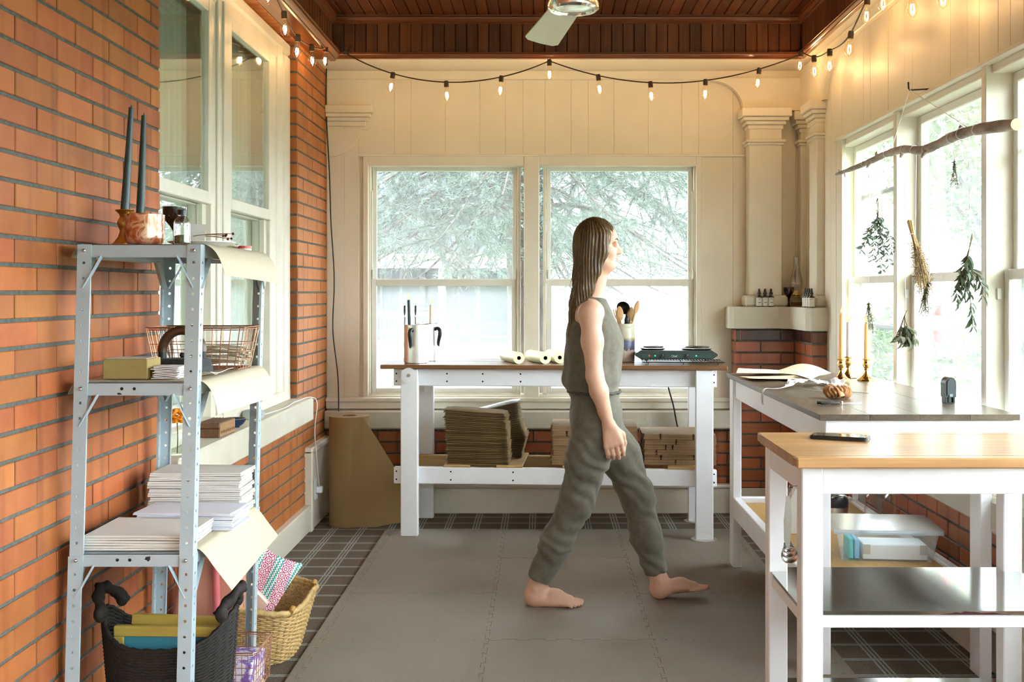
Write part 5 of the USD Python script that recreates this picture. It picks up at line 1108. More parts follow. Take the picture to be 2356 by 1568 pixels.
v, f = sphere(0.022, (0, 0, 0.012), 3, (1.5, 0.8, 0.55)); v = v + 0.008 * (meshkit.fbm(v * 90, 3)[:, None] - 0.5) * np.array([1, 1, 1]); v[:, 2] = np.maximum(v[:, 2], 0.0)
obj('foil_scrap', (v + np.array([-0.965, 3.33, Z1 + LZ]), f), M('gold_foil', (0.75, 0.62, 0.35), 0.2, metal=0.9, col2=(0.7, 0.68, 0.66), vscale=30), label='crumpled foil scrap by the plate on the top shelf', cat='foil')
# second shelf
t = thing('kraft_box', 'small kraft card box on the second rack shelf', 'box', (-1.128, 2.985, Z2 + LZ))
m_kbox = M('olive_kraft_card', c(160, 140, 84), 0.7, var=0.05, vscale=40)
obj('box', join(cbox(-0.06, 0.06, -0.052, 0.052, 0, 0.054, 0.0015)), m_kbox, t)
obj('paper_lining', cbox(-0.055, 0.055, -0.047, 0.047, 0.0542, 0.0555, 0.0004), m_whitepaper, t)
t = thing('flat_iron', 'antique black flat iron with an arched wooden handle on the rack', 'iron', (-1.045, 3.16, Z2 + LZ))
sole = sg.Polygon([(-0.082, -0.04), (0.02, -0.042), (0.06, -0.03), (0.086, 0.0), (0.06, 0.03), (0.02, 0.042), (-0.082, 0.04)])
m_iron = M('cast_iron', c(38, 40, 42), 0.5, metal=0.4, var=0.3, vscale=40, bump=0.002, bscale=100)
obj('sole', join(extrude(sole, 0.022), extrude(affinity.scale(sole, 0.93, 0.9), 0.02, (0, 0, 0.022))), m_iron, t, smooth=30)
obj('bracket', join(cyl((-0.062, 0, 0.04), (-0.062, 0, 0.066), 0.011, n=14), cyl((0.054, 0, 0.04), (0.054, 0, 0.066), 0.011, n=14), sphere(0.008, (-0.004, 0, 0.052), 1)), m_iron, t, smooth=40)
a = np.linspace(np.pi, 0, 28); obj('handle', tube(np.stack([-0.004 + 0.058 * np.cos(a), 0 * a, 0.062 + 0.062 * np.sin(a)], 1), 0.0135, 14), wood('iron_handle_wood', c(52, 32, 20), c(88, 58, 36), axis=0, scale=20, rough=0.3), t, smooth=40)
rs = random.Random(6)
t = thing('cloth_stack', 'small stack of folded white cloth in front of the flat iron', 'cloth', (-1.022, 2.975, Z2 + LZ))
for k in range(11):
    w, d = 0.034 + rs.uniform(-0.004, 0.004), 0.035 + rs.uniform(-0.005, 0.005); o = (rs.uniform(-0.004, 0.004), rs.uniform(-0.004, 0.004))
    def fn(u, v, k=k, w=w, d=d, o=o): return (u - 0.5) * 2 * w + o[0], (v - 0.5) * 2 * d + o[1], 0.0028 + 0.0031 * k + 0.0010 * np.sin(u * 7 + k * 2) * np.sin(v * 6 + k)
    obj('folded_piece', thick(grid(fn, 10, 8), 0.0022), m_cloth, t, smooth=60)
def wire_basket(name, lab, x0, x1, y0, y1, z0, z1, tapr, nx, ny, nz, m, rr=0.0016):
    cx2, cy2 = (x0 + x1) / 2, (y0 + y1) / 2; t = thing(name, lab, 'basket', (cx2, cy2, z0)); hx, hy, h = (x1 - x0) / 2, (y1 - y0) / 2, z1 - z0
    def at(f, z): s = tapr + (1 - tapr) * z / h; return np.array([f[0] * hx * s, f[1] * hy * s, z])
    sq = [(-1, -1), (1, -1), (1, 1), (-1, 1)]
    def loop(z, r): 
        p = []
        for a, b in zip(sq, sq[1:] + sq[:1]): p += [at((a[0] + (b[0] - a[0]) * q, a[1] + (b[1] - a[1]) * q), z) for q in (0.06, 0.5, 0.94)]
        return tube(p, r, 6, closed=True)
    obj('rim', join(loop(h, rr * 1.7), loop(h - 0.006, rr)), m, t, smooth=40)
    for k in range(nz): obj('hoop', loop(rr + k * (h * 0.8) / nz, rr * 0.8), m, t, smooth=40)
    for k in range(nx):
        f_ = -0.94 + 1.88 * k / (nx - 1); obj('wire', tube([at((f_, -1), h), at((f_, -1), rr), at((f_, 1), rr), at((f_, 1), h)], rr * 0.8, 6), m, t)
    for k in range(ny):
        f_ = -0.9 + 1.8 * k / (ny - 1); obj('wire', tube([at((-1, f_), h), at((-1, f_), rr), at((1, f_), rr), at((1, f_), h)], rr * 0.8, 6), m, t)
    return t
wire_basket('copper_basket', 'copper wire basket of cloth strips on the second rack shelf', -1.195, -0.90, 3.26, 3.46, Z2 + LZ, 1.188, 0.84, 11, 6, 4, m_copper)
t = thing('cloth_strips', 'bundle of cream cloth strips lying in the copper wire basket', 'cloth strips', (-1.0, 3.36, Z2 + LZ + 0.005))
for k in range(22):
    y = -0.07 + 0.14 * rs.random(); z = 0.005 + 0.052 * rs.random(); L = 0.07 + 0.01 * rs.random()
    p = spline([(-L, y, z), (-0.03, y + rs.uniform(-0.01, 0.01), z + rs.uniform(0, 0.012)), (0.03, y + rs.uniform(-0.01, 0.01), z + rs.uniform(0, 0.01)), (L, y, z)], 10)
    obj('strip', tube(p, 0.0065, 8, flat=0.35), m_paper, t, smooth=50)
t = thing('fabric_scrap', 'pale flat fabric scrap with a loose thread beside the iron on the rack', 'fabric', (-0.972, 3.08, Z2 + LZ))
obj('scrap', thick(grid(lambda u, v: ((u - 0.5) * 0.09, (v - 0.5) * 0.06, 0.006 + 0.003 * np.sin(u * 8) * np.cos(v * 5)), 12, 8), 0.002), m_paper, t, smooth=60)
obj('thread', tube(spline([(0.03, 0, 0.009), (0.05, 0.03, 0.006), (0.06, 0.06, 0.012), (0.075, 0.07, 0.016)], 14), 0.001, 5), m_cloth, t)
# third shelf
def paper_pile(name, lab, labtop, grp, n, cx2, cy2, w, d, step, m, jit, seed, cat, folded=True, z0=None):
    r = random.Random(seed)
    for k in range(n):
        top = k == n - 1
        t = thing(name, labtop if top else place_in(lab, n, k), cat, (cx2 + r.uniform(-jit, jit), cy2 + r.uniform(-jit, jit), (z0 or Z3 + LZ) + k * step), math.radians(r.uniform(-2.5, 2.5) * jit / 0.005), group=None if top else grp)
        def fn(u, v, k=k): return (u - 0.5) * w, (v - 0.5) * d, 0.0015 + 0.0009 * np.sin(u * 5 + k) * np.sin(v * 4 + 2 * k) + 0 * u
        a = grid(fn, 10, 8)
        obj('lower_leaf', thick((a[0] + [0, 0, step * 0.42 - 0.0014], a[1]), step * 0.4), m, t, smooth=50)
        obj('upper_leaf', thick((a[0] * [0.992, 0.985, 1] + [0, 0, step * 0.9 - 0.0016], a[1]), step * 0.4), m, t, smooth=50)
paper_pile('paper_folder', 'white handmade paper folder in the front stack on the third shelf', 'topmost white handmade paper folder nearest the front of the third shelf', 'white folders at the front of the third shelf', 3, -1.085, 3.0, 0.275, 0.235, 0.0135, m_whitepaper, 0.003, 1, 'folder')
paper_pile('envelope', 'cool white envelope in the middle stack on the third shelf', 'topmost cool white envelope in the middle stack on the third shelf', 'white envelopes in the middle of the third shelf', 7, -1.035, 3.21, 0.285, 0.165, 0.0072, m_bluepaper, 0.006, 2, 'envelope')
paper_pile('handmade_card', 'ivory handmade card in the tall rear stack on the third shelf', 'topmost ivory handmade card of the tall rear stack', 'ivory cards in the rear stack on the third shelf', 11, -1.065, 3.40, 0.28, 0.165, 0.0122, m_whitepaper, 0.006, 3, 'card')
# lowest shelf: dark basket with paper-making frames
m_dark = M('dark_woven_rope', c(30, 24, 20), 0.75, var=0.5, vscale=120, bump=0.004, bscale=260)
bcx, bcy, bz = -1.038, 3.03, Z4 + LZ
t = thing('dark_basket', 'dark brown woven basket with loop handles at the bottom of the rack', 'basket', (bcx, bcy, bz))
def rimz(a): return 0.235 + 0.085 * np.abs(np.cos(a)) ** 4
def rope(path, r, tw=60, n=8):
    v, f = tube(path, r, n); K = len(path); s = np.repeat(np.arange(K), n); th = np.tile(np.arange(n) / n * 2 * np.pi, K)
    vv = v[:K * n]; cc = np.repeat(np.asarray(path), n, 0); vv2 = cc + (vv - cc) * (1 + 0.30 * np.cos(2 * th + s * 1.3))[:, None]; v = v.copy(); v[:K * n] = vv2; return v, f
nA = 145; A_ = np.linspace(0, 2 * np.pi, nA)
for k in range(30):
    q = (k + 0.5) / 30; s = 0.83 + 0.17 * q ** 0.7; z = rimz(A_) * q
    obj('coil', rope(np.stack([0.182 * s * np.cos(A_), 0.125 * s * np.sin(A_), z], 1), 0.0062, 60), m_dark, t, smooth=60)
obj('bottom', extrude(affinity.scale(sg.Point(0, 0).buffer(1, quad_segs=12), 0.155, 0.105), 0.008), m_dark, t)
for sx in (-1, 1):
    a = np.linspace(-0.55, 0.55, 20); zz = 0.315 + 0.055 * np.cos(a / 0.55 * np.pi / 2)
    obj('handle', rope(np.stack([sx * (0.182 * np.cos(a) + 0.012 * np.cos(a / 0.55 * np.pi / 2)), 0.16 * np.sin(a), zz], 1), 0.0145, n=12), m_dark, t, smooth=60)
    for s2 in (-1, 1): obj('handle_wrap', sphere(0.019, (sx * 0.165, s2 * 0.078, 0.318), 2, (0.9, 1.0, 1.25)), m_dark, t, smooth=60)
m_yel = wood('yellow_pine', c(178, 152, 62), c(206, 182, 92), axis=0, scale=9, rough=0.55)
m_mesh = M('blue_screen_mesh', c(62, 140, 160), 0.6, var=0.08, vscale=200)
def screen_frame(lab, x0, x1, y, z0, z1, tilt, lean_):
    t = thing('printing_screen'  , lab, 'screen', ((x0 + x1) / 2, y, z0), rot=(lean_, tilt, 0)); w, h = (x1 - x0) / 2, z1 - z0
    obj('rail', cbox(-w, w, -0.011, 0.011, h - 0.028, h, 0.002), m_yel, t); obj('rail', cbox(-w, w, -0.011, 0.011, 0, 0.028, 0.002), m_yel, t)
    for s in (-1, 1): obj('stile', cbox(s * w - (0.028 if s > 0 else 0), s * w + (0.028 if s < 0 else 0), -0.0108, 0.0108, 0.0285, h - 0.0285, 0.002), m_yel, t)
    obj('screen', box(-w + 0.026, w - 0.026, -0.004, -0.002, 0.026, h - 0.026), m_mesh, t)
screen_frame('front yellow wooden frame with blue mesh standing in the dark basket', -1.185, -0.90, 2.995, Z4 + 0.016, 0.374, 0.5, -2)
screen_frame('rear yellow wooden frame tilting to the right in the dark basket', -1.165, -0.89, 3.05, Z4 + 0.025, 0.386, 2.5, -2)
wire_basket('copper_basket', 'small copper wire basket with a purple box at the bottom of the rack', -0.985, -0.845 + 0.0, 3.20, 3.40, Z4 + LZ, 0.232, 0.92, 8, 8, 5, m_copper, 0.0013)
t = thing('purple_box', 'purple and white patterned box inside the small copper basket', 'box', (-0.915, 3.30, Z4 + LZ + 0.004)); obj('box', cbox(-0.05, 0.05, -0.08, 0.08, 0, 0.085, 0.003), M('purple_print', c(120, 84, 176), 0.5, col2=c(226, 220, 236), vscale=40, lo=0.45, hi=0.55), t); obj('label', cbox(0.0505, 0.051, -0.05, 0.05, 0.02, 0.05, 0.0001), m_whitepaper, t)
# wicker basket on the floor beyond the rack
m_wick2 = M('wicker', c(196, 164, 106), 0.6, var=0.2, vscale=60, bump=0.001, bscale=150)
kx, ky = -1.035, 3.93
t = thing('wicker_basket', 'pale wicker laundry basket on the carpet behind the rack', 'basket', (kx, ky, 0.001))
def sup(a, p=3.2): 
    ca, sa = np.cos(a), np.sin(a); r = (np.abs(ca) ** p + np.abs(sa) ** p) ** (-1 / p); return r * ca, r * sa
def wk(a, q, dr=0.0):
    s = 0.72 + 0.28 * q; x, y = sup(a); h = 0.195 + 0.022 * np.cos(2 * a) ** 2
    return np.stack([x * (0.20 * s + dr), y * (0.235 * s + dr), h * q], -1)
NB = 200; B_ = np.linspace(0, 2 * np.pi, NB + 1)
ns = 60
for k in range(26):
    q = 0.02 + k * 0.92 / 26
    obj('weaver', tube(wk(B_, q, 0.0035 * np.sin(B_ * ns / 2 + k * np.pi)), 0.0036, 5), m_wick2, t, smooth=60)
for k in range(ns):
    a = np.full(6, (k + 0.5) * 2 * np.pi / ns); obj('stake', tube(wk(a, np.linspace(0, 1, 6)), 0.0028, 5), m_wick2, t)
for k in (-1, 0, 1): obj('rim', rope(wk(B_, 0.97 + 0.022 * k, 0.002 * (1 - abs(k))), 0.0075), m_wick2, t, smooth=60)
obj('bottom', extrude(sg.Polygon([(x * 0.143, y * 0.168) for x, y in zip(*sup(B_[:-1]))]), 0.006), m_wick2, t)
for a in (-0.72, 0.7):
    p = wk(np.array([a]), 0.98)[0]; obj('handle_knot', tube([p + [-0.012 * math.sin(a) * 0 , -0.02, 0.004], p + [0, 0, 0.012], p + [0.0, 0.02, 0.006]], [0.008, 0.0095, 0.008], 10), M('binding_cane', c(186, 140, 60), 0.45) if a < 0 else '/World/Looks/binding_cane', t, smooth=50)
# what lies in it
m_pink = M('dusty_pink_satin', c(206, 142, 118), 0.45, sheen_weight=0.5, var=0.06, vscale=9)
def cushion(name, lab, cen, w, h, th, rot, mat_):
    def fn(s):
        def g_(u, v):
            a, b = 2 * u - 1, 2 * v - 1; e = np.clip((1 - a ** 4) * (1 - b ** 4), 0, 1) ** 0.42
            pin = 1 - 0.10 * (1 - np.abs(a) ** 2) * np.abs(b) ** 6; pn2 = 1 - 0.10 * (1 - np.abs(b) ** 2) * np.abs(a) ** 6
            return a * w / 2 * pn2, s * th / 2 * e + 0.004 * np.sin(5 * a + 3 * b), b * h / 2 * pin
        return g_
    A = grid(fn(-1), 30, 30); B = grid(fn(1), 30, 30); t = thing(name, lab, 'cushion', cen, rot=rot)
    obj('cover', join(A, (B[0], B[1][:, ::-1])), mat_, t, smooth=60)
    e = np.linspace(-1, 1, 30); g_ = fn(0); pts = [g_((e + 1) / 2, 0 * e), g_(0 * e + 1, (e + 1) / 2), g_((1 - e) / 2, 0 * e + 1), g_(0 * e, (1 - e) / 2)]
    loop = np.vstack([np.stack(np.broadcast_arrays(*p), 1)[:-1] for p in pts]); obj('piping', tube(loop, 0.0035, 6, closed=True), mat_, t, smooth=60)
cushion('pink_cushion', 'dusty pink satin cushion in the wicker basket', (-1.135, 3.715, 0.285), 0.25, 0.30, 0.10, (6, 6, 6), m_pink)
def folk_mat():
    g = Graph(); o = g('texture_coordinate') + '.object'; s = g('separate_xyz', vector=o)
    u, v = s + '.x', s + '.z'
    band = g.m('fraction', g.m('multiply', g.m('add', u, g.m('multiply', g.m('absolute', v), 0.15)), 14.0))
    vec = g('combine_xyz', x=g.m('multiply', u, 44.0), y=g.m('multiply', v, 44.0)) + '.vector'
    d = g('voronoi_texture', vector=vec, scale=1.0, randomness=0.15) + '.distance'
    ringf = g.m('pingpong', g.m('multiply', d, 4.0), 0.5)
    ln = g('map_range', value=ringf, from_min=0.18, from_max=0.30, clamp=True) + '.result'
    zig = g.m('pingpong', g.m('add', g.m('multiply', u, 150.0), g.m('pingpong', g.m('multiply', v, 220.0), 1.0)), 1.0)
    tealf = g('map_range', value=zig, from_min=0.4, from_max=0.6, clamp=True) + '.result'
    isb = g('map_range', value=band, from_min=0.55, from_max=0.57, clamp=True) + '.result'
    pink = g('mix_color', fac=ln, a=c(190, 60, 110), b=c(240, 226, 222)) + '.result'
    teal = g('mix_color', fac=tealf, a=c(40, 160, 156), b=c(238, 232, 222)) + '.result'
    col = g('mix_color', fac=isb, a=pink, b=teal) + '.result'
    return g.done('embroidered_folk_cloth', g('principled_bsdf', base_color=col, roughness=0.85) + '.BSDF')
m_folk = folk_mat()
cushion('patterned_cushion', 'white cushion with pink and teal folk embroidery in the wicker basket', (-1.035, 3.87, 0.245), 0.23, 0.30, 0.09, (-6, 30, 6), m_folk)
obj('paper_tube', tube([(-1.095, 3.655, 0.115), (-1.10, 3.645, 0.46)], 0.0125, 20), M('rose_pink_paper', c(206, 108, 112), 0.5), smooth=40, label='long rose pink paper tube standing in the wicker basket', cat='tube')
t = thing('book', 'pink hardback book with black lettered page edge in the wicker basket', 'book', (-1.035, 3.745, 0.245), rot=(10, 48, 8))
m_pinkcover = M('pale_pink_cover', c(232, 202, 186), 0.5)
obj('pages', cbox(-0.074, 0.074, -0.0105, 0.0105, -0.05, 0.05, 0.0005), m_whitepaper, t)
obj('cover', cbox(-0.077, 0.077, -0.0135, -0.0108, -0.053, 0.053, 0.001), m_pinkcover, t); obj('cover', cbox(-0.077, 0.077, 0.0108, 0.0135, -0.053, 0.053, 0.001), m_pinkcover, t)
obj('spine', cbox(-0.0795, -0.077, -0.0135, 0.0135, -0.053, 0.053, 0.001), m_pinkcover, t)
obj('title_band', cbox(-0.05, 0.05, -0.0139, -0.0135, -0.045, -0.03, 0.0001), m_hole, t)
v, f = tm(meshkit.text_mesh('CORE', 0.010, 0.0003)); obj('lettering', (np.stack([v[:, 0] - 0.012, -0.0139 - v[:, 2], v[:, 1] - 0.0425], 1), f), m_pinkcover, t)
# window sill
SZ = 0.7418
t = thing('wooden_box', 'carved wooden box on the stone window sill', 'box', (-1.27, 4.22, SZ), math.radians(-3))
m_carved = wood('carved_wood', c(70, 42, 26), c(120, 80, 48), axis=1, scale=12, rough=0.5); m_carvedlight = wood('carved_wood_light', c(140, 104, 66), c(176, 138, 94), axis=1, scale=12, rough=0.55)
obj('body', cbox(-0.045, 0.045, -0.09, 0.09, 0, 0.034, 0.002), m_carved, t); obj('lid', cbox(-0.046, 0.046, -0.091, 0.091, 0.0345, 0.056, 0.003), m_carved, t)
obj('front_panel', cbox(0.0452, 0.0470, -0.086, 0.086, 0.003, 0.053, 0.0006), m_carvedlight, t, label='paler carved long side')
rs = random.Random(11)
sw = []
for k in range(9):
    y = -0.075 + k * 0.019; a = np.linspace(0, 4.5, 12); sw.append(tube(np.stack([0 * a + 0.0472, y + 0.006 * np.cos(a) * (1 - a / 7), 0.017 + 0.009 * np.sin(a) * (1 - a / 7)], 1), 0.0012, 5))
for q in sw: obj('carving', q, m_carved, t)
lat = []
for x in np.linspace(-0.036, 0.036, 7):
    for y in np.linspace(-0.08, 0.08, 14): lat.append(sphere(0.0042, (x, y, 0.056), 1, (1, 1.2, 0.5)))
obj('lid_carving', join(lat), m_carved, t, kind='stuff')
t = thing('blue_bowl', 'small dark blue bowl behind the carved box on the sill', 'bowl', (-1.265, 4.46, SZ))
obj('bowl', lathe([(0, 0), (0.02, 0), (0.021, 0.004), (0.036, 0.014), (0.046, 0.030), (0.047, 0.036), (0.045, 0.036), (0.034, 0.018), (0.0, 0.008)], 36), M('cobalt_glaze', c(28, 44, 76), 0.2), t, smooth=40)
obj('glazed_rim', tube(np.stack([0.046 * np.cos(A_[:-1]), 0.046 * np.sin(A_[:-1]), 0 * A_[:-1] + 0.036], 1), 0.0012, 6, closed=True), M('tan_glaze', c(150, 130, 90), 0.3), t)
t = thing('smart_speaker', 'round grey fabric smart speaker on the stone sill', 'speaker', (-1.262, 4.74, SZ))
obj('fabric_top', lathe([(0.0485, 0.018), (0.049, 0.024), (0.046, 0.033), (0.036, 0.040), (0.018, 0.0425), (0, 0.043)], 40), M('grey_speaker_fabric', c(172, 182, 180), 0.9, bump=0.001, bscale=400), t, smooth=50)
obj('base', lathe([(0, 0), (0.036, 0), (0.045, 0.008), (0.0485, 0.018), (0, 0.018)], 40), M('light_grey_plastic', c(204, 208, 204), 0.4), t, smooth=40)
obj('speaker_cord', tube(spline([(-1.262, 4.789, SZ + 0.006), (-1.25, 4.95, SZ + 0.003), (-1.23, 5.2, SZ + 0.003), (-1.245, 5.45, SZ + 0.003), (-1.238, 5.60, SZ + 0.003), (-1.215, 5.70, SZ + 0.003), (-1.2005, 5.728, SZ - 0.006), (-1.2, 5.735, 0.62), (-1.21, 5.80, 0.45), (-1.225, 5.93, 0.28), (-1.2315, 6.0, 0.215)], 90), 0.0024, 6), m_white, smooth=True, label='white cord running along the sill down to the corner outlet', cat='cord')
t = thing('outlet_plug', 'white plug in the outlet low in the left corner', 'plug', (-1.2555, 6.0, 0.21))
obj('cover_plate', cbox(0.0, 0.006, -0.035, 0.035, -0.055, 0.06, 0.002), m_white, t); obj('plug', cbox(0.0063, 0.04, -0.016, 0.016, -0.02, 0.014, 0.004), m_white, t)
t = thing('marigold_jar', 'orange marigold in a small glass jar on the sill', 'flower', (-1.245, 3.70, SZ))
obj('jar', lathe([(0, 0.001), (0.022, 0.001), (0.024, 0.006), (0.024, 0.06), (0.02, 0.066), (0.02, 0.075)], 28), pane_mat('small_jar_glass', tint=(0.9, 0.94, 0.9), gain=2), t, smooth=40)
obj('stem', tube([(0, 0, 0.005), (0.002, 0, 0.06), (0.0, 0, 0.11)], 0.002, 6), M('stem_green', c(90, 110, 60), 0.7), t)
pet = []
rs = random.Random(9)
for k in range(90):
    a, b = rs.uniform(0, 6.28), rs.uniform(-0.5, 1.3); d = np.array([math.cos(a) * math.cos(b), math.sin(a) * math.cos(b), math.sin(b)])
    pet.append(xf(sphere(0.0125, (0, 0, 0), 1, (1, 0.7, 0.35)), np.array([0, 0, 0.125]) + d * 0.026, (math.degrees(b), 0, math.degrees(a))))
obj('petals', join(pet), M('marigold_orange', c(236, 150, 20), 0.7, var=0.15, vscale=80), t, kind='stuff')
t = thing('white_pot', 'small white pot of red twigs at the far end of the window', 'pot', (-1.35, 5.22, OZ0 + 0.0555))
obj('pot', lathe([(0, 0), (0.016, 0), (0.021, 0.05), (0.018, 0.05), (0.014, 0.006), (0, 0.006)], 24), m_white, t, smooth=35)
for k in range(6):
    a = k * 1.05; obj('twig', tube([(0, 0, 0.008), (0.014 * math.cos(a), 0.014 * math.sin(a), 0.075 + 0.006 * (k % 3))], 0.0016, 6), M('red_twig', c(150, 50, 44), 0.6) if k == 0 else '/World/Looks/red_twig', t)
# ================================================================ string lights, fan, hanging herbs
m_socket = M('brown_socket', c(70, 56, 40), 0.6)
m_cable = M('brown_cable', c(46, 36, 28), 0.6)
m_bulb = pane_mat('bulb_glass', tint=(1.0, 0.97, 0.90), gain=1.2)
m_fil = emit('bulb_filament', (1.0, 0.58, 0.25), BULB)
bulb_glass = lathe([(0.0085, 0), (0.0095, -0.012), (0.0135, -0.030), (0.0195, -0.052), (0.0205, -0.062), (0.018, -0.074), (0.010, -0.084), (0.003, -0.088), (0, -0.092)], 20)
bulb_sock = lathe([(0, 0.026), (0.0115, 0.026), (0.013, 0.018), (0.013, -0.006), (0.0105, -0.009), (0, -0.009)], 16)
def fil_mesh():
    a = np.linspace(0, 2 * np.pi * 3, 40); h = []
    for k in range(4):
        q = k * math.pi / 2; h.append(tube([(0.006 * math.cos(q), 0.006 * math.sin(q), -0.038), (0.0085 * math.cos(q + 0.4), 0.0085 * math.sin(q + 0.4), -0.056), (0.004 * math.cos(q + 0.8), 0.004 * math.sin(q + 0.8), -0.070)], 0.0012, 5))
    return join(h)
bulb_fil = fil_mesh()
def lights(lab, knots, bulbs):
    """A cable through the knots with bulbs hung at points; each bulb has socket, glass and filament."""
    t = thing('string_lights', lab, 'string lights')
    obj('cable', tube(knots, 0.0034, 8), m_cable, t, smooth=60)
    for p, tx, ty in bulbs:
        R_ = lambda m: xf(m, p, (tx, ty, 0))
        s = obj('socket', R_(bulb_sock), m_socket, t, smooth=40)
        b = obj('bulb', R_(bulb_glass), m_bulb, t, smooth=60)
        obj('filament', R_(bulb_fil), m_fil, b)
YB = 6.03
backpx = [(903, 187, 9), (1027, 207, -3), (1153, 195, 5), (1264, 158, 0), (1377, 192, -6), (1497, 208, -4), (1623, 203, 2), (1746, 177, 7)]
cab = [P(795, 122, 6.05)]; bl_ = []
top = lambda px, py: P(px, py - 18, YB)
for (px, py, tl) in backpx: cab.append(top(px, py)); bl_.append((P(px, py - 10, YB), 0, tl))
cab.append(P(1846, 124, 6.04))
seg1 = spline(cab[:5], 50); seg2 = spline(cab[4:], 60)
lights('string of warm bulbs looped along the back wall under the dark fascia', np.vstack([seg1, seg2[1:]]), bl_)
lp = [(618, -22, 4.62), (654, 55, 4.87), (685, 108, 5.14), (717, 130, 5.45), (749, 132, 5.80)]
kn = [P(590, -70, 4.4)] + [P(px - 2, py - 24, Y) for px, py, Y in lp] + [P(775, 108, 6.03), P(795, 122, 6.05)]
lights('string of warm bulbs along the left cornice over the brick wall', spline(kn, 60), [(P(px, py - 16, Y), 0, 3 * (-1) ** k) for k, (px, py, Y) in enumerate(lp)])
rp2 = [(1842, 145, 5.93), (1873, 157, 5.62), (1909, 143, 5.30), (1957, 103, 4.94), (1995, 25, 4.70), (2033, -5, 4.45), (2098, 5, 4.12), (2170, -20, 3.8)]
kn = [P(1846, 124, 6.04)] + [P(px, py - 26, Y) for px, py, Y in rp2] + [P(2240, -80, 3.5)]
lights('string of warm bulbs under the right cornice over the side windows', spline(kn, 70), [(P(px, py - 18, Y), 0, (4, -2, 1, 6, 3, 2, -2, 0)[k]) for k, (px, py, Y) in enumerate(rp2)])
for (px, py, Y), lab in (((1263, 138, 6.045), 'small steel hook holding the middle of the string lights'),):
    q = P(px, py, Y); obj('cup_hook', tube(spline([q + [0, 0.012, 0.012], q + [0.006, 0, 0.008], q + [0.003, -0.004, 0.0], q + [-0.004, -0.006, -0.008], q + [0.002, -0.008, -0.016], q + [0.006, -0.008, -0.010]], 24), 0.0016, 6), m_steel, smooth=True, label=lab, cat='hook')
for px, py, Y, lab in ((795, 121, 6.05, 'brown plug joint of the string lights at the left ceiling corner'), (1850, 122, 6.03, 'brown plug joint of the string lights at the right ceiling corner')):
    q = P(px, py, Y); obj('cable_plug', join(cbox(q[0] - 0.014, q[0] + 0.014, q[1] - 0.008, q[1] + 0.008, q[2] - 0.01, q[2] + 0.01, 0.003), tube([q + [0, 0, 0], q + [0.02, -0.02, 0.03]], 0.003, 6)), m_cable, label=lab, cat='plug')
# the cord down the left corner
obj('corner_cord', tube(spline([P(752, 150, 6.0), P(751, 170, 6.38), P(751, 260, 6.41), P(758, 400, 6.41), P(762, 520, 6.41), P(769, 660, 6.41), P(766, 760, 6.41), P(777, 860, 6.38), P(779, 905, 6.37), P(779, 945, 6.32)], 80), 0.0036, 6), m_black, smooth=True, label='black cord running down the left corner of the back wall', cat='cord')
# ceiling fan with a round lamp
fx, fy = P(1319, 0, 4.15)[0], 4.15; fz = P(0, 25, 4.15)[2]
t = thing('ceiling_fan', 'ceiling fan with a round glass lamp, hanging from the dark plank ceiling', 'ceiling fan', (fx, fy, fz), kind=None)
m_nickel = M('polished_nickel', (0.78, 0.76, 0.70), 0.12, metal=1.0)
m_opal = M('opal_glass', c(238, 238, 230), 0.2, coat_weight=0.5)
obj('lamp_glass', lathe([(0, 0.004), (0.045, 0.005), (0.074, 0.012), (0.078, 0.016), (0, 0.018)], 48), m_opal, t, smooth=40)
obj('lamp_ring', lathe([(0.076, 0.010), (0.080, 0.002), (0.088, 0.0), (0.098, 0.008), (0.104, 0.024), (0.104, 0.050), (0.098, 0.056), (0.076, 0.050), (0.076, 0.010)], 56), m_nickel, t, smooth=30)
obj('motor', lathe([(0, 0.05), (0.098, 0.056), (0.12, 0.085), (0.125, 0.13), (0.11, 0.17), (0.06, 0.20), (0.022, 0.21), (0, 0.21)], 48), m_nickel, t, smooth=40)
obj('down_rod', cyl((0, 0, 0.20), (0, 0, CEIL - fz - 0.001), 0.011, n=20), m_nickel, t, smooth=40)
obj('canopy', lathe([(0.012, CEIL - fz - 0.07), (0.05, CEIL - fz - 0.055), (0.066, CEIL - fz - 0.02), (0.066, CEIL - fz - 0.001), (0.012, CEIL - fz - 0.001)], 40), m_nickel, t, smooth=40)
m_blade = M('cream_fan_blade', c(206, 200, 176), 0.45)
bl = sg.Polygon([(0.20, -0.055), (0.70, -0.072), (0.735, -0.055), (0.745, 0.0), (0.735, 0.055), (0.70, 0.072), (0.20, 0.055)]).buffer(0.004)
for k in range(3):
    a = 100 + 120 * k
    obj('blade', xf(xf(xf(extrude(bl, 0.007), (0, 0, -0.0035)), rot=(10, 0, 0)), (0, 0, 0.055), (0, 0, 0)) if False else xf(xf(xf(extrude(bl, 0.007), (0, 0, -0.0035), (12, 0, 0)), (0, 0, 0.048)), (0, 0, 0), (0, 0, a)), m_blade, t)
    obj('blade_arm', xf(xf(cbox(0.09, 0.25, -0.018, 0.018, 0.055, 0.060, 0.002), (0, 0, 0)), (0, 0, 0), (0, 0, a)), m_nickel, t)

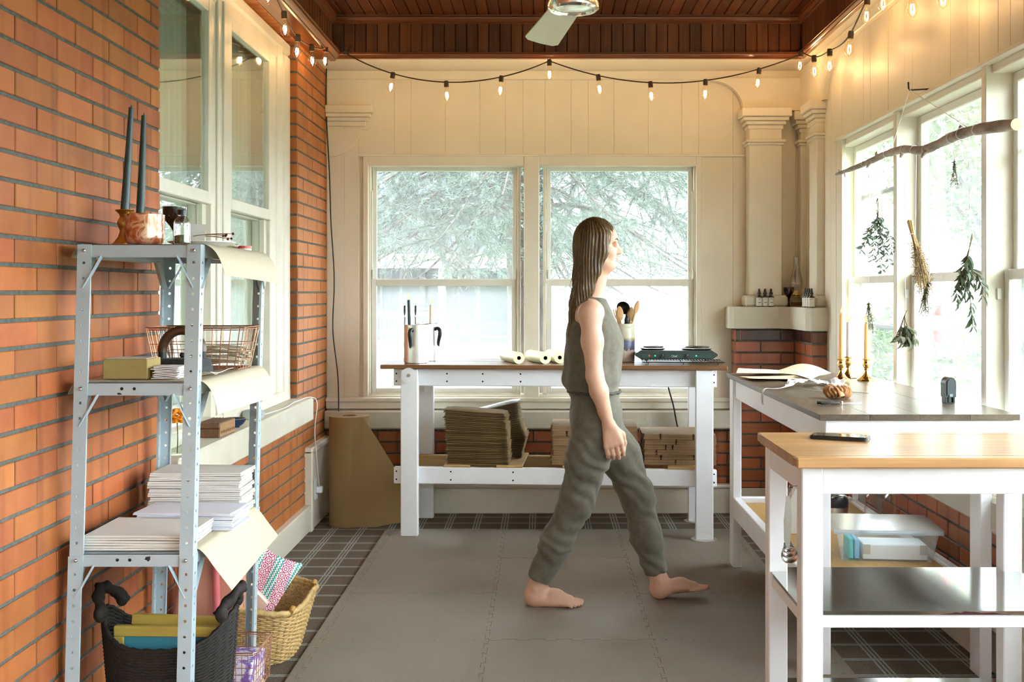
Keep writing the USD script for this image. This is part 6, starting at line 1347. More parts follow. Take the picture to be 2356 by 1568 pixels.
# driftwood branch hanging along the right wall, with its bundles of herbs
BX = 1.46
def bp(px, py, dx=0.0): Y = (BX + dx) * F / (px - CX); return P(px, py, Y)
m_bark = M('grey_driftwood', c(178, 168, 158), 0.8, col2=c(118, 108, 98), vscale=30, stretch=(1, 0.25, 1), lo=0.4, hi=0.7, bump=0.002, bscale=80)
t = thing('driftwood_branch', 'bare grey branch hung across the side windows to carry dried herbs', 'branch')
ax = spline([bp(1925, 401), bp(1960, 388), bp(1995, 374), bp(2030, 358), bp(2062, 347), bp(2090, 343), bp(2118, 346), bp(2142, 339), bp(2200, 312), bp(2260, 296), bp(2338, 286)], 90)
r_ = np.interp(np.linspace(0, 1, 90), [0, 0.2, 0.5, 0.8, 1], [0.008, 0.012, 0.0165, 0.018, 0.020]) * (1 + 0.10 * np.sin(np.arange(90) * 0.7) * np.sin(np.arange(90) * 0.23))
obj('stem', tube(ax, r_, 14), m_bark, t, smooth=60)
obj('cut_end', xf(tube([ax[-1], ax[-1] + (ax[-1] - ax[-2]) / np.linalg.norm(ax[-1] - ax[-2]) * 0.004], r_[-1] * 0.98, 18)), M('pale_cut_wood', c(222, 204, 172), 0.7), t)
for i0, d in ((3, (0.0, 0.03, 0.02)), (6, (0.01, 0.02, -0.025)), (25, (-0.02, 0.01, -0.03)), (44, (-0.01, 0.02, -0.03)), (56, (-0.03, -0.01, -0.035)), (28, (0.0, 0.0, 0.03)), (70, (0, 0.01, 0.03))):
    d = np.array(d); obj('knot', tube([ax[i0], ax[i0] + d * 0.7, ax[i0] + d], [r_[i0] * 0.6, r_[i0] * 0.45, r_[i0] * 0.25], 8), m_bark, t, smooth=50)
for i0 in (20, 34, 44, 49, 55, 66, 70, 76):
    tg = ax[i0 + 1] - ax[i0 - 1]; tg /= np.linalg.norm(tg); a = np.cross(tg, [0, 0, 1]); a /= np.linalg.norm(a); b = np.cross(tg, a); th = np.linspace(0, 4 * np.pi, 40)
    obj('twine_wrap', tube(ax[i0] + (r_[i0] + 0.0012) * (np.cos(th)[:, None] * a + np.sin(th)[:, None] * b) + tg * np.linspace(-0.003, 0.003, 40)[:, None], 0.0012, 5), m_cloth, t)
hk = np.array([WR - 0.0125, WR * F / (2140 - CX), P(0, 205, WR * F / (2140 - CX))[2]])
hp = np.array([BX + 0.005, hk[1] + 0.02, hk[2]])
obj('wall_hook', tube([hk + [0.012, 0, 0], hk, hp, hp + [-0.004, 0, 0.008], hp + [-0.005, 0.0, 0.032]], 0.0034, 8), m_black, label='black wall hook over the side windows holding the branch', cat='hook')
for px in (2050, 2222):
    k = int(np.argmin(abs(CX + ax[:, 0] / ax[:, 1] * F - px))); obj('branch_twine', tube([hp + [0, 0, 0.002], ax[k] + [0, 0, r_[k]]], 0.0013, 6), m_cloth, label='thin cord from the wall hook to the %s half of the branch' % ('left' if px < 2100 else 'right'), cat='cord')
def leaf(p, d, n, L, W, fold=0.25):
    """A pointed leaf folded along its midrib: six triangles."""
    d = d / np.linalg.norm(d); s = np.cross(d, n); s /= np.linalg.norm(s) + 1e-9; n = np.cross(s, d)
    a = [p, p + d * L * 0.35 + s * W / 2 + n * W * fold, p + d * L * 0.7 + s * W * 0.4 + n * W * fold, p + d * L - n * L * 0.08, p + d * L * 0.7 - s * W * 0.4 + n * W * fold, p + d * L * 0.35 - s * W / 2 + n * W * fold, p + d * L * 0.4, p + d * L * 0.72]
    return np.array(a), np.array([[0, 1, 6], [1, 2, 7], [1, 7, 6], [2, 3, 7], [3, 4, 7], [4, 5, 6], [4, 6, 7], [5, 0, 6]])
def leaf_mat(name, a, b):
    g = Graph(); f = g('noise_texture', vector=g('geometry') + '.position', scale=25.0) + '.fac'
    col = g('mix_color', fac=g('map_range', value=f, from_min=0.35, from_max=0.65, clamp=True) + '.result', a=a, b=b) + '.result'
    return g.done(name, g('mix_closure', fac=0.25, closure1=g('principled_bsdf', base_color=col, roughness=0.55) + '.BSDF', closure2=g('translucent_bsdf', color=col) + '.BSDF') + '.closure')
m_euc = leaf_mat('eucalyptus_leaf', c(84, 104, 84), c(122, 138, 116)); m_euc2 = leaf_mat('silver_leaf', c(96, 116, 104), c(150, 164, 148))
m_sage = leaf_mat('sage_leaf', c(110, 118, 98), c(146, 150, 128)); m_olive = leaf_mat('dried_leaf', c(110, 100, 62), c(92, 104, 74))
m_straw = M('straw_stem', c(196, 166, 110), 0.7); m_seed = M('seed_heads', c(150, 132, 106), 0.9, var=0.3, vscale=200)
m_gstem = M('green_brown_stem', c(120, 108, 74), 0.8)
def bundle(name, lab, px, ytop, pys):
    """A thing hung by a string from the branch; local frame at the tie, z up."""
    o = bp(px, ytop); k = int(np.argmin(abs(ax[:, 1] - o[1]))); t = thing(name, lab, 'herbs', o)
    obj('string', tube([(0, 0, 0), ax[k] - o + [0, 0, -r_[k]]], 0.0011, 6), m_cloth, t); return t, o
def sprig(t, path, rs, L, W, n, mat_, stuff=False, pairs=True, spread=0.9, droop=0.4, stemr=0.0013, start=0.25):
    p = spline(path, 24); obj('stem', tube(p, stemr, 5), m_gstem, t); out = []
    for k in range(n):
        i = int((start + (1 - start) * k / max(1, n - 1)) * 23); tg = p[min(i + 1, 23)] - p[max(i - 1, 0)]; tg /= np.linalg.norm(tg)
        for s in ((-1, 1) if pairs else (1,)):
            a = rs.uniform(-0.6, 0.6) + (0 if s > 0 else math.pi) + k * 1.4; u = np.array([math.cos(a), math.sin(a), 0])
            d = tg * (1 - spread * 0.6) + u * spread + np.array([0, 0, -droop * rs.random()]); nn = np.cross(d, [0.2, 1, 0.3]) + np.array([rs.uniform(-1, 1), rs.uniform(-1, 1), rs.uniform(-1, 1)]) * 0.5
            out.append(leaf(p[i], d, nn, L * rs.uniform(0.7, 1.15), W * rs.uniform(0.8, 1.15)))
    if stuff: return out
    for q in out: obj('leaf', q, mat_, t)
    return out
# small-leaved eucalyptus
rs = random.Random(21); t, o = bundle('hanging_herbs', 'bunch of small silvery eucalyptus leaves hanging in the far side window', 2019, 455, 0)
K = 4.78 / F
for k, (dx, dz) in enumerate(((-36, -118), (-14, -140), (6, -165), (24, -150), (36, -120), (14, -120), (-24, -92))):
    sprig(t, [(0, 0, 0.0), (dx * K * 0.12, 0, -0.10), (dx * K * 0.6, rs.uniform(-0.02, 0.02), dz * K * 0.72), (dx * K, rs.uniform(-0.04, 0.04), dz * K)], rs, 0.034, 0.022, 9, m_euc2, start=0.40)
# small bundle low on a string
rs = random.Random(22); t, o = bundle('hanging_herbs', 'small brown-green sprig hanging low behind the right candle', 1999, 697, 0); K = 4.9 / F; lv = []
for k in range(14):
    dx = rs.uniform(-10, 14); lv += sprig(t, [(0, 0, 0.01), (dx * K * 0.4, 0.005 * (k % 3), -22 * K), (dx * K, rs.uniform(-0.015, 0.015), -rs.uniform(36, 70) * K)], rs, 0.014, 0.004, 8, None, stuff=True, start=0.1, stemr=0.001)
obj('leaves', join(lv), m_olive, t, kind='stuff')
# straw and baby's breath
rs = random.Random(23); t, o = bundle('hanging_herbs', 'tied straw-coloured bunch of dried gypsophila beside the window post', 2106, 538, 0); K = 4.27 / F
obj('tie', tube([(0.012 * math.cos(a) - 0.012, 0.012 * math.sin(a), 0.0) for a in np.linspace(0, 6.2, 16)], 0.0016, 5, closed=True), m_cloth, t); seeds = []
for k in range(34):
    a = rs.uniform(0, 6.28); r0 = 0.011 * math.sqrt(rs.random()); e = np.array([(rs.uniform(8, 42) - 4) * K, rs.uniform(-0.03, 0.03), -rs.uniform(80, 150) * K])
    q = spline([(-0.022 + r0 * math.cos(a), r0 * math.sin(a), 0.05 + rs.uniform(0, 0.006)), (-0.010 + r0 * 0.7 * math.cos(a), r0 * 0.7 * math.sin(a), 0.0), e * 0.55 + [0.0, 0, 0], e], 12); obj('straw', tube(q, 0.0016, 5), m_straw, t)
    for m in range(34):
        s = rs.uniform(0.5, 1.08); c0 = q[min(11, int(s * 11))] + np.array([rs.gauss(0, 0.009), rs.gauss(0, 0.009), rs.gauss(0, 0.014)]); seeds.append(sphere(0.0019, c0, 0)); seeds.append(tube([c0, q[min(11, int(s * 11))]], 0.0004, 3))
obj('seed_heads', join(seeds), m_seed, t, kind='stuff')
# sage
rs = random.Random(24); t, o = bundle('hanging_herbs', 'bunch of grey-green sage leaves hung lowest beside the window post', 2083, 722, 0); K = 4.38 / F
for k in range(12):
    dx = rs.uniform(-20, 18); sprig(t, [(0.008, 0, 0.016), (0, 0, 0), (dx * K * 0.5, 0.006 * (k % 3), -30 * K), (dx * K, rs.uniform(-0.02, 0.02), -rs.uniform(48, 62) * K)], rs, 0.052, 0.028, 3, m_sage, start=0.62, spread=0.45, droop=0.9)
# rosemary
rs = random.Random(25); t, o = bundle('hanging_herbs', 'dark dried rosemary sprig hanging right of the gypsophila', 2138, 650, 0); K = 4.1 / F; lv = []
for k in range(9):
    dx = rs.uniform(-24, 4); lv += sprig(t, [(0.014, 0, 0.016), (0, 0, 0), (dx * K * 0.5 - 0.006, 0.005 * (k % 3), -34 * K), (dx * K - 0.006, rs.uniform(-0.015, 0.015), -rs.uniform(52, 76) * K)], rs, 0.016, 0.0035, 16, None, stuff=True, start=0.2, stemr=0.0012)
obj('leaves', join(lv), leaf_mat('rosemary_leaf', c(70, 72, 54), c(104, 102, 76)), t, kind='stuff')
# long-leaved eucalyptus
rs = random.Random(26); t, o = bundle('hanging_herbs', 'long dark green eucalyptus sprig hanging against the near window post', 2231, 568, 0); K = 3.72 / F
for k, (dx, dz, n) in enumerate(((-32, -118, 9), (-20, -95, 7), (2, -180, 10), (-8, -110, 8), (24, -110, 7), (14, -80, 5), (-26, -80, 6))):
    sprig(t, [(0.008, 0, 0.045), (0, 0, 0), (dx * K * 0.25 - 0.008, 0.004 * k - 0.01, -45 * K), (dx * K * 0.8, rs.uniform(-0.02, 0.02), dz * K * 0.72), (dx * K, rs.uniform(-0.03, 0.03), dz * K)], rs, 0.044, 0.019, n, m_euc, start=0.42, spread=0.6, droop=0.8)
# thyme wisp
rs = random.Random(27); t, o = bundle('hanging_herbs', 'tiny wisp of dried thyme high in the middle side window', 2196, 366, 0); K = 3.88 / F; lv = []
for k in range(8):
    dx = rs.uniform(-9, 12); lv += sprig(t, [(0, 0, 0), (dx * K * 0.4, 0.004 * (k % 3), -26 * K), (dx * K, rs.uniform(-0.01, 0.01), -rs.uniform(40, 64) * K)], rs, 0.008, 0.005, 9, None, stuff=True, start=0.1, stemr=0.0008)
obj('leaves', join(lv), '/World/Looks/sage_leaf', t, kind='stuff')
# ================================================================ the walking woman
class Field:
    """A signed distance grid to which rounded shapes are blended; meshed by surface nets."""
    def __init__(s, lo, hi, h):
        s.lo = np.array(lo, float); s.h = h; s.n = np.ceil((np.array(hi) - s.lo) / h).astype(int) + 1; s.a = np.full(s.n, 1.0, np.float32)
    def _box(s, lo, hi, pad):
        i0 = np.clip(np.floor((np.array(lo) - pad - s.lo) / s.h).astype(int), 0, s.n); i1 = np.clip(np.ceil((np.array(hi) + pad - s.lo) / s.h).astype(int) + 1, 0, s.n)
        ax_ = [s.lo[k] + s.h * np.arange(i0[k], i1[k]) for k in range(3)]
        return tuple(slice(a, b) for a, b in zip(i0, i1)), np.stack(np.meshgrid(*ax_, indexing='ij'), -1)
    def _put(s, sl, d, k, cut=False):
        if d.size == 0: return
        a = s.a[sl]; d = d.astype(np.float32)
        if cut: d = -d; h = np.maximum(k - np.abs(a - d), 0) / k; s.a[sl] = np.maximum(a, d) + h * h * k / 4
        else: h = np.maximum(k - np.abs(a - d), 0) / k; s.a[sl] = np.minimum(a, d) - h * h * k / 4
    def cone(s, a, b, ra, rb, k=0.02, cut=False, squash=None):
        a, b = np.array(a, float), np.array(b, float); r = max(ra, rb)
        sl, p = s._box(np.minimum(a, b) - r, np.maximum(a, b) + r, k + 0.03)
        t = np.clip(((p - a) @ (b - a)) / max(1e-9, (b - a) @ (b - a)), 0, 1); q = p - a - t[..., None] * (b - a)
        if squash is not None: q = q / np.array(squash)
        s._put(sl, np.linalg.norm(q, axis=-1) - (ra + (rb - ra) * t), k, cut)
    def chain(s, pts, rs, k=0.02):
        for i in range(len(pts) - 1): s.cone(pts[i], pts[i + 1], rs[i], rs[i + 1], k)
    def ell(s, c, r, k=0.03, cut=False, rot=0.0):
        c, r = np.array(c, float), np.array(r, float); R_ = r.max() if rot else r
        sl, p = s._box(c - R_, c + R_, k + 0.03); q = p - c
        if rot:
            a = math.radians(rot); q = np.stack([q[..., 0] * math.cos(a) + q[..., 2] * math.sin(a), q[..., 1], -q[..., 0] * math.sin(a) + q[..., 2] * math.cos(a)], -1)
        g_ = np.linalg.norm(q / r, axis=-1); g2 = np.linalg.norm(q / r ** 2, axis=-1)
        s._put(sl, g_ * (g_ - 1) / np.maximum(g2, 1e-6), k, cut)
    def mesh(s):
        a = s.a; n0, n1, n2 = a.shape; neg = a < 0; c8 = [(i, j, k) for i in (0, 1) for j in (0, 1) for k in (0, 1)]
        sub = lambda m, i, j, k: m[i:n0 - 1 + i, j:n1 - 1 + j, k:n2 - 1 + k]
        al, an = sub(neg, 0, 0, 0).copy(), sub(neg, 0, 0, 0).copy()
        for q in c8[1:]: al &= sub(neg, *q); an |= sub(neg, *q)
        act = an & ~al; idx = np.full(act.shape, -1, np.int32); cells = np.argwhere(act); idx[act] = np.arange(len(cells))
        val = {q: a[cells[:, 0] + q[0], cells[:, 1] + q[1], cells[:, 2] + q[2]] for q in c8}; acc = np.zeros((len(cells), 3)); cnt = np.zeros(len(cells))
        for q in c8:
            for d in range(3):
                if q[d] == 0:
                    q2 = list(q); q2[d] = 1; v0, v1 = val[q], val[tuple(q2)]; x = (v0 < 0) != (v1 < 0); t = np.where(x, v0 / np.where(x, v0 - v1, 1), 0)
                    p = np.tile(np.array(q, float), (len(cells), 1)); p[:, d] = t; acc[x] += p[x]; cnt[x] += 1
        v = s.lo + s.h * (cells + acc / cnt[:, None]); F_ = []
        for d in range(3):
            e = [0, 0, 0]; e[d] = 1; u, w = (d + 1) % 3, (d + 2) % 3
            A, B = neg[:n0 - e[0], :n1 - e[1], :n2 - e[2]], neg[e[0]:, e[1]:, e[2]:]
            for flip, m in ((False, A & ~B), (True, ~A & B)):
                c_ = np.argwhere(m); c_ = c_[(c_[:, u] > 0) & (c_[:, w] > 0) & (c_[:, u] < a.shape[u] - 1) & (c_[:, w] < a.shape[w] - 1)]
                def at(du, dw): q = c_.copy(); q[:, u] -= du; q[:, w] -= dw; return idx[q[:, 0], q[:, 1], q[:, 2]]
                q4 = np.stack([at(1, 1), at(0, 1), at(0, 0), at(1, 0)], 1); q4 = q4[(q4 >= 0).all(1)]; F_.append(q4[:, ::-1] if flip else q4)
        q4 = np.vstack(F_); return v, np.vstack([q4[:, [0, 1, 2]], q4[:, [0, 2, 3]]])
def smooth_mesh(m, it=4, lim=0.004):
    v0, f = m; t = trimesh.Trimesh(v0, f, process=False); trimesh.smoothing.filter_taubin(t, lamb=0.5, nu=0.52, iterations=it); v = np.array(t.vertices)
    far = np.linalg.norm(v - v0, axis=1) > lim; v[far] = v0[far]; return v, np.array(t.faces)

G0 = GR + 0.0008; YC = 4.50
pw = thing('person', 'woman with long brown hair in a sleeveless olive-grey jumpsuit walking barefoot to the right', 'person', (0.2, YC, G0))
B = Field((-0.12, 4.24, -0.0), (0.76, 4.76, 1.63), 0.004)
# trunk
B.ell((0.200, YC, 1.12), (0.086, 0.128, 0.15), 0.04); B.ell((0.205, YC, 0.97), (0.078, 0.105, 0.13), 0.05); B.ell((0.215, YC, 0.82), (0.080, 0.118, 0.09), 0.05)
B.ell((0.185, YC, 1.215), (0.060, 0.140, 0.045), 0.04)
B.cone((0.196, YC, 1.225), (0.226, YC, 1.40), 0.052, 0.045, 0.03)
# head
B.ell((0.224, YC, 1.508), (0.078, 0.070, 0.088), 0.02); B.ell((0.243, YC, 1.452), (0.060, 0.056, 0.075), 0.03); B.ell((0.262, YC, 1.412), (0.034, 0.032, 0.026), 0.03)
B.cone((0.235, YC - 0.048, 1.43), (0.272, YC - 0.018, 1.402), 0.016, 0.014, 0.02); B.cone((0.235, YC + 0.048, 1.43), (0.272, YC + 0.018, 1.402), 0.016, 0.014, 0.02)
B.ell((0.280, YC, 1.525), (0.022, 0.052, 0.028), 0.03)
B.cone((0.294, YC, 1.498), (0.318, YC, 1.463), 0.0085, 0.0115, 0.012); B.ell((0.308, YC, 1.460), (0.012, 0.017, 0.009), 0.01)
for s in (-1, 1):
    B.ell((0.290, YC + s * 0.030, 1.490), (0.016, 0.018, 0.013), 0.012, cut=True); B.ell((0.274, YC + s * 0.036, 1.462), (0.020, 0.020, 0.020), 0.02)
    B.ell((0.222, YC + s * 0.070, 1.475), (0.016, 0.010, 0.030), 0.006)
B.ell((0.297, YC, 1.433), (0.010, 0.022, 0.006), 0.006); B.ell((0.294, YC, 1.4235), (0.010, 0.020, 0.006), 0.006); B.ell((0.287, YC, 1.403), (0.013, 0.018, 0.014), 0.012)
# arms: right one nearest the lens
SR, ER, WR_ = np.array([0.190, YC - 0.158, 1.212]), np.array([0.206, YC - 0.19, 0.962]), np.array([0.262, YC - 0.178, 0.768])
SL, EL, WL_ = np.array([0.182, YC + 0.158, 1.212]), np.array([0.196, YC + 0.185, 0.965]), np.array([0.235, YC + 0.170, 0.775])
for S_, E_, W_, s in ((SR, ER, WR_, -1), (SL, EL, WL_, 1)):
    B.ell(S_ + [0, s * -0.004, -0.005], (0.047, 0.045, 0.050), 0.03)
    B.chain([S_, S_ * 0.55 + E_ * 0.45, E_], [0.041, 0.040, 0.033], 0.03); B.chain([E_, E_ * 0.7 + W_ * 0.3, W_], [0.033, 0.035, 0.0225], 0.02)
    # hand: the back of it faces outwards, thumb forward, fingers half curled
    f = np.array([0.93, 0, 0.30]); f = f / np.linalg.norm(f); dn = np.array([0.24, 0, -0.97]); dn /= np.linalg.norm(dn); inn = np.array([0, -s, 0])
    for t_, w in ((-1.0, 0.011), (-0.35, 0.012), (0.35, 0.013), (1.0, 0.0125)):
        B.cone(W_ + f * t_ * 0.014, W_ + dn * 0.082 + f * t_ * 0.031, 0.013, w, 0.012)
    for t_, L in ((-1.0, 0.030), (-0.36, 0.038), (0.33, 0.042), (1.0, 0.037)):
        k0 = W_ + dn * 0.082 + f * t_ * 0.031; k1 = k0 + dn * L + inn * 0.010; k2 = k1 + dn * L * 0.45 + inn * L * 0.5 - f * 0.002; k3 = k2 + inn * L * 0.45 - dn * L * 0.22
        B.chain([k0, k1, k2, k3], [0.0098, 0.0088, 0.0082, 0.0070], 0.004)
    tb_ = W_ + dn * 0.020 + f * 0.018 + inn * 0.006; B.chain([tb_, tb_ + dn * 0.036 + f * 0.026 + inn * 0.012, tb_ + dn * 0.070 + f * 0.026 + inn * 0.020, tb_ + dn * 0.096 + f * 0.018 + inn * 0.022], [0.016, 0.0125, 0.0105, 0.0085], 0.008)
# legs
HR, KR, AR = np.array([0.218, YC - 0.075, 0.80]), np.array([0.140, YC - 0.062, 0.445]), np.array([-0.018, YC - 0.045, 0.098])
HL, KL, AL = np.array([0.232, YC + 0.075, 0.80]), np.array([0.395, YC + 0.068, 0.440]), np.array([0.486, YC + 0.060, 0.100])
for H_, K_, A2 in ((HR, KR, AR), (HL, KL, AL)):
    B.chain([H_, K_], [0.074, 0.048], 0.04); B.chain([K_, K_ * 0.68 + A2 * 0.32 + [-0.012, 0, 0], A2], [0.048, 0.049, 0.030], 0.02)
def foot(heel, ang, yaw, s):
    """A bare foot from the point under the heel; ang lifts the toes; s = -1 right foot, 1 left foot."""
    ca, sa = math.cos(math.radians(ang)), math.sin(math.radians(ang)); cy2, sy2 = math.cos(math.radians(yaw)), math.sin(math.radians(yaw))
    T = lambda x, y, z: np.array([heel[0] + (x * ca - z * sa) * cy2 - y * sy2, heel[1] + (x * ca - z * sa) * sy2 + y * cy2, heel[2] + x * sa + z * ca])
    B.ell(T(0.0, 0, 0.030), (0.034, 0.029, 0.030), 0.02)
    B.cone(T(0.005, 0, 0.036), T(0.10, -s * 0.008, 0.040), 0.032, 0.026, 0.025); B.cone(T(0.01, s * 0.010, 0.022), T(0.135, s * 0.022, 0.0165), 0.022, 0.016, 0.02); B.cone(T(0.08, -s * 0.012, 0.036), T(0.150, -s * 0.020, 0.020), 0.025, 0.0195, 0.02); B.cone(T(0.09, 0, 0.038), T(0.148, 0.002, 0.019), 0.022, 0.018, 0.02)
    for y, x, L, r in ((-0.030, 0.158, 0.040, 0.0120), (-0.0105, 0.163, 0.036, 0.0085), (0.0045, 0.158, 0.032, 0.0080), (0.0185, 0.150, 0.028, 0.0075), (0.0315, 0.139, 0.024, 0.0072)):
        B.chain([T(x - 0.02, s * y, 0.017), T(x + L * 0.45, s * y * 1.08, 0.0145), T(x + L, s * y * 1.08, r * 0.98)], [r * 1.1, r, r * 0.95], 0.004)
    return T
TR = foot((-0.042, YC - 0.042, G0), 0.0, -7, -1); TL = foot((0.490, YC + 0.060, G0 + 0.002), 10.0, 6, 1)
B.cone(AR, TR(0.012, 0, 0.045), 0.030, 0.030, 0.03); B.cone(AL, TL(0.012, 0, 0.045), 0.030, 0.030, 0.03)
for T in (TR, TL):
    for y in (-0.031, 0.031): B.ell(T(0.014, y, 0.072), (0.010, 0.007, 0.011), 0.012)
B.cone(AR + [-0.016, 0, 0.04], TR(-0.014, 0, 0.05), 0.011, 0.014, 0.015); B.cone(AL + [-0.016, 0, 0.04], TL(-0.014, 0, 0.05), 0.011, 0.014, 0.015)
m_skin = M('skin', c(214, 172, 146), 0.5, col2=c(204, 156, 130), vscale=9, lo=0.3, hi=0.75, subsurface_weight=0.06, subsurface_radius=(1.0, 0.5, 0.35), subsurface_scale=0.006)
o_ = np.array([0.2, YC, G0])
body = smooth_mesh(B.mesh(), 3); obj('body', (body[0] - o_, body[1]), m_skin, pw, smooth=True)
def face_x(y, z):
    q = (np.abs(body[0][:, 1] - y) < 0.005) & (np.abs(body[0][:, 2] - z) < 0.005); return body[0][q, 0].max()
for s in (-1, 1):
    exx = face_x(YC + s * 0.030, 1.4885) - 0.0075
    e = obj('eye', sphere(0.0105, np.array([exx, YC + s * 0.030, 1.4885]) - o_, 2, (0.95, 1.15, 0.72)) if False else xf(sphere(1, (0, 0, 0), 2, (0.0098, 0.0125, 0.0078)), np.array([exx, YC + s * 0.030, 1.4885]) - o_), M('eye_white', c(232, 228, 222), 0.2) if s < 0 else '/World/Looks/eye_white', pw, smooth=True)
    obj('iris', xf(sphere(1, (0, 0, 0), 2, (0.0052, 0.0056, 0.0060)), np.array([exx + 0.0056, YC + s * 0.030, 1.4885]) - o_), M('iris_brown', c(70, 44, 28), 0.2) if s < 0 else '/World/Looks/iris_brown', e, smooth=True)
    obj('eyebrow', tube(np.array([[face_x(YC + s * 0.014, 1.511), YC + s * 0.014, 1.511], [face_x(YC + s * 0.030, 1.516), YC + s * 0.030, 1.516], [face_x(YC + s * 0.046, 1.511), YC + s * 0.046, 1.511]]) - o_, [0.0022, 0.0026, 0.0014], 6), M('brow_brown', c(88, 64, 42), 0.8) if s < 0 else '/World/Looks/brow_brown', pw, smooth=True)
obj('lips', join(*[xf(sphere(1, (0, 0, 0), 2, (0.0052, w, 0.0042)), np.array([face_x(YC, z) - 0.0030, YC, z]) - o_) for z, w in ((1.4335, 0.020), (1.4245, 0.018))]), M('lip_rose', c(206, 122, 112), 0.4), pw, smooth=True)
# jumpsuit
C = Field((-0.12, 4.24, 0.06), (0.66, 4.76, 1.33), 0.005)
C.ell((0.205, YC, 1.085), (0.108, 0.140, 0.16), 0.05); C.ell((0.232, YC, 1.085), (0.098, 0.115, 0.075), 0.05); C.ell((0.205, YC, 0.985), (0.112, 0.148, 0.115), 0.06); C.ell((0.195, YC, 0.93), (0.112, 0.150, 0.055), 0.05)
C.cone((0.203, YC, 1.16), (0.203, YC, 1.262), 0.085, 0.060, 0.05)
C.ell((0.212, YC, 0.885), (0.104, 0.142, 0.035), 0.02)
C.ell((0.218, YC, 0.80), (0.108, 0.156, 0.105), 0.04); C.ell((0.226, YC, 0.71), (0.098, 0.135, 0.12), 0.05)
for H_, K_, A2, hem in ((HR, KR, AR, 0.053), (HL, KL, AL, 0.051)):
    C.chain([H_ + [0, 0, -0.06], H_ * 0.5 + K_ * 0.5 + [0.004, 0, 0], K_, K_ * 0.5 + A2 * 0.5 + [-0.006, 0, 0], A2 + (K_ - A2) * 0.10 + [-0.004, 0, 0]], [0.092, 0.083, 0.068, 0.061, hem], 0.04)
for s, S_ in ((-1, SR), (1, SL)): C.ell(S_ + [0.0, s * 0.008, -0.012], (0.064, 0.062, 0.115), 0.02, cut=True)
C.ell((0.225, YC, 1.32), (0.12, 0.10, 0.052), 0.01, cut=True)
cm = C.mesh(); v, f = smooth_mesh(cm, 4)
# cut the hems square to the shins
for A2, K_ in ((AR, KR), (AL, KL)):
    d = (K_ - A2) / np.linalg.norm(K_ - A2); q = A2 + d * 0.022; near = (np.abs(v[:, 1] - A2[1]) < 0.13) & (np.linalg.norm(v - A2, axis=1) < 0.2); h = (v - q) @ d
    low = near & (h < 0); v[low] -= d * h[low][:, None]
n_ = trimesh.Trimesh(v, f, process=False).vertex_normals
legs = np.clip((0.80 - v[:, 2]) / 0.2, 0, 1); tors = np.clip((v[:, 2] - 0.88) / 0.1, 0, 1)
fold = 0.0030 * legs * np.sin(v[:, 2] * 74 + v[:, 0] * 60 + 11 * meshkit.noise(v * 9, 3)) * (0.4 + meshkit.noise(v * 5, 8)) + 0.0035 * tors * np.sin(np.arctan2(v[:, 1] - YC, v[:, 0] - 0.2) * 11 + 6 * meshkit.noise(v * 7, 4)) * np.clip(1 - (v[:, 2] - 0.9) / 0.22, 0, 1) + 0.006 * (meshkit.fbm(v * 16, 3, 5) - 0.5)
v = v + n_ * fold[:, None]
m_suit = M('olive_linen', c(88, 85, 71), 0.85, col2=c(102, 98, 83), vscale=40, bump=0.0006, bscale=500, sheen_weight=0.15)
suit_v = v; obj('jumpsuit', (v - o_, f), m_suit, pw, smooth=True)
wz = 0.886; aa = np.linspace(0, 2 * np.pi, 60)[:-1]
sd = np.stack([0.212 + 0.108 * np.cos(aa), YC + 0.147 * np.sin(aa), wz + 0.002 * np.sin(aa * 17)], 1)
obj('waistband', tube(sd - o_, 0.0055, 8, closed=True, flat=1.0), M('waistband_linen', c(72, 72, 62), 0.85), pw, smooth=True)
# hair
Hh = Field((0.06, 4.38, 1.02), (0.31, 4.62, 1.63), 0.004)
Hh.ell((0.216, YC, 1.520), (0.088, 0.080, 0.085), 0.02); Hh.ell((0.200, YC, 1.47), (0.068, 0.080, 0.09), 0.03)
for s in (-1, 1): Hh.chain([(0.236, YC + s * 0.062, 1.53), (0.240, YC + s * 0.070, 1.46), (0.216, YC + s * 0.066, 1.38), (0.186, YC + s * 0.060, 1.31), (0.158, YC + s * 0.056, 1.25)], [0.022, 0.018, 0.018, 0.014, 0.006], 0.025)
Hh.chain([(0.188, YC, 1.45), (0.178, YC, 1.36), (0.150, YC, 1.25), (0.112, YC, 1.13)], [0.054, 0.046, 0.030, 0.012], 0.04)
for s in (-1, 1): Hh.chain([(0.188, YC + s * 0.045, 1.42), (0.166, YC + s * 0.050, 1.31), (0.134, YC + s * 0.050, 1.21), (0.104, YC + s * 0.045, 1.11)], [0.034, 0.028, 0.019, 0.007], 0.03)
Hh.ell((0.318, YC, 1.455), (0.062, 0.075, 0.105), 0.015, cut=True); Hh.ell((0.288, YC, 1.36), (0.072, 0.09, 0.075), 0.02, cut=True)
v, f = smooth_mesh(Hh.mesh(), 3); n_ = trimesh.Trimesh(v, f, process=False).vertex_normals
ang_ = np.arctan2(v[:, 1] - YC, v[:, 0] - 0.19)
v = v + n_ * (0.0028 * np.sin(ang_ * 46 + 9 * meshkit.noise(v * np.array([12, 12, 5]), 2)) + 0.006 * (meshkit.noise(np.stack([ang_ * 5, v[:, 2] * 4, 0 * ang_], -1), 6) - 0.5))[:, None]
